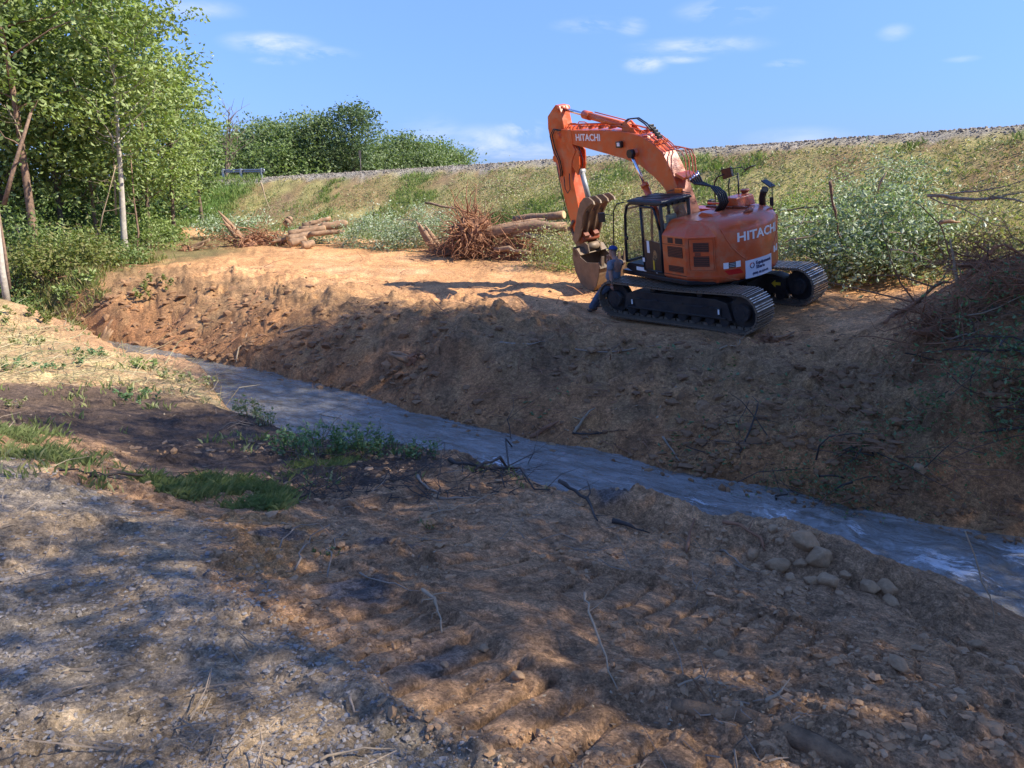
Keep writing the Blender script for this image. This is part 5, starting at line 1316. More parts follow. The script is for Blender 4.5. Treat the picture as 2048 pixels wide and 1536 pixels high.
    stem('dead_vine', [(50, 300, 30.4), (30, 240, 30.4), (8, 210, 30.5)], .02, .01, M['twig_pale'], 'bleached curling dead vine beside the thick pine trunk', 'vine', seed=9, br=6)
    # undergrowth
    def shrub(px, Y, w, h, n, ls, lm, label, seed, name='shrub', group='undergrowth shrubs along the wood edge', cat='shrub', z0=0.0, stem=True):
        r = np.random.default_rng(seed + 500); b = xg(px, Y); h *= .78; n = int(n * .8); root = empty(name, b, label, cat, group)
        nb = 26; cs = []
        m = MB()
        for k in range(nb):
            a = r.random() * 6.28; rr = math.sqrt(r.random()) * w; q = np.array([math.cos(a) * rr, math.sin(a) * rr * .6, h * (.25 + .75 * r.random()) * (1 - .45 * rr / w)]); cs.append(q)
            if stem: m.tube(curve_pts((q[0] * .3, q[1] * .3, -.1), q, (0, 0, .1), 3, .03, r), [.014, .011, .008, .004], 4, caps=False)
        if stem: m.build('stems', M['twig'], root)
        cs = np.array(cs); pick = r.integers(0, nb, n); P = cs[pick] + r.normal(size=(n, 3)) * np.array([w * .22, w * .2, h * .18]); P[:, 2] = np.abs(P[:, 2])
        V, F = leaf_quads(P, ls, .3, r=r); np_mesh('foliage', V, F, M[lm], root); return root
    for i, (px, Y, w, h, n, lm, lab) in enumerate([
        (20, 27.5, 1.6, 1.5, 1500, 'leaf_mid', 'low green shrub between the two leftmost trunks'), (90, 29, 1.6, 1.7, 2000, 'leaf_shrub', 'rounded olive shrub below the thick pine trunk'),
        (150, 30, 1.8, 2.0, 2400, 'leaf_shrub', 'feathery yellow-green shrub in the middle of the wood edge'), (205, 32, 1.6, 1.5, 1800, 'leaf_mid', 'low green shrub left of the pale trunk foot'),
        (50, 31, 2.2, 3.0, 2400, 'leaf_mid', 'tall leafy bush under the leftmost trees'), (120, 33, 2.0, 2.8, 2200, 'leaf_bright', 'tall bright bush behind the feathery shrub'),
        (290, 37, 1.6, 2.6, 2200, 'leaf_bright', 'leafy bush behind the thin brown stem right of the pale trunk'), (318, 40, 1.1, 1.3, 900, 'leaf_mid', 'leafy bush at the right foot of the wood'),
        (60, 26, 1.0, .8, 900, 'leaf_bright', 'small bright green weed patch near the creek, left'), (240, 34.2, 1.2, .9, 900, 'leaf_shrub', 'low weeds around the foot of the pale trunk'),
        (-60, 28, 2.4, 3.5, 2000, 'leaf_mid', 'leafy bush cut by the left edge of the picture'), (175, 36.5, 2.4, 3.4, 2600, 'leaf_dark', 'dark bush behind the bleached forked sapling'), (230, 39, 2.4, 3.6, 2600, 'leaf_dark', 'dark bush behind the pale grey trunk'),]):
        shrub(px, Y, w, h, n, .15 if Y < 40 else .2, lm, lab, i)
    shrub(478, 42, 2.0, 2.0, 3600, .15, 'leaf_silver', 'pale leafy shrub standing behind the split stump at the foot of the ramp', 40, cat='shrub')
    return shrub
shrub_fn = wood()

# ------------------------------------------------------------------ trees beyond the embankment
def far_trees():
    G = 'trees beyond the embankment'
    spec = [(478, 92, 280, 3.8, 'leaf_far', 'rounded tree directly behind the guardrail'), (518, 96, 262, 4.2, 'leaf_far', 'broad tree, second from the left beyond the embankment'), (558, 90, 240, 3.9, 'leaf_far', 'tree with pointed top, third from the left beyond the embankment'),
            (604, 88, 256, 3.6, 'leaf_mid', 'darker rounded tree in the middle of the left far group'), (648, 86, 234, 3.5, 'leaf_far', 'tall narrow-topped tree just left of the far pine'), (692, 92, 302, 3.4, 'leaf_mid', 'low dark tree at the foot of the far pine'),
            (738, 90, 322, 3.2, 'leaf_far', 'low tree right of the far pine'), (777, 96, 294, 3.6, 'leaf_far', 'rounded tree, first of the right far group'), (815, 98, 276, 4.0, 'leaf_far', 'highest rounded tree of the right far group'),
            (860, 98, 286, 3.8, 'leaf_mid', 'rounded tree in the middle of the right far group'), (900, 102, 304, 3.4, 'leaf_far', 'last rounded tree at the right end of the far group'), (440, 86, 292, 4.0, 'leaf_far', 'rounded tree between the wood and the guardrail'), (580, 84, 306, 4.0, 'leaf_mid', 'low tree in front of the pointed far tree'), (842, 94, 312, 3.6, 'leaf_far', 'low tree in front of the right far group')]
    for i, (px, Y, top, R, lm, lab) in enumerate(spec):
        p = at_y(px, 500, Y); H = htop(px, top, Y) - 1.9
        add_tree('broadleaf_tree', (p.x, Y, 1.9), H, H * .12, R, 6500, .34, M[lm], M['bark_dark'], .25, lab, G, seed=100 + i, nl=60, clump=.58, shape='oval')
    p = at_y(716, 500, 86); H = htop(716, 208, 86) - 1.9
    add_tree('pine_tree', (p.x, 86, 1.9), H, H * .45, 3.1, 4200, .34, M['leaf_pine'], M['bark_dark'], .25, 'tall pine with open crown rising above the far trees', G, seed=140, nl=18, clump=.6, shape='top')
    # bare tree
    p = at_y(462, 500, 70); H = htop(475, 215, 70) - 1.9; r = np.random.default_rng(5)
    m = MB(); m.tube([(0, 0, 0), (.2, 0, H * .4), (.5, 0, H * .7), (1.0, 0, H)], [.16, .12, .07, .02], 6)
    for k in range(34):
        t = .45 + .5 * r.random(); p0 = np.array([t * 1.0, 0, H * t]); q = p0 + np.array([r.normal() * 1.1 + .4, r.normal() * .8, 1.2 + r.random() * 1.3]) * (1.3 - t)
        pp = curve_pts(p0, q, (0, 0, .05), 3, .05, r); m.tube(pp, [.045, .035, .025, .012], 4, caps=False)
        for _ in range(2):
            q2 = q + np.array([r.normal() * .5, r.normal() * .4, .7 * r.random() + .2]); m.tube([tuple(q), tuple(q2)], [.02, .01], 3, caps=False)
    o = m.build('bare_tree', M['bark']); o.location = (p.x, 70, 1.9); tag(o, 'leafless grey tree between the wood and the far trees', 'tree')
far_trees()

# ------------------------------------------------------------------ tall trees on the right, outside the picture, that shade the creek
def shade_trees():
    G = 'tall trees outside the picture on the right'
    protos = []
    for i in range(3):
        protos.append((9200, 200 + i))
    spots = SHADE
    made = []
    add_tree('broadleaf_tree', (15.0, 15.6, gz(15.0, 15.6)), 20.3, 14.8, 3.0, 7500, .20, M['leaf_canopy'], M['bark'], .26, 'tall slender high-crowned tree outside the right edge of the picture', G, seed=230, nl=30, clump=.75)
    for i, (x, y, H, k) in enumerate(spots):
        z = gz(x, y)
        if i < 3:
            t = add_tree('broadleaf_tree', (x, y, z), 22.0, 10.2, 4.2, 23000, .19, M['leaf_canopy'], M['bark'], .28, 'tall tree outside the right edge of the picture', G, seed=200 + i, nl=34, clump=.85)
            made.append(t)
        else:
            s = made[i % 3]; t = s.copy(); C.objects.link(t)
            for ch in s.children:
                c = ch.copy(); C.objects.link(c); c.parent = t
            t.location = (x, y, z); t.rotation_euler = (0, 0, i * 1.7)
        t.scale = (k, k, H / 22.0)
SHADE = [(17.4, 17.2, 14.3, .6), (15.2, 11.6, 16.5, 1.0), (13.0, 8.8, 18.5, .95), (22.5, 12.5, 20, 1.05), (19.5, 8.5, 20, 1.05), (11.5, 3.4, 15.5, .85), (17, 3.0, 18, .95), (11.5, -1.6, 14, .8), (26, 11, 22, 1.1)]
shade_trees()
# ------------------------------------------------------------------ stones, clods, gravel
_ico = None
def ico(sub_=1):
    bm = bmesh.new(); bmesh.ops.create_icosphere(bm, subdivisions=sub_, radius=1.0)
    v = np.array([p.co[:] for p in bm.verts]); f = np.array([[q.index for q in t.verts] for t in bm.faces]); bm.free(); return v, f
ICO1 = ico(1); ICO2 = ico(2); ICO3 = ico(3)
def scatter_stones(name, P, S, mat, seed, sink=.3, parent=None, squash=.75, kind='stuff', base=None):
    r = np.random.default_rng(seed); bv, bf = base or ICO1; n = len(P); nv = len(bv)
    sc = S[:, None] * (1 + .35 * r.normal(size=(n, 3))).clip(.5, 1.7); sc[:, 2] *= squash
    V = bv[None] * (1 + .22 * r.normal(size=(n, nv, 1))).clip(.6, 1.4) * sc[:, None]
    a = r.random(n) * 6.28; ca, sa = np.cos(a)[:, None], np.sin(a)[:, None]
    X = V[..., 0] * ca - V[..., 1] * sa; Y = V[..., 0] * sa + V[..., 1] * ca
    V = np.stack([X, Y, V[..., 2]], -1) + P[:, None]; V[..., 2] += (sc[:, 2] * (1 - 2 * sink))[:, None] * .5
    F = (bf[None] + (np.arange(n) * nv)[:, None, None]).reshape(-1, 3)
    o = np_mesh(name, V.reshape(-1, 3), F, mat, parent, smooth=False); 
    if kind: tag(o, kind=kind)
    return o
def rand_view(n, pxr, pyr, z, seed, tmax=80):
    """random ground points, evenly spread as the picture sees them"""
    r = np.random.default_rng(seed); px = r.uniform(*pxr, n); py = r.uniform(*pyr, n)
    c, s = math.cos(PITCH), math.sin(PITCH)
    dx = (px - 1024) / FPX; dz0 = -(py - 768) / FPX; dy = c + s * dz0; dz = -s + c * dz0
    zz = np.full(n, z, float)
    for _ in range(7):
        t = (zz - EYE) / np.minimum(dz, -.02); t = np.clip(t, .5, tmax); x, y = dx * t, dy * t; zz = .5 * zz + .5 * ground_z(x, y, False)
    t = np.clip((zz - EYE) / np.minimum(dz, -.02), .5, tmax); x, y = dx * t, dy * t
    return x, y
def fit_on(x, y):
    z, s, q, a, cz, b = fields(x, y); z = z + relief(x, y, s, q, None) * relief_weight(x, y, q, s); return z, s, q
def near_machine(x, y, m=.0):
    inv = MACH.inverted(); lx = inv[0][0] * x + inv[0][1] * y + inv[0][3] + inv[0][2] * 1.6; ly = inv[1][0] * x + inv[1][1] * y + inv[1][3] + inv[1][2] * 1.6
    return (np.abs(lx) < 2.7 + m) & (np.abs(ly) < 1.8 + m)

def clods():
    # near side crumbs
    x, y = rand_view(15000, (-60, 2110), (880, 1560), 2.2, 11); z, s, q = fit_on(x, y)
    dens = fbm(x, y, .8, 3, 401); keep = (s < -STREAM_W - .1) & (dens > -.12); x, y, z = x[keep], y[keep], z[keep]
    dr = dist_in(x, y, Z_ROAD); road = dr < 0; r = np.random.default_rng(3)
    d = np.hypot(x, y)
    S = (.0035 + .0013 * d) * (r.random(len(x)) ** 3 * 3.0 + .35)
    P = np.stack([x, y, z], 1)
    scatter_stones('soil_clods', P[~road], S[~road], M['clod'], 1, .45, squash=.65)
    scatter_stones('road_gravel', P[road], S[road] * .62, M['pebble'], 2, .35, squash=.6)
    x, y = rand_view(9000, (-60, 1100), (900, 1560), 2.6, 12); z, s, q = fit_on(x, y); k = dist_in(x, y, Z_ROAD) < .15
    x, y, z = x[k], y[k], z[k]; d = np.hypot(x, y); S = (.0025 + .0007 * d) * (r.random(len(x)) ** 2 * 2.2 + .4)
    scatter_stones('fine_gravel', np.stack([x, y, z], 1), S, M['pebble'], 4, .3, squash=.6)
    # far bank and pad crumbs
    x, y = rand_view(12000, (-40, 2100), (560, 1060), 1.0, 13, 45); z, s, q = fit_on(x, y)
    dens = fbm(x, y, 1.2, 3, 411); keep = (s > .05) & (q > 8.2) & (dens > -.2 + .35 * sstep(5, 9, s)) & ~near_machine(x, y); x, y, z, s = x[keep], y[keep], z[keep], s[keep]
    S = (.010 + .0008 * np.hypot(x, y)) * (r.random(len(x)) ** 4 * 4.0 + .35) * np.where(s < 4, 1.25, .7)
    scatter_stones('bank_clods', np.stack([x, y, z], 1), S, M['clod_dark'], 5, .45, squash=.6)
    # waterline stones on the far side
    x, y = rand_view(1500, (300, 2080), (700, 1090), .1, 14, 45); z, s, q = fit_on(x, y); k = (np.abs(s - .1) < .45); x, y, z = x[k], y[k], np.maximum(z[k], -.02)
    scatter_stones('waterline_stones', np.stack([x, y, z], 1), .02 + .05 * r.random(len(x)) ** 2, M['clod_dark'], 6, .35)
    # ballast on the embankment crest
    n = 9000; a = r.uniform(_cs[1] - 2, _cs[-2] + 2, n); cx = np.interp(a, _cs, [p[0] for p in CREST_XY]); cy = np.interp(a, _cs, [p[1] for p in CREST_XY])
    q_ = r.normal(size=n) * .5 - .1; nx, ny = -.60, -.80
    x, y = cx + nx * q_, cy + ny * q_; z, s, q = fit_on(x, y)
    scatter_stones('crushed_stone', np.stack([x, y, z], 1), .025 + .035 * r.random(n) ** 2, M['ballast'], 7, .3)
clods()

def rock(px, py, wpx, label, group='rocks heaped on the near lip of the creek', seed=0, hz=.8, name='rock', lift=0.0):
    p = hit(px, py)
    if p is None: return
    d = (p - Vector((0, 0, EYE))).length; R0_ = wpx / FPX * d * .42
    bv, bf = ICO3; V = bv.copy(); r = np.random.default_rng(seed)
    for _ in range(22):                                        # planar facets, like broken fieldstone
        n = r.normal(size=3); n /= np.linalg.norm(n); c = .60 + .22 * r.random(); dd = V @ n; m = dd > c; V[m] -= np.outer(dd[m] - c, n)
    V = np.array([v * (1 + .07 * mnoise.noise(Vector(v) * 2.5 + Vector((seed, 0, 0))) + .03 * mnoise.noise(Vector(v) * 7)) for v in V])
    V *= np.array([1.12, .95, hz]) * R0_ * 1.08
    o = np_mesh(name, V, bf, M['rock'], smooth=False)
    for pl in o.data.polygons: pl.use_smooth = True
    o.location = (p.x, p.y, p.z + R0_ * hz * .18 + lift); o.rotation_euler = (r.random() * .4, r.random() * .4, r.random() * 6)
    tag(o, label, 'rock', group); return o
for i, (px, py, w, lab) in enumerate([
    (1607, 1085, 64, 'largest tan rock at the top of the heap beside the creek'), (1638, 1118, 66, 'big rounded rock just below the topmost rock of the heap'), (1553, 1135, 56, 'broad flat-topped rock in the middle of the heap'),
    (1505, 1112, 34, 'small upright rock left of the broad flat-topped rock'), (1655, 1166, 52, 'low wide rock at the foot of the heap'), (1622, 1164, 30, 'small rock wedged left of the low wide rock'),
    (1738, 1176, 42, 'rock on the right part of the lip, left of two'), (1772, 1180, 46, 'rock on the right part of the lip, right of two'), (1783, 1208, 36, 'dark angular rock lying below the right end of the lip'),
    (1580, 1158, 24, 'small rock below the broad flat-topped rock'), (1546, 1062, 30, 'dull rock half buried above the heap'), (1690, 1150, 26, 'small round rock right of the heap'),
    (1482, 1196, 26, 'isolated dark stone in the tracked soil below the heap'), (1600, 1128, 28, 'small rock between the two largest rocks'), (1530, 1148, 18, 'bluish pebble at the left foot of the heap')]):
    rock(px, py, w, lab, seed=i)
for i, (px, py, w, lab) in enumerate([
    (662, 1020, 26, 'smooth grey stone beside the grass strip'), (852, 1050, 40, 'flat tan stone embedded in the near bank'), (1105, 897, 34, 'pale stump-like stone at the waterline across the creek'), (570, 1245, 20, 'dark stone in the clay beside the gravel'),
    (570, 1278, 22, 'round dark cobble on the edge of the gravel'), (1035, 1352, 36, 'dark clod-like stone in the lower middle'), (968, 1298, 26, 'small tan stone in the crawler tracks'), (1795, 1330, 44, 'wide low stone in the soil at the right'),
    (1985, 1460, 44, 'dark stone near the lower right corner'), (1950, 1290, 26, 'small tan stone below the right end of the lip'), (890, 1330, 24, 'small stone beside the forked stick'), (240, 1110, 18, 'pale cobble in the sunlit gravel'),
    (60, 1180, 22, 'flat pale stone in the sunlit gravel, far left'), (1400, 1180, 22, 'small buried stone left of the heap'), (1660, 1330, 22, 'small pale stone in the tracked soil at the right'), (1200, 690, 24, 'pale flat stone on the pad in front of the track'),
    (1840, 940, 34, 'tan stone stuck in the far bank at the right'), (1330, 1320, 20, 'small stone in the middle of the tracked soil'), (420, 1170, 16, 'little grey stone at the gravel edge'), (1440, 1310, 34, 'flat stone sunk in the tracked soil')]):
    rock(px, py, w, lab, 'single stones lying on the soil', 50 + i, .7)

# ------------------------------------------------------------------ sticks and roots
def stick(px_pts, r0, label, mat='twig', cat='stick', group='loose sticks on the ground', name='stick', twigs=0, seed=0, lift=.02, tip=.35, air=None):
    r = np.random.default_rng(seed + 900); P = []
    for i, q in enumerate(px_pts):
        if len(q) == 3 and q[2] < 50 and q[2] >= 5: p = at_y(*q)
        else:
            p = hit(q[0], q[1])
            if p is None: return None
            p.z += lift + (q[2] if len(q) == 3 else 0)
        P.append(p)
    o0 = P[0].copy(); Q = [P[0] - o0]
    for a, b in zip(P[:-1], P[1:]):
        for k in (1, 2, 3):
            q = a.lerp(b, k / 3) - o0; L_ = (b - a).length
            if k < 3: q += Vector(r.normal(size=3) * .035 * L_)
            Q.append(q)
    n = len(Q); m = MB(); rad = [r0 * (1 - (1 - tip) * i / (n - 1)) * (1 + .18 * r.normal()) for i in range(n)]
    m.tube(Q, rad, 6)
    for k in range(twigs):
        i = int(r.integers(n // 4, n - 1)); L_ = (Q[-1] - Q[0]).length * (.12 + .2 * r.random()); d = Vector((r.normal(), r.normal() * .6, abs(r.normal()) * .5)).normalized() * L_
        m.tube(curve_pts(Q[i], Q[i] + d, r.normal(size=3) * .08 * L_, 3, .01, r), [rad[i] * .55, rad[i] * .4, rad[i] * .25, rad[i] * .12], 4, caps=False)
    o = m.build(name, M[mat]); o.location = o0; tag(o, label, cat, group); return o
S_ = [
 ([(845, 1215, .10), (870, 1228, .08), (876, 1245, .05), (884, 1278, .02)], .011, 'forked bleached stick standing out of the tracked soil, centre', 'twig_pale', 3),
 ([(1168, 1262, .22), (1175, 1290, .18), (1200, 1330, .10), (1235, 1385, .0)], .009, 'thin curved stick rising from the soil, lower centre', 'twig_pale', 2),
 ([(1355, 1388, .02), (1400, 1370, .03), (1430, 1352, .04)], .006, 'short pale stick at the head of the dark furrow', 'twig_pale', 0),
 ([(1530, 1410), (1560, 1400, .03), (1578, 1384, .06)], .008, 'thin twig on the sunlit orange patch, lower right', 'twig_pale', 0),
 ([(720, 1150), (780, 1180, .03), (840, 1200, .04)], .007, 'long thin root in the tracked soil left of the forked stick', 'twig', 2),
 ([(560, 1100), (590, 1075, .06), (640, 1065, .06), (660, 1080, .02)], .007, 'looping thin root on the orange clay edge', 'twig', 1),
 ([(590, 1145), (610, 1110, .05), (640, 1085, .08), (690, 1060, .04)], .008, 'curved root arching over the orange clay', 'twig', 2),
 ([(655, 1160), (665, 1125, .05), (670, 1095, .06), (700, 1070, .03)], .007, 'upright curved root right of the arching one', 'twig', 1),
 ([(860, 1032), (920, 1020, .03), (998, 998, .05)], .008, 'long straight pale stick on the near bank', 'twig_pale', 0),
 ([(835, 955), (850, 978, .03), (880, 990)], .022, 'short bent root beside the creek bank', 'twig', 1),
 ([(880, 1000), (930, 1003, .02), (980, 1002)], .012, 'brown stick lying below the dark branches', 'twig', 0),
 ([(180, 955), (270, 962, .04), (370, 958, .06), (400, 948, .02)], .018, 'long dark fallen branch across the grass strip', 'twig_dark', 4),
 ([(120, 945), (200, 958, .04), (260, 968)], .010, 'thin dark branch at the left end of the grass strip', 'twig_dark', 1),
 ([(900, 925, .02), (960, 945, .04), (1020, 948, .06), (1100, 990, .05)], .026, 'thick wet branch along the near lip', 'twig_dark', 6),
 ([(950, 950, .05), (1000, 940, .15), (1026, 925, .30), (1015, 890, .45), (1018, 880, .5)], .018, 'curled dark branch sticking up over the water', 'twig_dark', 5),
 ([(1000, 960, .03), (1050, 950, .10), (1080, 965, .05)], .012, 'dark twiggy branch end beside the curled branch', 'twig_dark', 6),
 ([(1118, 985, .12), (1150, 1000, .10), (1180, 1020, .05), (1195, 1045)], .026, 'dark root bending over the grey hollow in the lip', 'twig_dark', 2),
 ([(1225, 1045), (1260, 1060, .03), (1300, 1070)], .028, 'short thick dark root in the near lip', 'twig_dark', 1),
 ([(1372, 1108), (1378, 1080, .03), (1388, 1050, .05)], .022, 'upright clay-covered root in the lip', 'root', 0),
 ([(1445, 1052, .03), (1480, 1064, .06), (1520, 1085, .04), (1530, 1105)], .028, 'thick muddy root above the rock heap', 'root', 3),
 ([(1440, 1105), (1470, 1125, .02), (1500, 1145)], .012, 'thin root running down to the rock heap', 'twig', 0),
 ([(1930, 1062, 5.5), (1958, 1140, 5.5), (1985, 1215, 5.5), (1990, 1262, 5.5)], .008, 'tall thin cane standing at the right end of the lip', 'twig_pale', 0),
 ([(700, 1400), (710, 1440, .02), (720, 1430)], .007, 'small curled twig on the grey gravel', 'twig', 2),
 ([(640, 1530), (700, 1520, .02), (790, 1505)], .007, 'pale twig on the gravel near the bottom edge', 'twig_pale', 2),
 ([(660, 1508), (668, 1530)], .008, 'white curved twig near the bottom edge', 'twig_pale', 0),
 ([(470, 760, .02), (478, 700, .05), (495, 668, .02)], .028, 'pale stick leaning on the far bank left of the pool', 'twig_pale', 1),
 ([(1148, 868), (1165, 845, .05), (1190, 822, .05)], .035, 'pale stick leaning on the far bank opposite the dark branches', 'twig_pale', 1),
 ([(1060, 876), (1100, 862, .10), (1118, 853, .10)], .05, 'short thick root at the far waterline', 'root', 1),
 ([(1145, 868), (1200, 868), (1255, 862)], .02, 'dark stick along the far waterline', 'twig_dark', 1),
 ([(1325, 880, .05), (1345, 905, .02), (1360, 925)], .025, 'stick sliding down the far bank', 'twig', 0),
 ([(2048, 862, .05), (2000, 868, .05), (1940, 870)], .030, 'branch sticking out of the far bank at the right edge', 'twig_dark', 3),
 ([(1150, 700), (1250, 702), (1320, 690)], .02, 'thin stick on the pad in front of the machine', 'twig', 1),
 ([(1440, 700), (1480, 690, .04), (1490, 672, .02)], .02, 'stick beside the rear end of the near track', 'twig_pale', 2),
 ([(1000, 686), (1060, 690), (1090, 684)], .03, 'pale flattened log chip on the pad', 'twig', 0),
 ([(560, 668), (610, 655, .03), (640, 650)], .02, 'stick at the edge of the shade on the far bank', 'twig', 1),
 ([(640, 905, .15), (690, 870, .35), (760, 862, .5)], .009, 'bare arching stem above the bank plants', 'twig', 3),
 ([(440, 770, .3), (520, 800, .5), (560, 790, .6)], .008, 'thin arching vine stem over the pool', 'twig', 4),
]
for i, (pp, r0, lab, mt, tw) in enumerate(S_): stick(pp, r0, lab, mt, twigs=tw, seed=i)
# half-buried log at the lower right
lg = stick([(1345, 1398, .0), (1480, 1430, .02), (1640, 1490, .02), (1800, 1560, .0)], .05, 'long half-buried dark rotten log crossing the lower right corner', 'rotten', 'log', None, 'rotten_log', seed=77, lift=-.035, tip=.9, twigs=3)

def litter_sticks(name, n, pxr, pyr, z, seed, cond, ln, rad, mat, tmax=60):
    x, y = rand_view(n, pxr, pyr, z, seed, tmax); z_, s, q = fit_on(x, y); k = cond(x, y, s, q); x, y, z_ = x[k], y[k], z_[k]
    r = np.random.default_rng(seed); n = len(x); a = r.random(n) * 6.28; L_ = ln * (.4 + r.random(n) ** 2 * 2) * (.35 + .035 * np.hypot(x, y)); t = r.normal(size=n) * .18 + .1
    d = np.stack([np.cos(a) * L_, np.sin(a) * L_, t * L_], 1); P = np.stack([x, y, z_ + .01], 1)
    mid = P + d * .5 + r.normal(size=(n, 3)) * (L_ * .10)[:, None]; ends = P + d; ends[:, 2] = np.maximum(ends[:, 2], ground_z(ends[:, 0], ends[:, 1], False) + .0)
    w = rad * (.5 + r.random(n)) * (.35 + .035 * np.hypot(x, y)); up = np.array([0, 0, 1.0]); sd_ = np.cross(d, up); sd_ /= np.linalg.norm(sd_, axis=1)[:, None] + 1e-9
    V = []
    for Q, k_ in ((P, 1), (mid, .8), (ends, .35)):
        V += [Q + sd_ * (w * k_)[:, None], Q + up * (w * k_ * 1.5)[:, None], Q - sd_ * (w * k_)[:, None]]
    V = np.stack(V, 1).reshape(-1, 3); b = (np.arange(n) * 9)[:, None]; F = []
    for st in (0, 3):
        for k_ in range(3): F.append(b + np.array([[st + k_, st + (k_ + 1) % 3, st + 3 + (k_ + 1) % 3, st + 3 + k_]]))
    o = np_mesh(name, V, np.concatenate(F), mat); tag(o, kind='stuff'); return o
litter_sticks('twig_litter', 1500, (-60, 2100), (640, 1560), 1.8, 21, lambda x, y, s, q: (s < -3.6) & (fbm(x, y, 1.5, 3, 501) > .0), .35, .007, M['twig'])
litter_sticks('root_litter', 2600, (-60, 2100), (520, 1060), 1.0, 22, lambda x, y, s, q: (s > .1) & (q > 8) & ((fbm(x, y, 1.5, 3, 511) > .02)) & ~near_machine(x, y), .5, .010, M['root'], 45)
litter_sticks('straw_litter', 2600, (-60, 640), (640, 860), .6, 23, lambda x, y, s, q: (s < -3.3) & (dist_in(x, y, Z_STRAW) < .3), .5, .008, M['grass_dry'], 45)
litter_sticks('wet_litter', 700, (560, 1150), (880, 1010), 1.2, 24, lambda x, y, s, q: (s < -3.4), .45, .009, M['twig_dark'])

def leaf_litter(name, n, pxr, pyr, z, seed, cond, size, mat, tmax=60, lift=.02):
    x, y = rand_view(n, pxr, pyr, z, seed, tmax); z_, s, q = fit_on(x, y); k = cond(x, y, s, q); x, y, z_ = x[k], y[k], z_[k]
    r = np.random.default_rng(seed); V, F = leaf_quads(np.stack([x, y, z_ + lift], 1), size * (.35 + .035 * np.hypot(x, y)), 1.2, .6, r); o = np_mesh(name, V, F, mat); tag(o, kind='stuff')
leaf_litter('dead_leaf_litter', 2600, (-60, 2100), (640, 1560), 1.6, 31, lambda x, y, s, q: (s < -3.6) & (fbm(x, y, 1.2, 3, 521) > -.05), .05, M['litter'])
leaf_litter('green_leaf_scraps', 1500, (1050, 2100), (700, 1080), 1.0, 32, lambda x, y, s, q: (s > .1) & (s < 8) & (fbm(x, y, 1.1, 3, 531) > .18) & ~near_machine(x, y), .12, M['leaf_vine'])
leaf_litter('scattered_leaf_litter', 1800, (-60, 2100), (520, 900), 1.2, 33, lambda x, y, s, q: (s > .1) & (q > 8) & (fbm(x, y, 1.1, 3, 541) > .1) & ~near_machine(x, y), .08, M['litter'], 45)

# ------------------------------------------------------------------ grass and weeds
def blades(name, x, y, z, h, w, mat, seed, k=5, spread=.06, lean=.5):
    r = np.random.default_rng(seed); n = len(x) * k; X = np.repeat(x, k) + r.normal(size=n) * spread; Y = np.repeat(y, k) + r.normal(size=n) * spread; Z = np.repeat(z, k) - .015
    H = np.repeat(h, k) * (.5 + .8 * r.random(n)); W = np.repeat(w, k); a = r.random(n) * 6.28; ln = lean * r.random(n) * H; b = r.random(n) * 6.28
    bx, by = np.cos(b) * W, np.sin(b) * W; dx, dy = np.cos(a) * ln, np.sin(a) * ln
    V = np.stack([np.stack([X - bx, Y - by, Z], 1), np.stack([X + bx, Y + by, Z], 1), np.stack([X + bx * .7 + dx * .35, Y + by * .7 + dy * .35, Z + H * .6], 1), np.stack([X + dx, Y + dy, Z + H * .92], 1)], 1).reshape(-1, 3)
    o = np_mesh(name, V, np.arange(n * 4).reshape(n, 4), mat); tag(o, kind='stuff'); return o
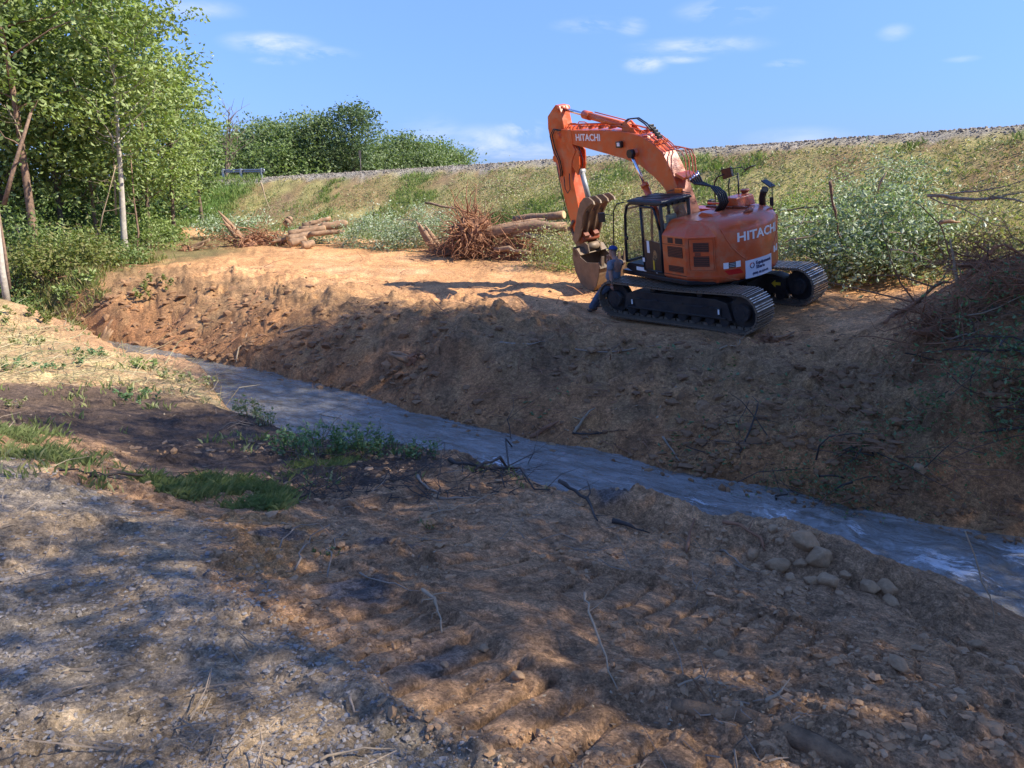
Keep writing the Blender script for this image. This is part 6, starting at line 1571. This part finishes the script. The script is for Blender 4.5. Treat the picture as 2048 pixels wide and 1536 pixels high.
def grass():
    r = np.random.default_rng(9)
    A = px_list([(-200, 845, 2.3), (60, 850, 2.1), (130, 880, 2.0), (230, 925, 2.0), (250, 955, 2.1), (150, 945, 2.35), (60, 905, 2.45), (-200, 890, 2.6)])
    B = px_list([(260, 968, 2.1), (330, 975, 2.0), (400, 955, 1.85), (480, 955, 1.8), (560, 980, 1.85), (590, 1030, 2.05), (540, 1040, 2.1), (450, 1010, 2.15), (330, 1000, 2.2)])
    C2 = px_list([(640, 900, 1.2), (740, 905, 1.2), (760, 935, 1.4), (640, 960, 1.6), (560, 960, 1.7), (600, 925, 1.5)])
    for nm, poly, n, hh, lab in (('grass_strip', A, 800, .08, ''), ('grass_strip', B, 750, .085, ''), ('grass_strip', C2, 300, .06, '')):
        P = np.array(poly); x = r.uniform(P[:, 0].min(), P[:, 0].max(), n * 3); y = r.uniform(P[:, 1].min(), P[:, 1].max(), n * 3); k = in_poly(x, y, poly) & (fbm(x, y, .45, 4, 601, .7) > .04); x, y = x[k][:n], y[k][:n]
        z, s, q = fit_on(x, y); blades(nm, x, y, z, np.full(len(x), hh * 1.25), np.full(len(x), .0019), M['grass'], 41, 12, .06, 1.2)
    # sparse sprigs over the near soil and the straw bank
    x, y = rand_view(1500, (-60, 1200), (640, 1000), 1.2, 42, 40); z, s, q = fit_on(x, y); k = (s < -3.3) & (fbm(x, y, 1.3, 3, 611) > .12); x, y, z = x[k], y[k], z[k]
    blades('weed_sprigs', x, y, z, .10 + .003 * np.hypot(x, y), .004 + .0006 * np.hypot(x, y), M['slopeweed'], 43, 5, .05, .9)
    # woodland floor grass
    x, y = rand_view(7000, (-60, 520), (520, 645), 1.4, 44, 60); z, s, q = fit_on(x, y); k = (s > .1) & (dist_in(x, y, Z_WOOD) < fbm(x, y, 2, 3, 621) * 1.5 + .5); x, y, z = x[k], y[k], z[k]
    blades('wood_edge_grass', x, y, z, np.full(len(x), .30), np.full(len(x), .012), M['leaf_shrub'], 45, 4, .12, .6); blades('dry_wood_edge_grass', x[::2], y[::2], z[::2], np.full(len(x[::2]), .3), np.full(len(x[::2]), .012), M['grass_dry'], 46, 3, .12, .7)
    # the green ramp
    n = 16000; x = r.uniform(-45, -13, n); y = r.uniform(40, 75, n); z, s, q = fit_on(x, y); k = (dist_in(x, y, Z_RAMP) < .3) & (q < 12); x, y, z = x[k], y[k], z[k]
    blades('ramp_grass', x, y, z, np.full(len(x), .40), np.full(len(x), .025), M['grass_lush'], 47, 4, .2, .5)
    # embankment slope
    n = 34000; a = r.uniform(_cs[1] + 8, _cs[-1] - 40, n); cx = np.interp(a, _cs, [p[0] for p in CREST_XY]); cy = np.interp(a, _cs, [p[1] for p in CREST_XY]); qq = r.uniform(.9, 9.6, n)
    x, y = cx - .62 * qq, cy - .78 * qq; z, s, q = fit_on(x, y); g = fbm(x, y, 2.2, 4, 631); D = np.hypot(x, y)
    k = (dist_in(x, y, Z_RAMP) > 0) & (g > -.25 - .45 * sstep(50, 28, D)) & (q < 9.5); x, y, z, g = x[k], y[k], z[k], g[k]
    green = (fbm(x, y, 3.0, 4, 231) > .32)
    blades('slope_weeds', x[~green], y[~green], z[~green], np.full((~green).sum(), .13), np.full((~green).sum(), .018), M['slopeweed'], 48, 2, .12, 1.4)
    blades('slope_grass', x[green], y[green], z[green], np.full(green.sum(), .24), np.full(green.sum(), .018), M['grass_lush'], 49, 4, .12, .8)
    kk = (np.hypot(x, y) < 46) & (x > 0); V, F = leaf_quads(np.stack([x[kk], y[kk], z[kk] + .06], 1) + r.normal(size=(kk.sum(), 3)) * np.array([.2, .2, .04]), .10, .8, .6, r); o = np_mesh('slope_leaf_weeds', V, F, M['slopeweed']); tag(o, kind='stuff')
grass()

def plant(px, py, h, w, n, ls, lm, label, seed, group='plants on the near bank of the creek', name='bank_plant', stems=9, cat='plant', spread=.6):
    """upright stems with paired leaves"""
    p = hit(px, py)
    if p is None: return
    r = np.random.default_rng(seed + 300); root = empty(name, p, label, cat, group); m = MB(); P = []
    for k in range(stems):
        a = r.random() * 6.28; rr = math.sqrt(r.random()) * w * spread; b = np.array([math.cos(a) * rr, math.sin(a) * rr, -.03]); b[2] += gz(p.x + b[0], p.y + b[1]) - p.z
        tip = b + np.array([math.cos(a) * w * .5 * r.random() + r.normal() * w * .15, math.sin(a) * w * .4 * r.random(), h * (.55 + .5 * r.random())])
        pts = curve_pts(b, tip, (0, 0, h * .08), 5, .01, r); m.tube(pts, [.006, .005, .004, .004, .003, .002], 4, caps=False)
        for i in range(int(n / stems)):
            t = .25 + .75 * r.random(); j = min(4, int(t * 5)); f = t * 5 - j; q = np.array(pts[j]) * (1 - f) + np.array(pts[min(5, j + 1)]) * f; P.append(q + r.normal(size=3) * h * .09)
    m.build('stems', M['leaf_shrub'], root); V, F = leaf_quads(np.array(P), ls, .5, .62, r); np_mesh('leaves', V, F, M[lm], root); return root
for i, (px, py, h, w, n, ls, lm, lab) in enumerate([
    (590, 905, .42, .40, 260, .06, 'leaf_vine', 'leafy plant at the left end of the creekside clump'), (640, 915, .48, .45, 320, .06, 'leaf_vine', 'bushy blue-green plant, second in the creekside clump'), (690, 905, .45, .45, 320, .055, 'leaf_vine', 'feathery plant in the middle of the creekside clump'),
    (745, 905, .42, .42, 280, .055, 'leaf_vine', 'feathery plant with fine leaflets right of the clump middle'), (800, 910, .32, .40, 200, .05, 'leaf_vine', 'low plant reaching over the water'), (850, 912, .26, .30, 120, .045, 'leaf_vine', 'smallest plant at the right end of the creekside clump'),
    (500, 835, .40, .35, 150, .07, 'leaf_olive', 'yellow-green sprig hanging over the pool edge'), (535, 850, .38, .30, 110, .06, 'leaf_olive', 'sunlit twiggy plant at the tip of the straw bank'),
    (290, 738, .30, .35, 120, .10, 'leaf_bright', 'bright broad-leaved plant at the pool edge'), (185, 712, .25, .45, 130, .09, 'leaf_vine', 'green patch in the straw near the creek'), (400, 770, .3, .35, 100, .08, 'leaf_olive', 'sprawling weed on the straw bank above the pool'),
    (340, 760, .25, .4, 110, .08, 'leaf_olive', 'low yellowish weed on the straw bank'), (60, 690, .28, .6, 160, .09, 'leaf_olive', 'weed patch at the far left of the straw bank'), (130, 735, .2, .5, 120, .08, 'leaf_vine', 'low weed patch in the straw left of the pool'), (20, 740, .25, .5, 120, .09, 'leaf_vine', 'weed patch at the left edge below the straw bank'), (290, 800, .22, .6, 160, .08, 'leaf_vine', 'sprawling green weed between straw and dark soil'),
    (30, 815, .2, .3, 60, .06, 'leaf_olive', 'small sprig on the left dirt edge'), (640, 975, .14, .3, 90, .04, 'leaf_vine', 'low weed in the muddy soil beyond the grass strip'), (650, 1110, .10, .12, 30, .03, 'leaf_vine', 'tiny sprig beside the arching root'), (855, 1055, .12, .1, 24, .035, 'leaf_vine', 'tiny leafy sprig by the flat tan stone'), (300, 585, .5, .8, 260, .12, 'leaf_shrub', 'bright weeds on the pad edge below the wood'), (60, 640, .4, .9, 220, .12, 'leaf_shrub', 'green weeds at the water below the leftmost trunks'),
    (150, 590, .7, .9, 420, .12, 'leaf_bright', 'bright green weeds on the far creek bank')]):
    plant(px, py, h, w, n, ls, lm, lab, i)

# ------------------------------------------------------------------ brush piles
def brush(px, py, w, d, h, n, ls, lm, label, seed, sticks=30, name='brush_pile', cat='brush pile', group='piles of cut brush along the embankment foot', smat='twig', loc=None, clump=.20, tilt=0.0):
    p = loc or hit(px, py); r = np.random.default_rng(seed + 700); root = empty(name, p, label, cat, group)
    nb = int(34 + w * 10); cs = []; dirs = []
    for k in range(nb):
        a = r.random() * 6.28; rr = math.sqrt(r.random()); x = math.cos(a) * rr * w; y = math.sin(a) * rr * d
        hz = h * (1 - rr ** 2 * .75) * (.30 + .75 * r.random() ** .7) * (1 + tilt * x / w); z = gz(p.x + x, p.y + y) - p.z + hz; cs.append((x, y, z)); dirs.append(r.normal(size=3) * np.array([.5, .4, .35]))
    cs = np.array(cs); dirs = np.array(dirs); pick = r.integers(0, nb, n); t = r.normal(size=(n, 1)).clip(-1.6, 1.6)
    P = cs[pick] + dirs[pick] * t * .8 + r.normal(size=(n, 3)) * clump * np.array([1, 1, .8]); gzv = ground_z(P[:, 0] + p.x, P[:, 1] + p.y, False) - p.z; P[:, 2] = np.maximum(P[:, 2], gzv + .04)
    if n: V, F = leaf_quads(P, ls, .25, .5, r, droop=None); np_mesh('leaves', V, F, M[lm], root)
    m = MB()
    for k in range(sticks):
        i = r.integers(0, nb); c = cs[i]; L_ = .5 + 1.4 * r.random(); dd = r.normal(size=3) * np.array([1, .6, .45]); dd /= np.linalg.norm(dd); a_ = c - dd * L_ * .5; b_ = c + dd * L_ * .5; r0 = .006 + .016 * r.random() ** 3
        m.tube(curve_pts(a_, b_, r.normal(size=3) * .12, 4, .02, r), [r0, r0 * .9, r0 * .75, r0 * .55, r0 * .3], 4, caps=False)
    b_ = m.build('branches', M[smat], root); tag(b_, kind='stuff'); return root
def at(px, py_base, Y): p = at_y(px, py_base, Y); return Vector((p.x, Y, gz(p.x, Y)))
B_ = [
 (655, 505, 40, 1.6, 1.1, .9, 2200, .10, 'leaf_silver', 'low pale green brush in front of the cut logs', 12), (760, 500, 38, 2.2, 1.3, 1.5, 4600, .11, 'leaf_silver', 'silvery brush heap right of the logs', 30), (850, 500, 36.5, 1.9, 1.4, 1.9, 5200, .11, 'leaf_silver', 'tallest silvery brush heap left of the root plate', 40),
 (590, 500, 39, 1.0, .8, .5, 900, .10, 'leaf_silver', 'small leafy scrap pile at the left end of the logs', 6), (1000, 470, 39.5, 2.6, 1.0, 1.9, 2600, .11, 'leaf_olive', 'leafy tops lying behind the uprooted tree', 26), (1108, 540, 29.5, 1.1, .8, 1.3, 2600, .10, 'leaf_olive', 'yellowish brush right of the root plate, in front', 16), (1140, 545, 28.5, .6, .5, .6, 900, .09, 'leaf_bright', 'small bright green sprig pile near the bucket', 4),
 (1040, 500, 33.5, 1.9, .9, 1.3, 260, .10, 'leaf_olive', 'reddish tangle of roots and branches right of the root plate', 120), (900, 520, 34.5, 1.1, .6, .6, 120, .09, 'leaf_olive', 'low tangle of roots left of the root plate', 70), (440, 510, 37.5, 1.4, .7, .5, 160, .10, 'leaf_olive', 'low scatter of splintered wood at the left of the cleared ground', 50),
 (1210, 500, 31, 1.6, 1.2, 2.3, 4200, .11, 'leaf_olive', 'olive brush heap behind the bucket', 34), (1330, 500, 28.5, 1.9, 1.2, 2.0, 4600, .11, 'leaf_olive', 'olive brush heap seen through the cab', 30), (1440, 500, 27.5, 1.6, 1.0, 1.5, 2400, .11, 'leaf_olive', 'olive brush heap hidden behind the engine cover', 14), (1190, 420, 36, 1.6, 1.2, 1.0, 2200, .12, 'leaf_olive', 'loose brush on the slope beside the stick', 12),
 (1600, 560, 23.5, 1.3, 1.2, 2.1, 3400, .12, 'leaf_silver', 'dark-hollowed brush heap right behind the far track', 30), (1700, 560, 22.6, 1.4, 1.1, 2.5, 3600, .15, 'leaf_silver', 'highest silvery brush heap right of the machine', 60), (1790, 560, 22.6, 1.3, 1.1, 2.3, 3400, .145, 'leaf_silver', 'silvery brush heap in front of the slope at the right', 40),
 (1880, 520, 22.5, 1.2, 1.0, .9, 1300, .115, 'leaf_olive', 'sprawling olive brush at the right behind the dirt mound', 46), (1990, 470, 22, 1.3, .9, .6, 900, .115, 'leaf_olive', 'sprawling olive brush at the right edge of the picture', 40), (1590, 430, 27, 1.6, 1.2, 1.4, 3000, .10, 'leaf_bright', 'bright green leafy tops on the slope right of the machine', 14), (1750, 400, 27, 2.0, 1.0, 1.2, 2800, .10, 'leaf_silver', 'leafy tops lying up the slope behind the highest heap', 16)]
for i, (px, py, Y, w, d, h, n, ls, lm, lab, st) in enumerate(B_): brush(px, py, w, d, h, n, ls, lm, lab, i, st, loc=at(px, py, Y), smat='root' if st in (120, 70, 50) else 'twig')

# dirt and vine covered mound at the right
def mound():
    r = np.random.default_rng(55)
    for i, (px, py, w, d, h, n, lm, lab, st, ls) in enumerate([
        (1900, 690, 1.2, .9, .30, 200, 'leaf_vine', 'tangled roots and vines at the left foot of the right-hand mound', 40, .075), (2010, 640, 1.2, .9, .35, 260, 'leaf_vine', 'dark tangle of roots with broad leaves on the right-hand mound', 35, .09),
        (1960, 790, 1.1, .8, .30, 1300, 'leaf_vine', 'shaded blue-green vine patch on the far bank at the right', 20, .07), (2060, 760, .9, .7, .4, 700, 'leaf_vine', 'dark vine leaves at the right edge above the bank', 30, .08), (1960, 600, .9, .7, .25, 200, 'leaf_vine', 'clay-caked root mat on the crest of the right-hand mound', 35, .07)]):
        brush(px, py, w, d, h, n, ls, lm, lab, 60 + i, st, name='root_tangle', cat='root tangle', group='root and vine tangles on the right-hand mound', smat='twig_dark' if i in (1, 2, 3) else 'root', clump=.14)
    for i, (px, py, w, d, h, n, lab) in enumerate([(1560, 985, .35, .2, .25, 160, 'dark green weeds at the far waterline, left clump'), (1700, 1010, .5, .25, .35, 320, 'dark green weeds overhanging the far waterline, right clump'), (1620, 1000, .35, .2, .25, 180, 'dark green weeds at the far waterline, middle clump'), (1700, 930, .3, .3, .2, 120, 'green sprig halfway up the far bank'), (1480, 880, .4, .3, .15, 90, 'leaf scraps on the far bank above the rapids'), (1830, 960, .4, .3, .2, 130, 'sparse leaves on the far bank at the right')]):
        brush(px, py, w, d, h, n, .06, 'leaf_vine', lab, 80 + i, 8, name='weed_clump', cat='weeds', group='weed clumps on the shaded far bank', smat='twig_dark', clump=.10)
mound()
_hm = hit(1912, 572); _ym = _hm.y if _hm else 15.0
S2 = [
 ([(1770, 650, .02), (1830, 612, .06), (1885, 575, .1), (1910, 558, .12)], .05, 'thick root running up the left edge of the right-hand mound', 'root', 6),
 ([(1915, 572, _ym), (1908, 520, _ym), (1900, 478, _ym)], .045, 'pale upright broken stem on the crest of the mound', 'twig_pale', 1),
 ([(1912, 572, _ym), (1960, 530, _ym), (1990, 494, _ym), (2010, 490, _ym), (2060, 520, _ym)], .05, 'arched orange root against the brush at the right edge', 'root', 4),
 ([(1850, 665, .12), (1960, 645, .15), (2048, 612, .2)], .018, 'long thin cane lying across the dark mound', 'twig_pale', 1),
 ([(1820, 665, .05), (1900, 690, .08), (1960, 670, .08)], .03, 'bent branch at the foot of the mound', 'twig', 3),
 ([(1660, 362, 21.8), (1664, 400, 21.9), (1672, 435, 22), (1680, 475, 22.1)], .055, 'broken orange-brown trunk standing in the silvery brush', 'bark_pine', 1),
 ([(1664, 362, 21.8), (1710, 342, 21.6), (1770, 333, 21.4), (1800, 345, 21.3)], .014, 'thin bent branch arching from the broken trunk', 'twig_pale', 2),
 ([(1772, 345, 21.8), (1762, 362, 21.8), (1756, 385, 22)], .040, 'short forked grey stub at the top of the silvery brush', 'twig_pale', 2),
 ([(1855, 392, 20), (1930, 398, 19), (2000, 396, 18.2), (2070, 402, 17.5)], .045, 'long grey branch entering from the right edge, thickest of three', 'twig', 7),
 ([(1900, 388, 20), (1980, 378, 19), (2070, 355, 18)], .022, 'grey branch above the thickest one at the right edge', 'twig', 6),
 ([(1990, 396, 18.4), (2030, 388, 18), (2075, 380, 17.6)], .02, 'short grey branch forking at the right edge', 'twig', 3),
 ([(1860, 395, 20), (1930, 420, 19.6), (1990, 450, 19), (2040, 465, 18.6)], .018, 'thin branch drooping across the brush at the right', 'twig', 8),
 ([(1780, 500, 20.5), (1830, 505, 20.4), (1870, 530, 20.2)], .02, 'bent bare branch in front of the silvery brush', 'twig', 3),
 ([(1880, 445, 20.6), (1900, 442, 20.6), (1920, 444, 20.6)], .07, 'short orange log end in the brush at the right', 'log', 0),
 ([(1540, 420, 25), (1600, 416, 25), (1680, 412, 24.5)], .03, 'dark branch lying across the brush behind the machine', 'bark_dark', 4),
 ([(1570, 485, 22.2), (1610, 475, 22), (1650, 462, 22)], .02, 'bleached branch in the dark hollow of the brush', 'twig_pale', 3),
 ([(850, 405, 38), (900, 415, 37.8), (930, 432, 37.5), (955, 440, 37)], .06, 'crooked bare branch pointing up left of the root plate', 'bark_pine', 4),
 ([(745, 412, 44), (748, 430, 44), (742, 440, 44)], .035, 'short dead stub on the brown slope', 'bark_dark', 0),
 ([(522, 365, 42), (530, 395, 42), (538, 415, 41.8), (545, 428, 41.6)], .045, 'thin bleached pole leaning at the foot of the slope', 'twig_pale', 0),
 ([(1190, 565, 23), (1215, 380, 24.5), (1218, 350, 24.8)][:0], 0, '', '', 0)]
for i, (pp, r0, lab, mt, tw) in enumerate(S2):
    if pp: stick(pp, r0, lab, mt, 'branch', 'broken branches and stems in the brush', 'branch', tw, 200 + i)

# ------------------------------------------------------------------ logs, stumps, the uprooted tree
def log(a, b, r0, label, r1=None, group='cut logs stacked at the embankment foot', seed=0):
    A, B = at_y(*a), at_y(*b); o0 = A.copy(); r1 = r1 or r0 * .85; r = np.random.default_rng(seed); n = 6
    pts = [A.lerp(B, i / n) - o0 + Vector(r.normal(size=3) * r0 * .12) for i in range(n + 1)]
    m = MB(); m.tube(pts, [(r0 + (r1 - r0) * i / n) * (1 + .06 * r.normal()) for i in range(n + 1)], 12)
    o = m.build('log', M['log']); o.location = o0; tag(o, label, 'log', group)
    for P_, Q_, rr in ((pts[0], pts[1], r0), (pts[-1], pts[-2], r1)):
        d = (P_ - Q_).normalized(); c = MB(); c.tube([P_ - d * .01, P_ + d * .012], rr * .93, 12); f = c.build('cut_end', M['cutwood']); f.parent = o
    return o
for i, (a, b, r0, lab) in enumerate([
    ((604, 492, 36.5), (626, 486, 36.8), .21, 'short thick log with its cut end facing the camera, lowest in the stack'), ((579, 488, 37), (612, 478, 37.4), .20, 'log left of the short thick one'), ((577, 478, 37.4), (622, 468, 38), .17, 'second log up at the left end of the stack'),
    ((576, 468, 38), (650, 456, 38.4), .16, 'third log up, long and slightly tilted'), ((600, 462, 38.6), (688, 446, 39), .20, 'long reddish log on top of the stack'), ((606, 452, 39), (662, 436, 39.4), .14, 'slender pale log jutting up at the top of the stack'),
    ((640, 455, 38.6), (694, 448, 38.8), .22, 'thick log end at the right of the stack'), ((620, 468, 37.8), (690, 462, 38.2), .13, 'dark log under the thick right-hand log end'), ((546, 484, 38), (580, 476, 38), .10, 'pale split pole sticking out at the left of the stack'), ((572, 449, 39.4), (580, 438, 39.6), .2, 'short upright log end at the upper left of the stack'),
    ((1030, 440, 35), (1128, 428, 33.5), .20, 'brown log lying on the slope right of the root plate'), ((610, 510, 36), (634, 508, 36), .05, 'pale peeled stick lying on the ground before the stack')]): log(a, b, r0, lab, seed=i)

def root_ball():
    c = at_y(950, 470, 33.0); g = gz(c.x, c.y); base = Vector((c.x, c.y, g)); root = empty('uprooted_tree', base, 'uprooted tree lying on its side, its red-brown root plate facing left', 'uprooted tree'); r = np.random.default_rng(8)
    H = c.z - g; cen = Vector((0, 0, H))
    bv, bf = ICO3; V = np.array([v * (1 + .35 * mnoise.noise(Vector(v) * 1.7 + Vector((3, 1, 2))) + .2 * mnoise.noise(Vector(v) * 5)) for v in bv]) * np.array([.7, .7, .85]) + np.array(cen)
    np_mesh('soil_clump', V, bf, M['root'], root)
    m = MB()
    for k in range(420):
        d = r.normal(size=3); d /= np.linalg.norm(d); d[0] = d[0] * .8 - .15; p0 = np.array(cen) + d * np.array([.75, .75, .9]); L_ = .4 + 1.1 * r.random() ** 1.5; q = p0 + d * L_ + r.normal(size=3) * .25 + np.array([0, 0, -.15 * r.random()])
        q[2] = max(q[2], .05); r0 = .012 + .035 * r.random() ** 3; m.tube(curve_pts(p0, q, r.normal(size=3) * .22 * L_, 5, .05, r), [r0, r0 * .9, r0 * .75, r0 * .6, r0 * .4, r0 * .15], 4, caps=False)
    for k in range(16):                                       # thicker roots hanging down the face
        p0 = np.array(cen) + np.array([-.4 + r.normal() * .3, -.5, .6 * r.random()]); q = p0 + np.array([r.normal() * .5, -.2, -1.2 * r.random() - .3]); q[2] = max(q[2], .05); m.tube(curve_pts(p0, q, (-.15, -.25, .1), 5, .05, r), [.05, .045, .04, .03, .02, .01], 5, caps=False)
    o = m.build('roots', M['root'], root); tag(o, kind='stuff')
    e = at_y(1135, 452, 31.5) - base; m = MB(); m.tube(curve_pts(cen, tuple(e), (0, 0, .1), 6, .03, r), [.30, .28, .26, .25, .24, .22, .2], 12); m.build('trunk', M['log'], root)
    for (a, b, r0) in (((1000, 470, 32.6), (1140, 480, 31.2), .14), ((985, 455, 33.2), (1120, 437, 34), .08), ((990, 500, 32), (1060, 505, 31), .12)):
        m = MB(); A_, B2 = at_y(*a) - base, at_y(*b) - base; m.tube(curve_pts(A_, B2, (0, 0, .08), 5, .04, r), [r0, r0 * .9, r0 * .85, r0 * .75, r0 * .6, r0 * .5], 8); m.build('limb', M['log'], root)
root_ball()
def root_mass(px, py, Y, w, d, h, n, label, seed, thick=1.0):
    c = at(px, py, Y); r = np.random.default_rng(seed); root = empty('root_tangle', c, label, 'root tangle', 'tangles of pulled roots along the embankment foot'); m = MB()
    for k in range(n):
        x = r.normal() * w * .5; z = abs(r.normal()) * h * .45 * max(.25, 1 - abs(x) / w); p0 = np.array([x, r.normal() * d * .4, z + .05]); dd = r.normal(size=3) * np.array([1, .5, .55]); dd /= np.linalg.norm(dd); L_ = .4 + 1.3 * r.random(); q = p0 + dd * L_; q[2] = max(q[2], .03)
        r0 = (.010 + .028 * r.random() ** 3) * thick; m.tube(curve_pts(p0, q, r.normal(size=3) * .2 * L_, 4, .05, r), [r0, r0 * .9, r0 * .7, r0 * .45, r0 * .15], 4, caps=False)
    o = m.build('roots', M['root'], root); tag(o, kind='stuff'); bv, bf = ICO3
    V = np.array([v * (1 + .45 * mnoise.noise(Vector(v) * 2.2 + Vector((seed, 1, 2))) + .2 * mnoise.noise(Vector(v) * 6)) for v in bv]) * np.array([w * .62, d * .45, h * .42]); np_mesh('soil_clump', V, bf, M['root'], root)
root_mass(1035, 500, 32.6, 1.9, 1.0, 1.7, 420, 'wide red-brown tangle of roots right of the root plate', 1)
root_mass(905, 518, 33.6, .9, .7, .7, 130, 'low red-brown root tangle left of the root plate', 2)
root_mass(520, 470, 38.5, 1.3, .8, 1.0, 200, 'brown root tangle behind the split stump', 3)
root_mass(1960, 600, (_ym + .3), .9, .5, .18, 110, 'sunlit brown root tangle on the crest of the right-hand mound', 4, .6)
root_mass(1880, 660, (_ym - 1.2), .8, .5, .22, 150, 'brown root mat hanging over the left flank of the right-hand mound', 5, .5)
root_mass(2040, 650, (_ym - 1.4), .8, .5, .22, 120, 'brown root mat at the right edge of the right-hand mound', 6, .5)
def stump(px, py, Y, label, seed, s=1.0, upd=(-.5, 0, 1.0), n=26):
    c = at(px, py, Y); r = np.random.default_rng(seed); root = empty('stump', c, label, 'stump', 'stumps and root clumps at the embankment foot'); m = MB()
    u = np.array(upd) / np.linalg.norm(upd)
    for k in range(4):
        off = r.normal(size=3) * .06 * s; m.tube(curve_pts(off, off + u * s * (.9 + .7 * r.random()), r.normal(size=3) * .05, 4, .02, r), [.16 * s, .13 * s, .10 * s, .07 * s, .02], 7)
    m.build('trunk', M['log'], root); m = MB()
    for k in range(n):
        a = r.random() * 6.28; q = np.array([math.cos(a) * s * (.3 + .5 * r.random()), math.sin(a) * s * .5, s * (r.random() * .5 - .05)]); m.tube(curve_pts((0, 0, .1 * s), q, r.normal(size=3) * .12 * s, 4, .03, r), [.06 * s, .05 * s, .035 * s, .02 * s, .008], 5, caps=False)
    o = m.build('roots', M['root'], root); tag(o, kind='stuff'); 
    bv, bf = ICO2; V = np.array([v * (1 + .4 * mnoise.noise(Vector(v) * 2 + Vector((seed, 1, 2)))) for v in bv]) * np.array([.45, .35, .3]) * s; np_mesh('soil_clump', V, bf, M['root'], root)
stump(490, 470, 38, 'split stump with splintered pale wood leaning left', 1, 1.35, (-.75, 0, 1.0))
stump(540, 462, 39, 'red-brown root clump right of the split stump', 2, 1.2, (.8, 0, .3), 44)
stump(572, 465, 38.8, 'smaller root clump at the left end of the log stack', 3, .8, (.5, 0, .5), 30)
stump(880, 505, 35, 'leaning stump between the brush heap and the root plate', 4, 1.3, (-.6, 0, .9), 24)
stump(380, 505, 37, 'low root clump at the left end of the cleared ground', 5, .8, (.6, 0, .3), 30)
stump(180, 612, 24.5, 'muddy root clump on the far creek bank below the wood', 6, .9, (.3, 0, .5), 36)
stump(830, 770, 18.2, 'root clump sticking out of the bank beside the creek', 7, .55, (-.6, -.4, .3), 40)
stump(1540, 655, 17.6, 'ball of dry roots behind the near track', 8, .45, (.6, 0, .2), 60)
stump(1195, 905, 13.4, 'dark wet root ball at the far waterline', 9, .40, (.2, -.5, .3), 50)

# brown soil heap in front of the stump
for i, (px, py, w, lab) in enumerate([(900, 590, 60, ''), ]): pass

# ------------------------------------------------------------------ guardrail and marker post
def guardrail():
    a = CREST[2] + Vector((-.2, .6, 0)); a = at_y(527, 352, 60.5); a.z = gz(a.x, a.y); d = (CREST[1] - CREST[2]); d.z = 0; d.normalize(); root = empty('guardrail', a, 'short end of galvanised guardrail on the embankment crest', 'guardrail')
    ang = math.atan2(d.y, d.x); root.rotation_euler = (0, 0, ang); L_ = 4.6
    m = MB(); prof = [(.0, .42), (.05, .47), (.0, .53), (.0, .57), (.05, .63), (.0, .69), (-.02, .69), (.03, .63), (-.02, .57), (-.02, .53), (.03, .47), (-.02, .42)]
    m.loft([[(x, p[0], p[1] + .0) for p in prof] for x in (0, 1.5, 3.0, L_)]); m.build('rail', M['steel'], root, fixn=True)
    m = MB(); m.tube([(-.02, .02, .42), (-.12, .02, .45), (-.16, .02, .56), (-.12, .02, .67), (-.02, .02, .69)], .05, 6); m.build('end_terminal', M['steel'], root)
    for x in (.1, 2.4, 4.5):
        m = MB(); m.box((x, .12, .25), (.15, .12, 1.0)); m.box((x, .04, .56), (.15, .12, .32)); m.build('post', M['steel'], root)
guardrail()
p = at_y(722, 349, 56); m = MB(); m.tube([(0, 0, -.3), (0, 0, 1.5)], .035, 6); m.box((0, -.04, 1.25), (.16, .02, .5)); o = m.build('marker_post', M['wood_post']); o.location = (p.x, p.y, gz(p.x, p.y)); tag(o, 'thin marker post standing on the embankment crest before the far trees', 'post')
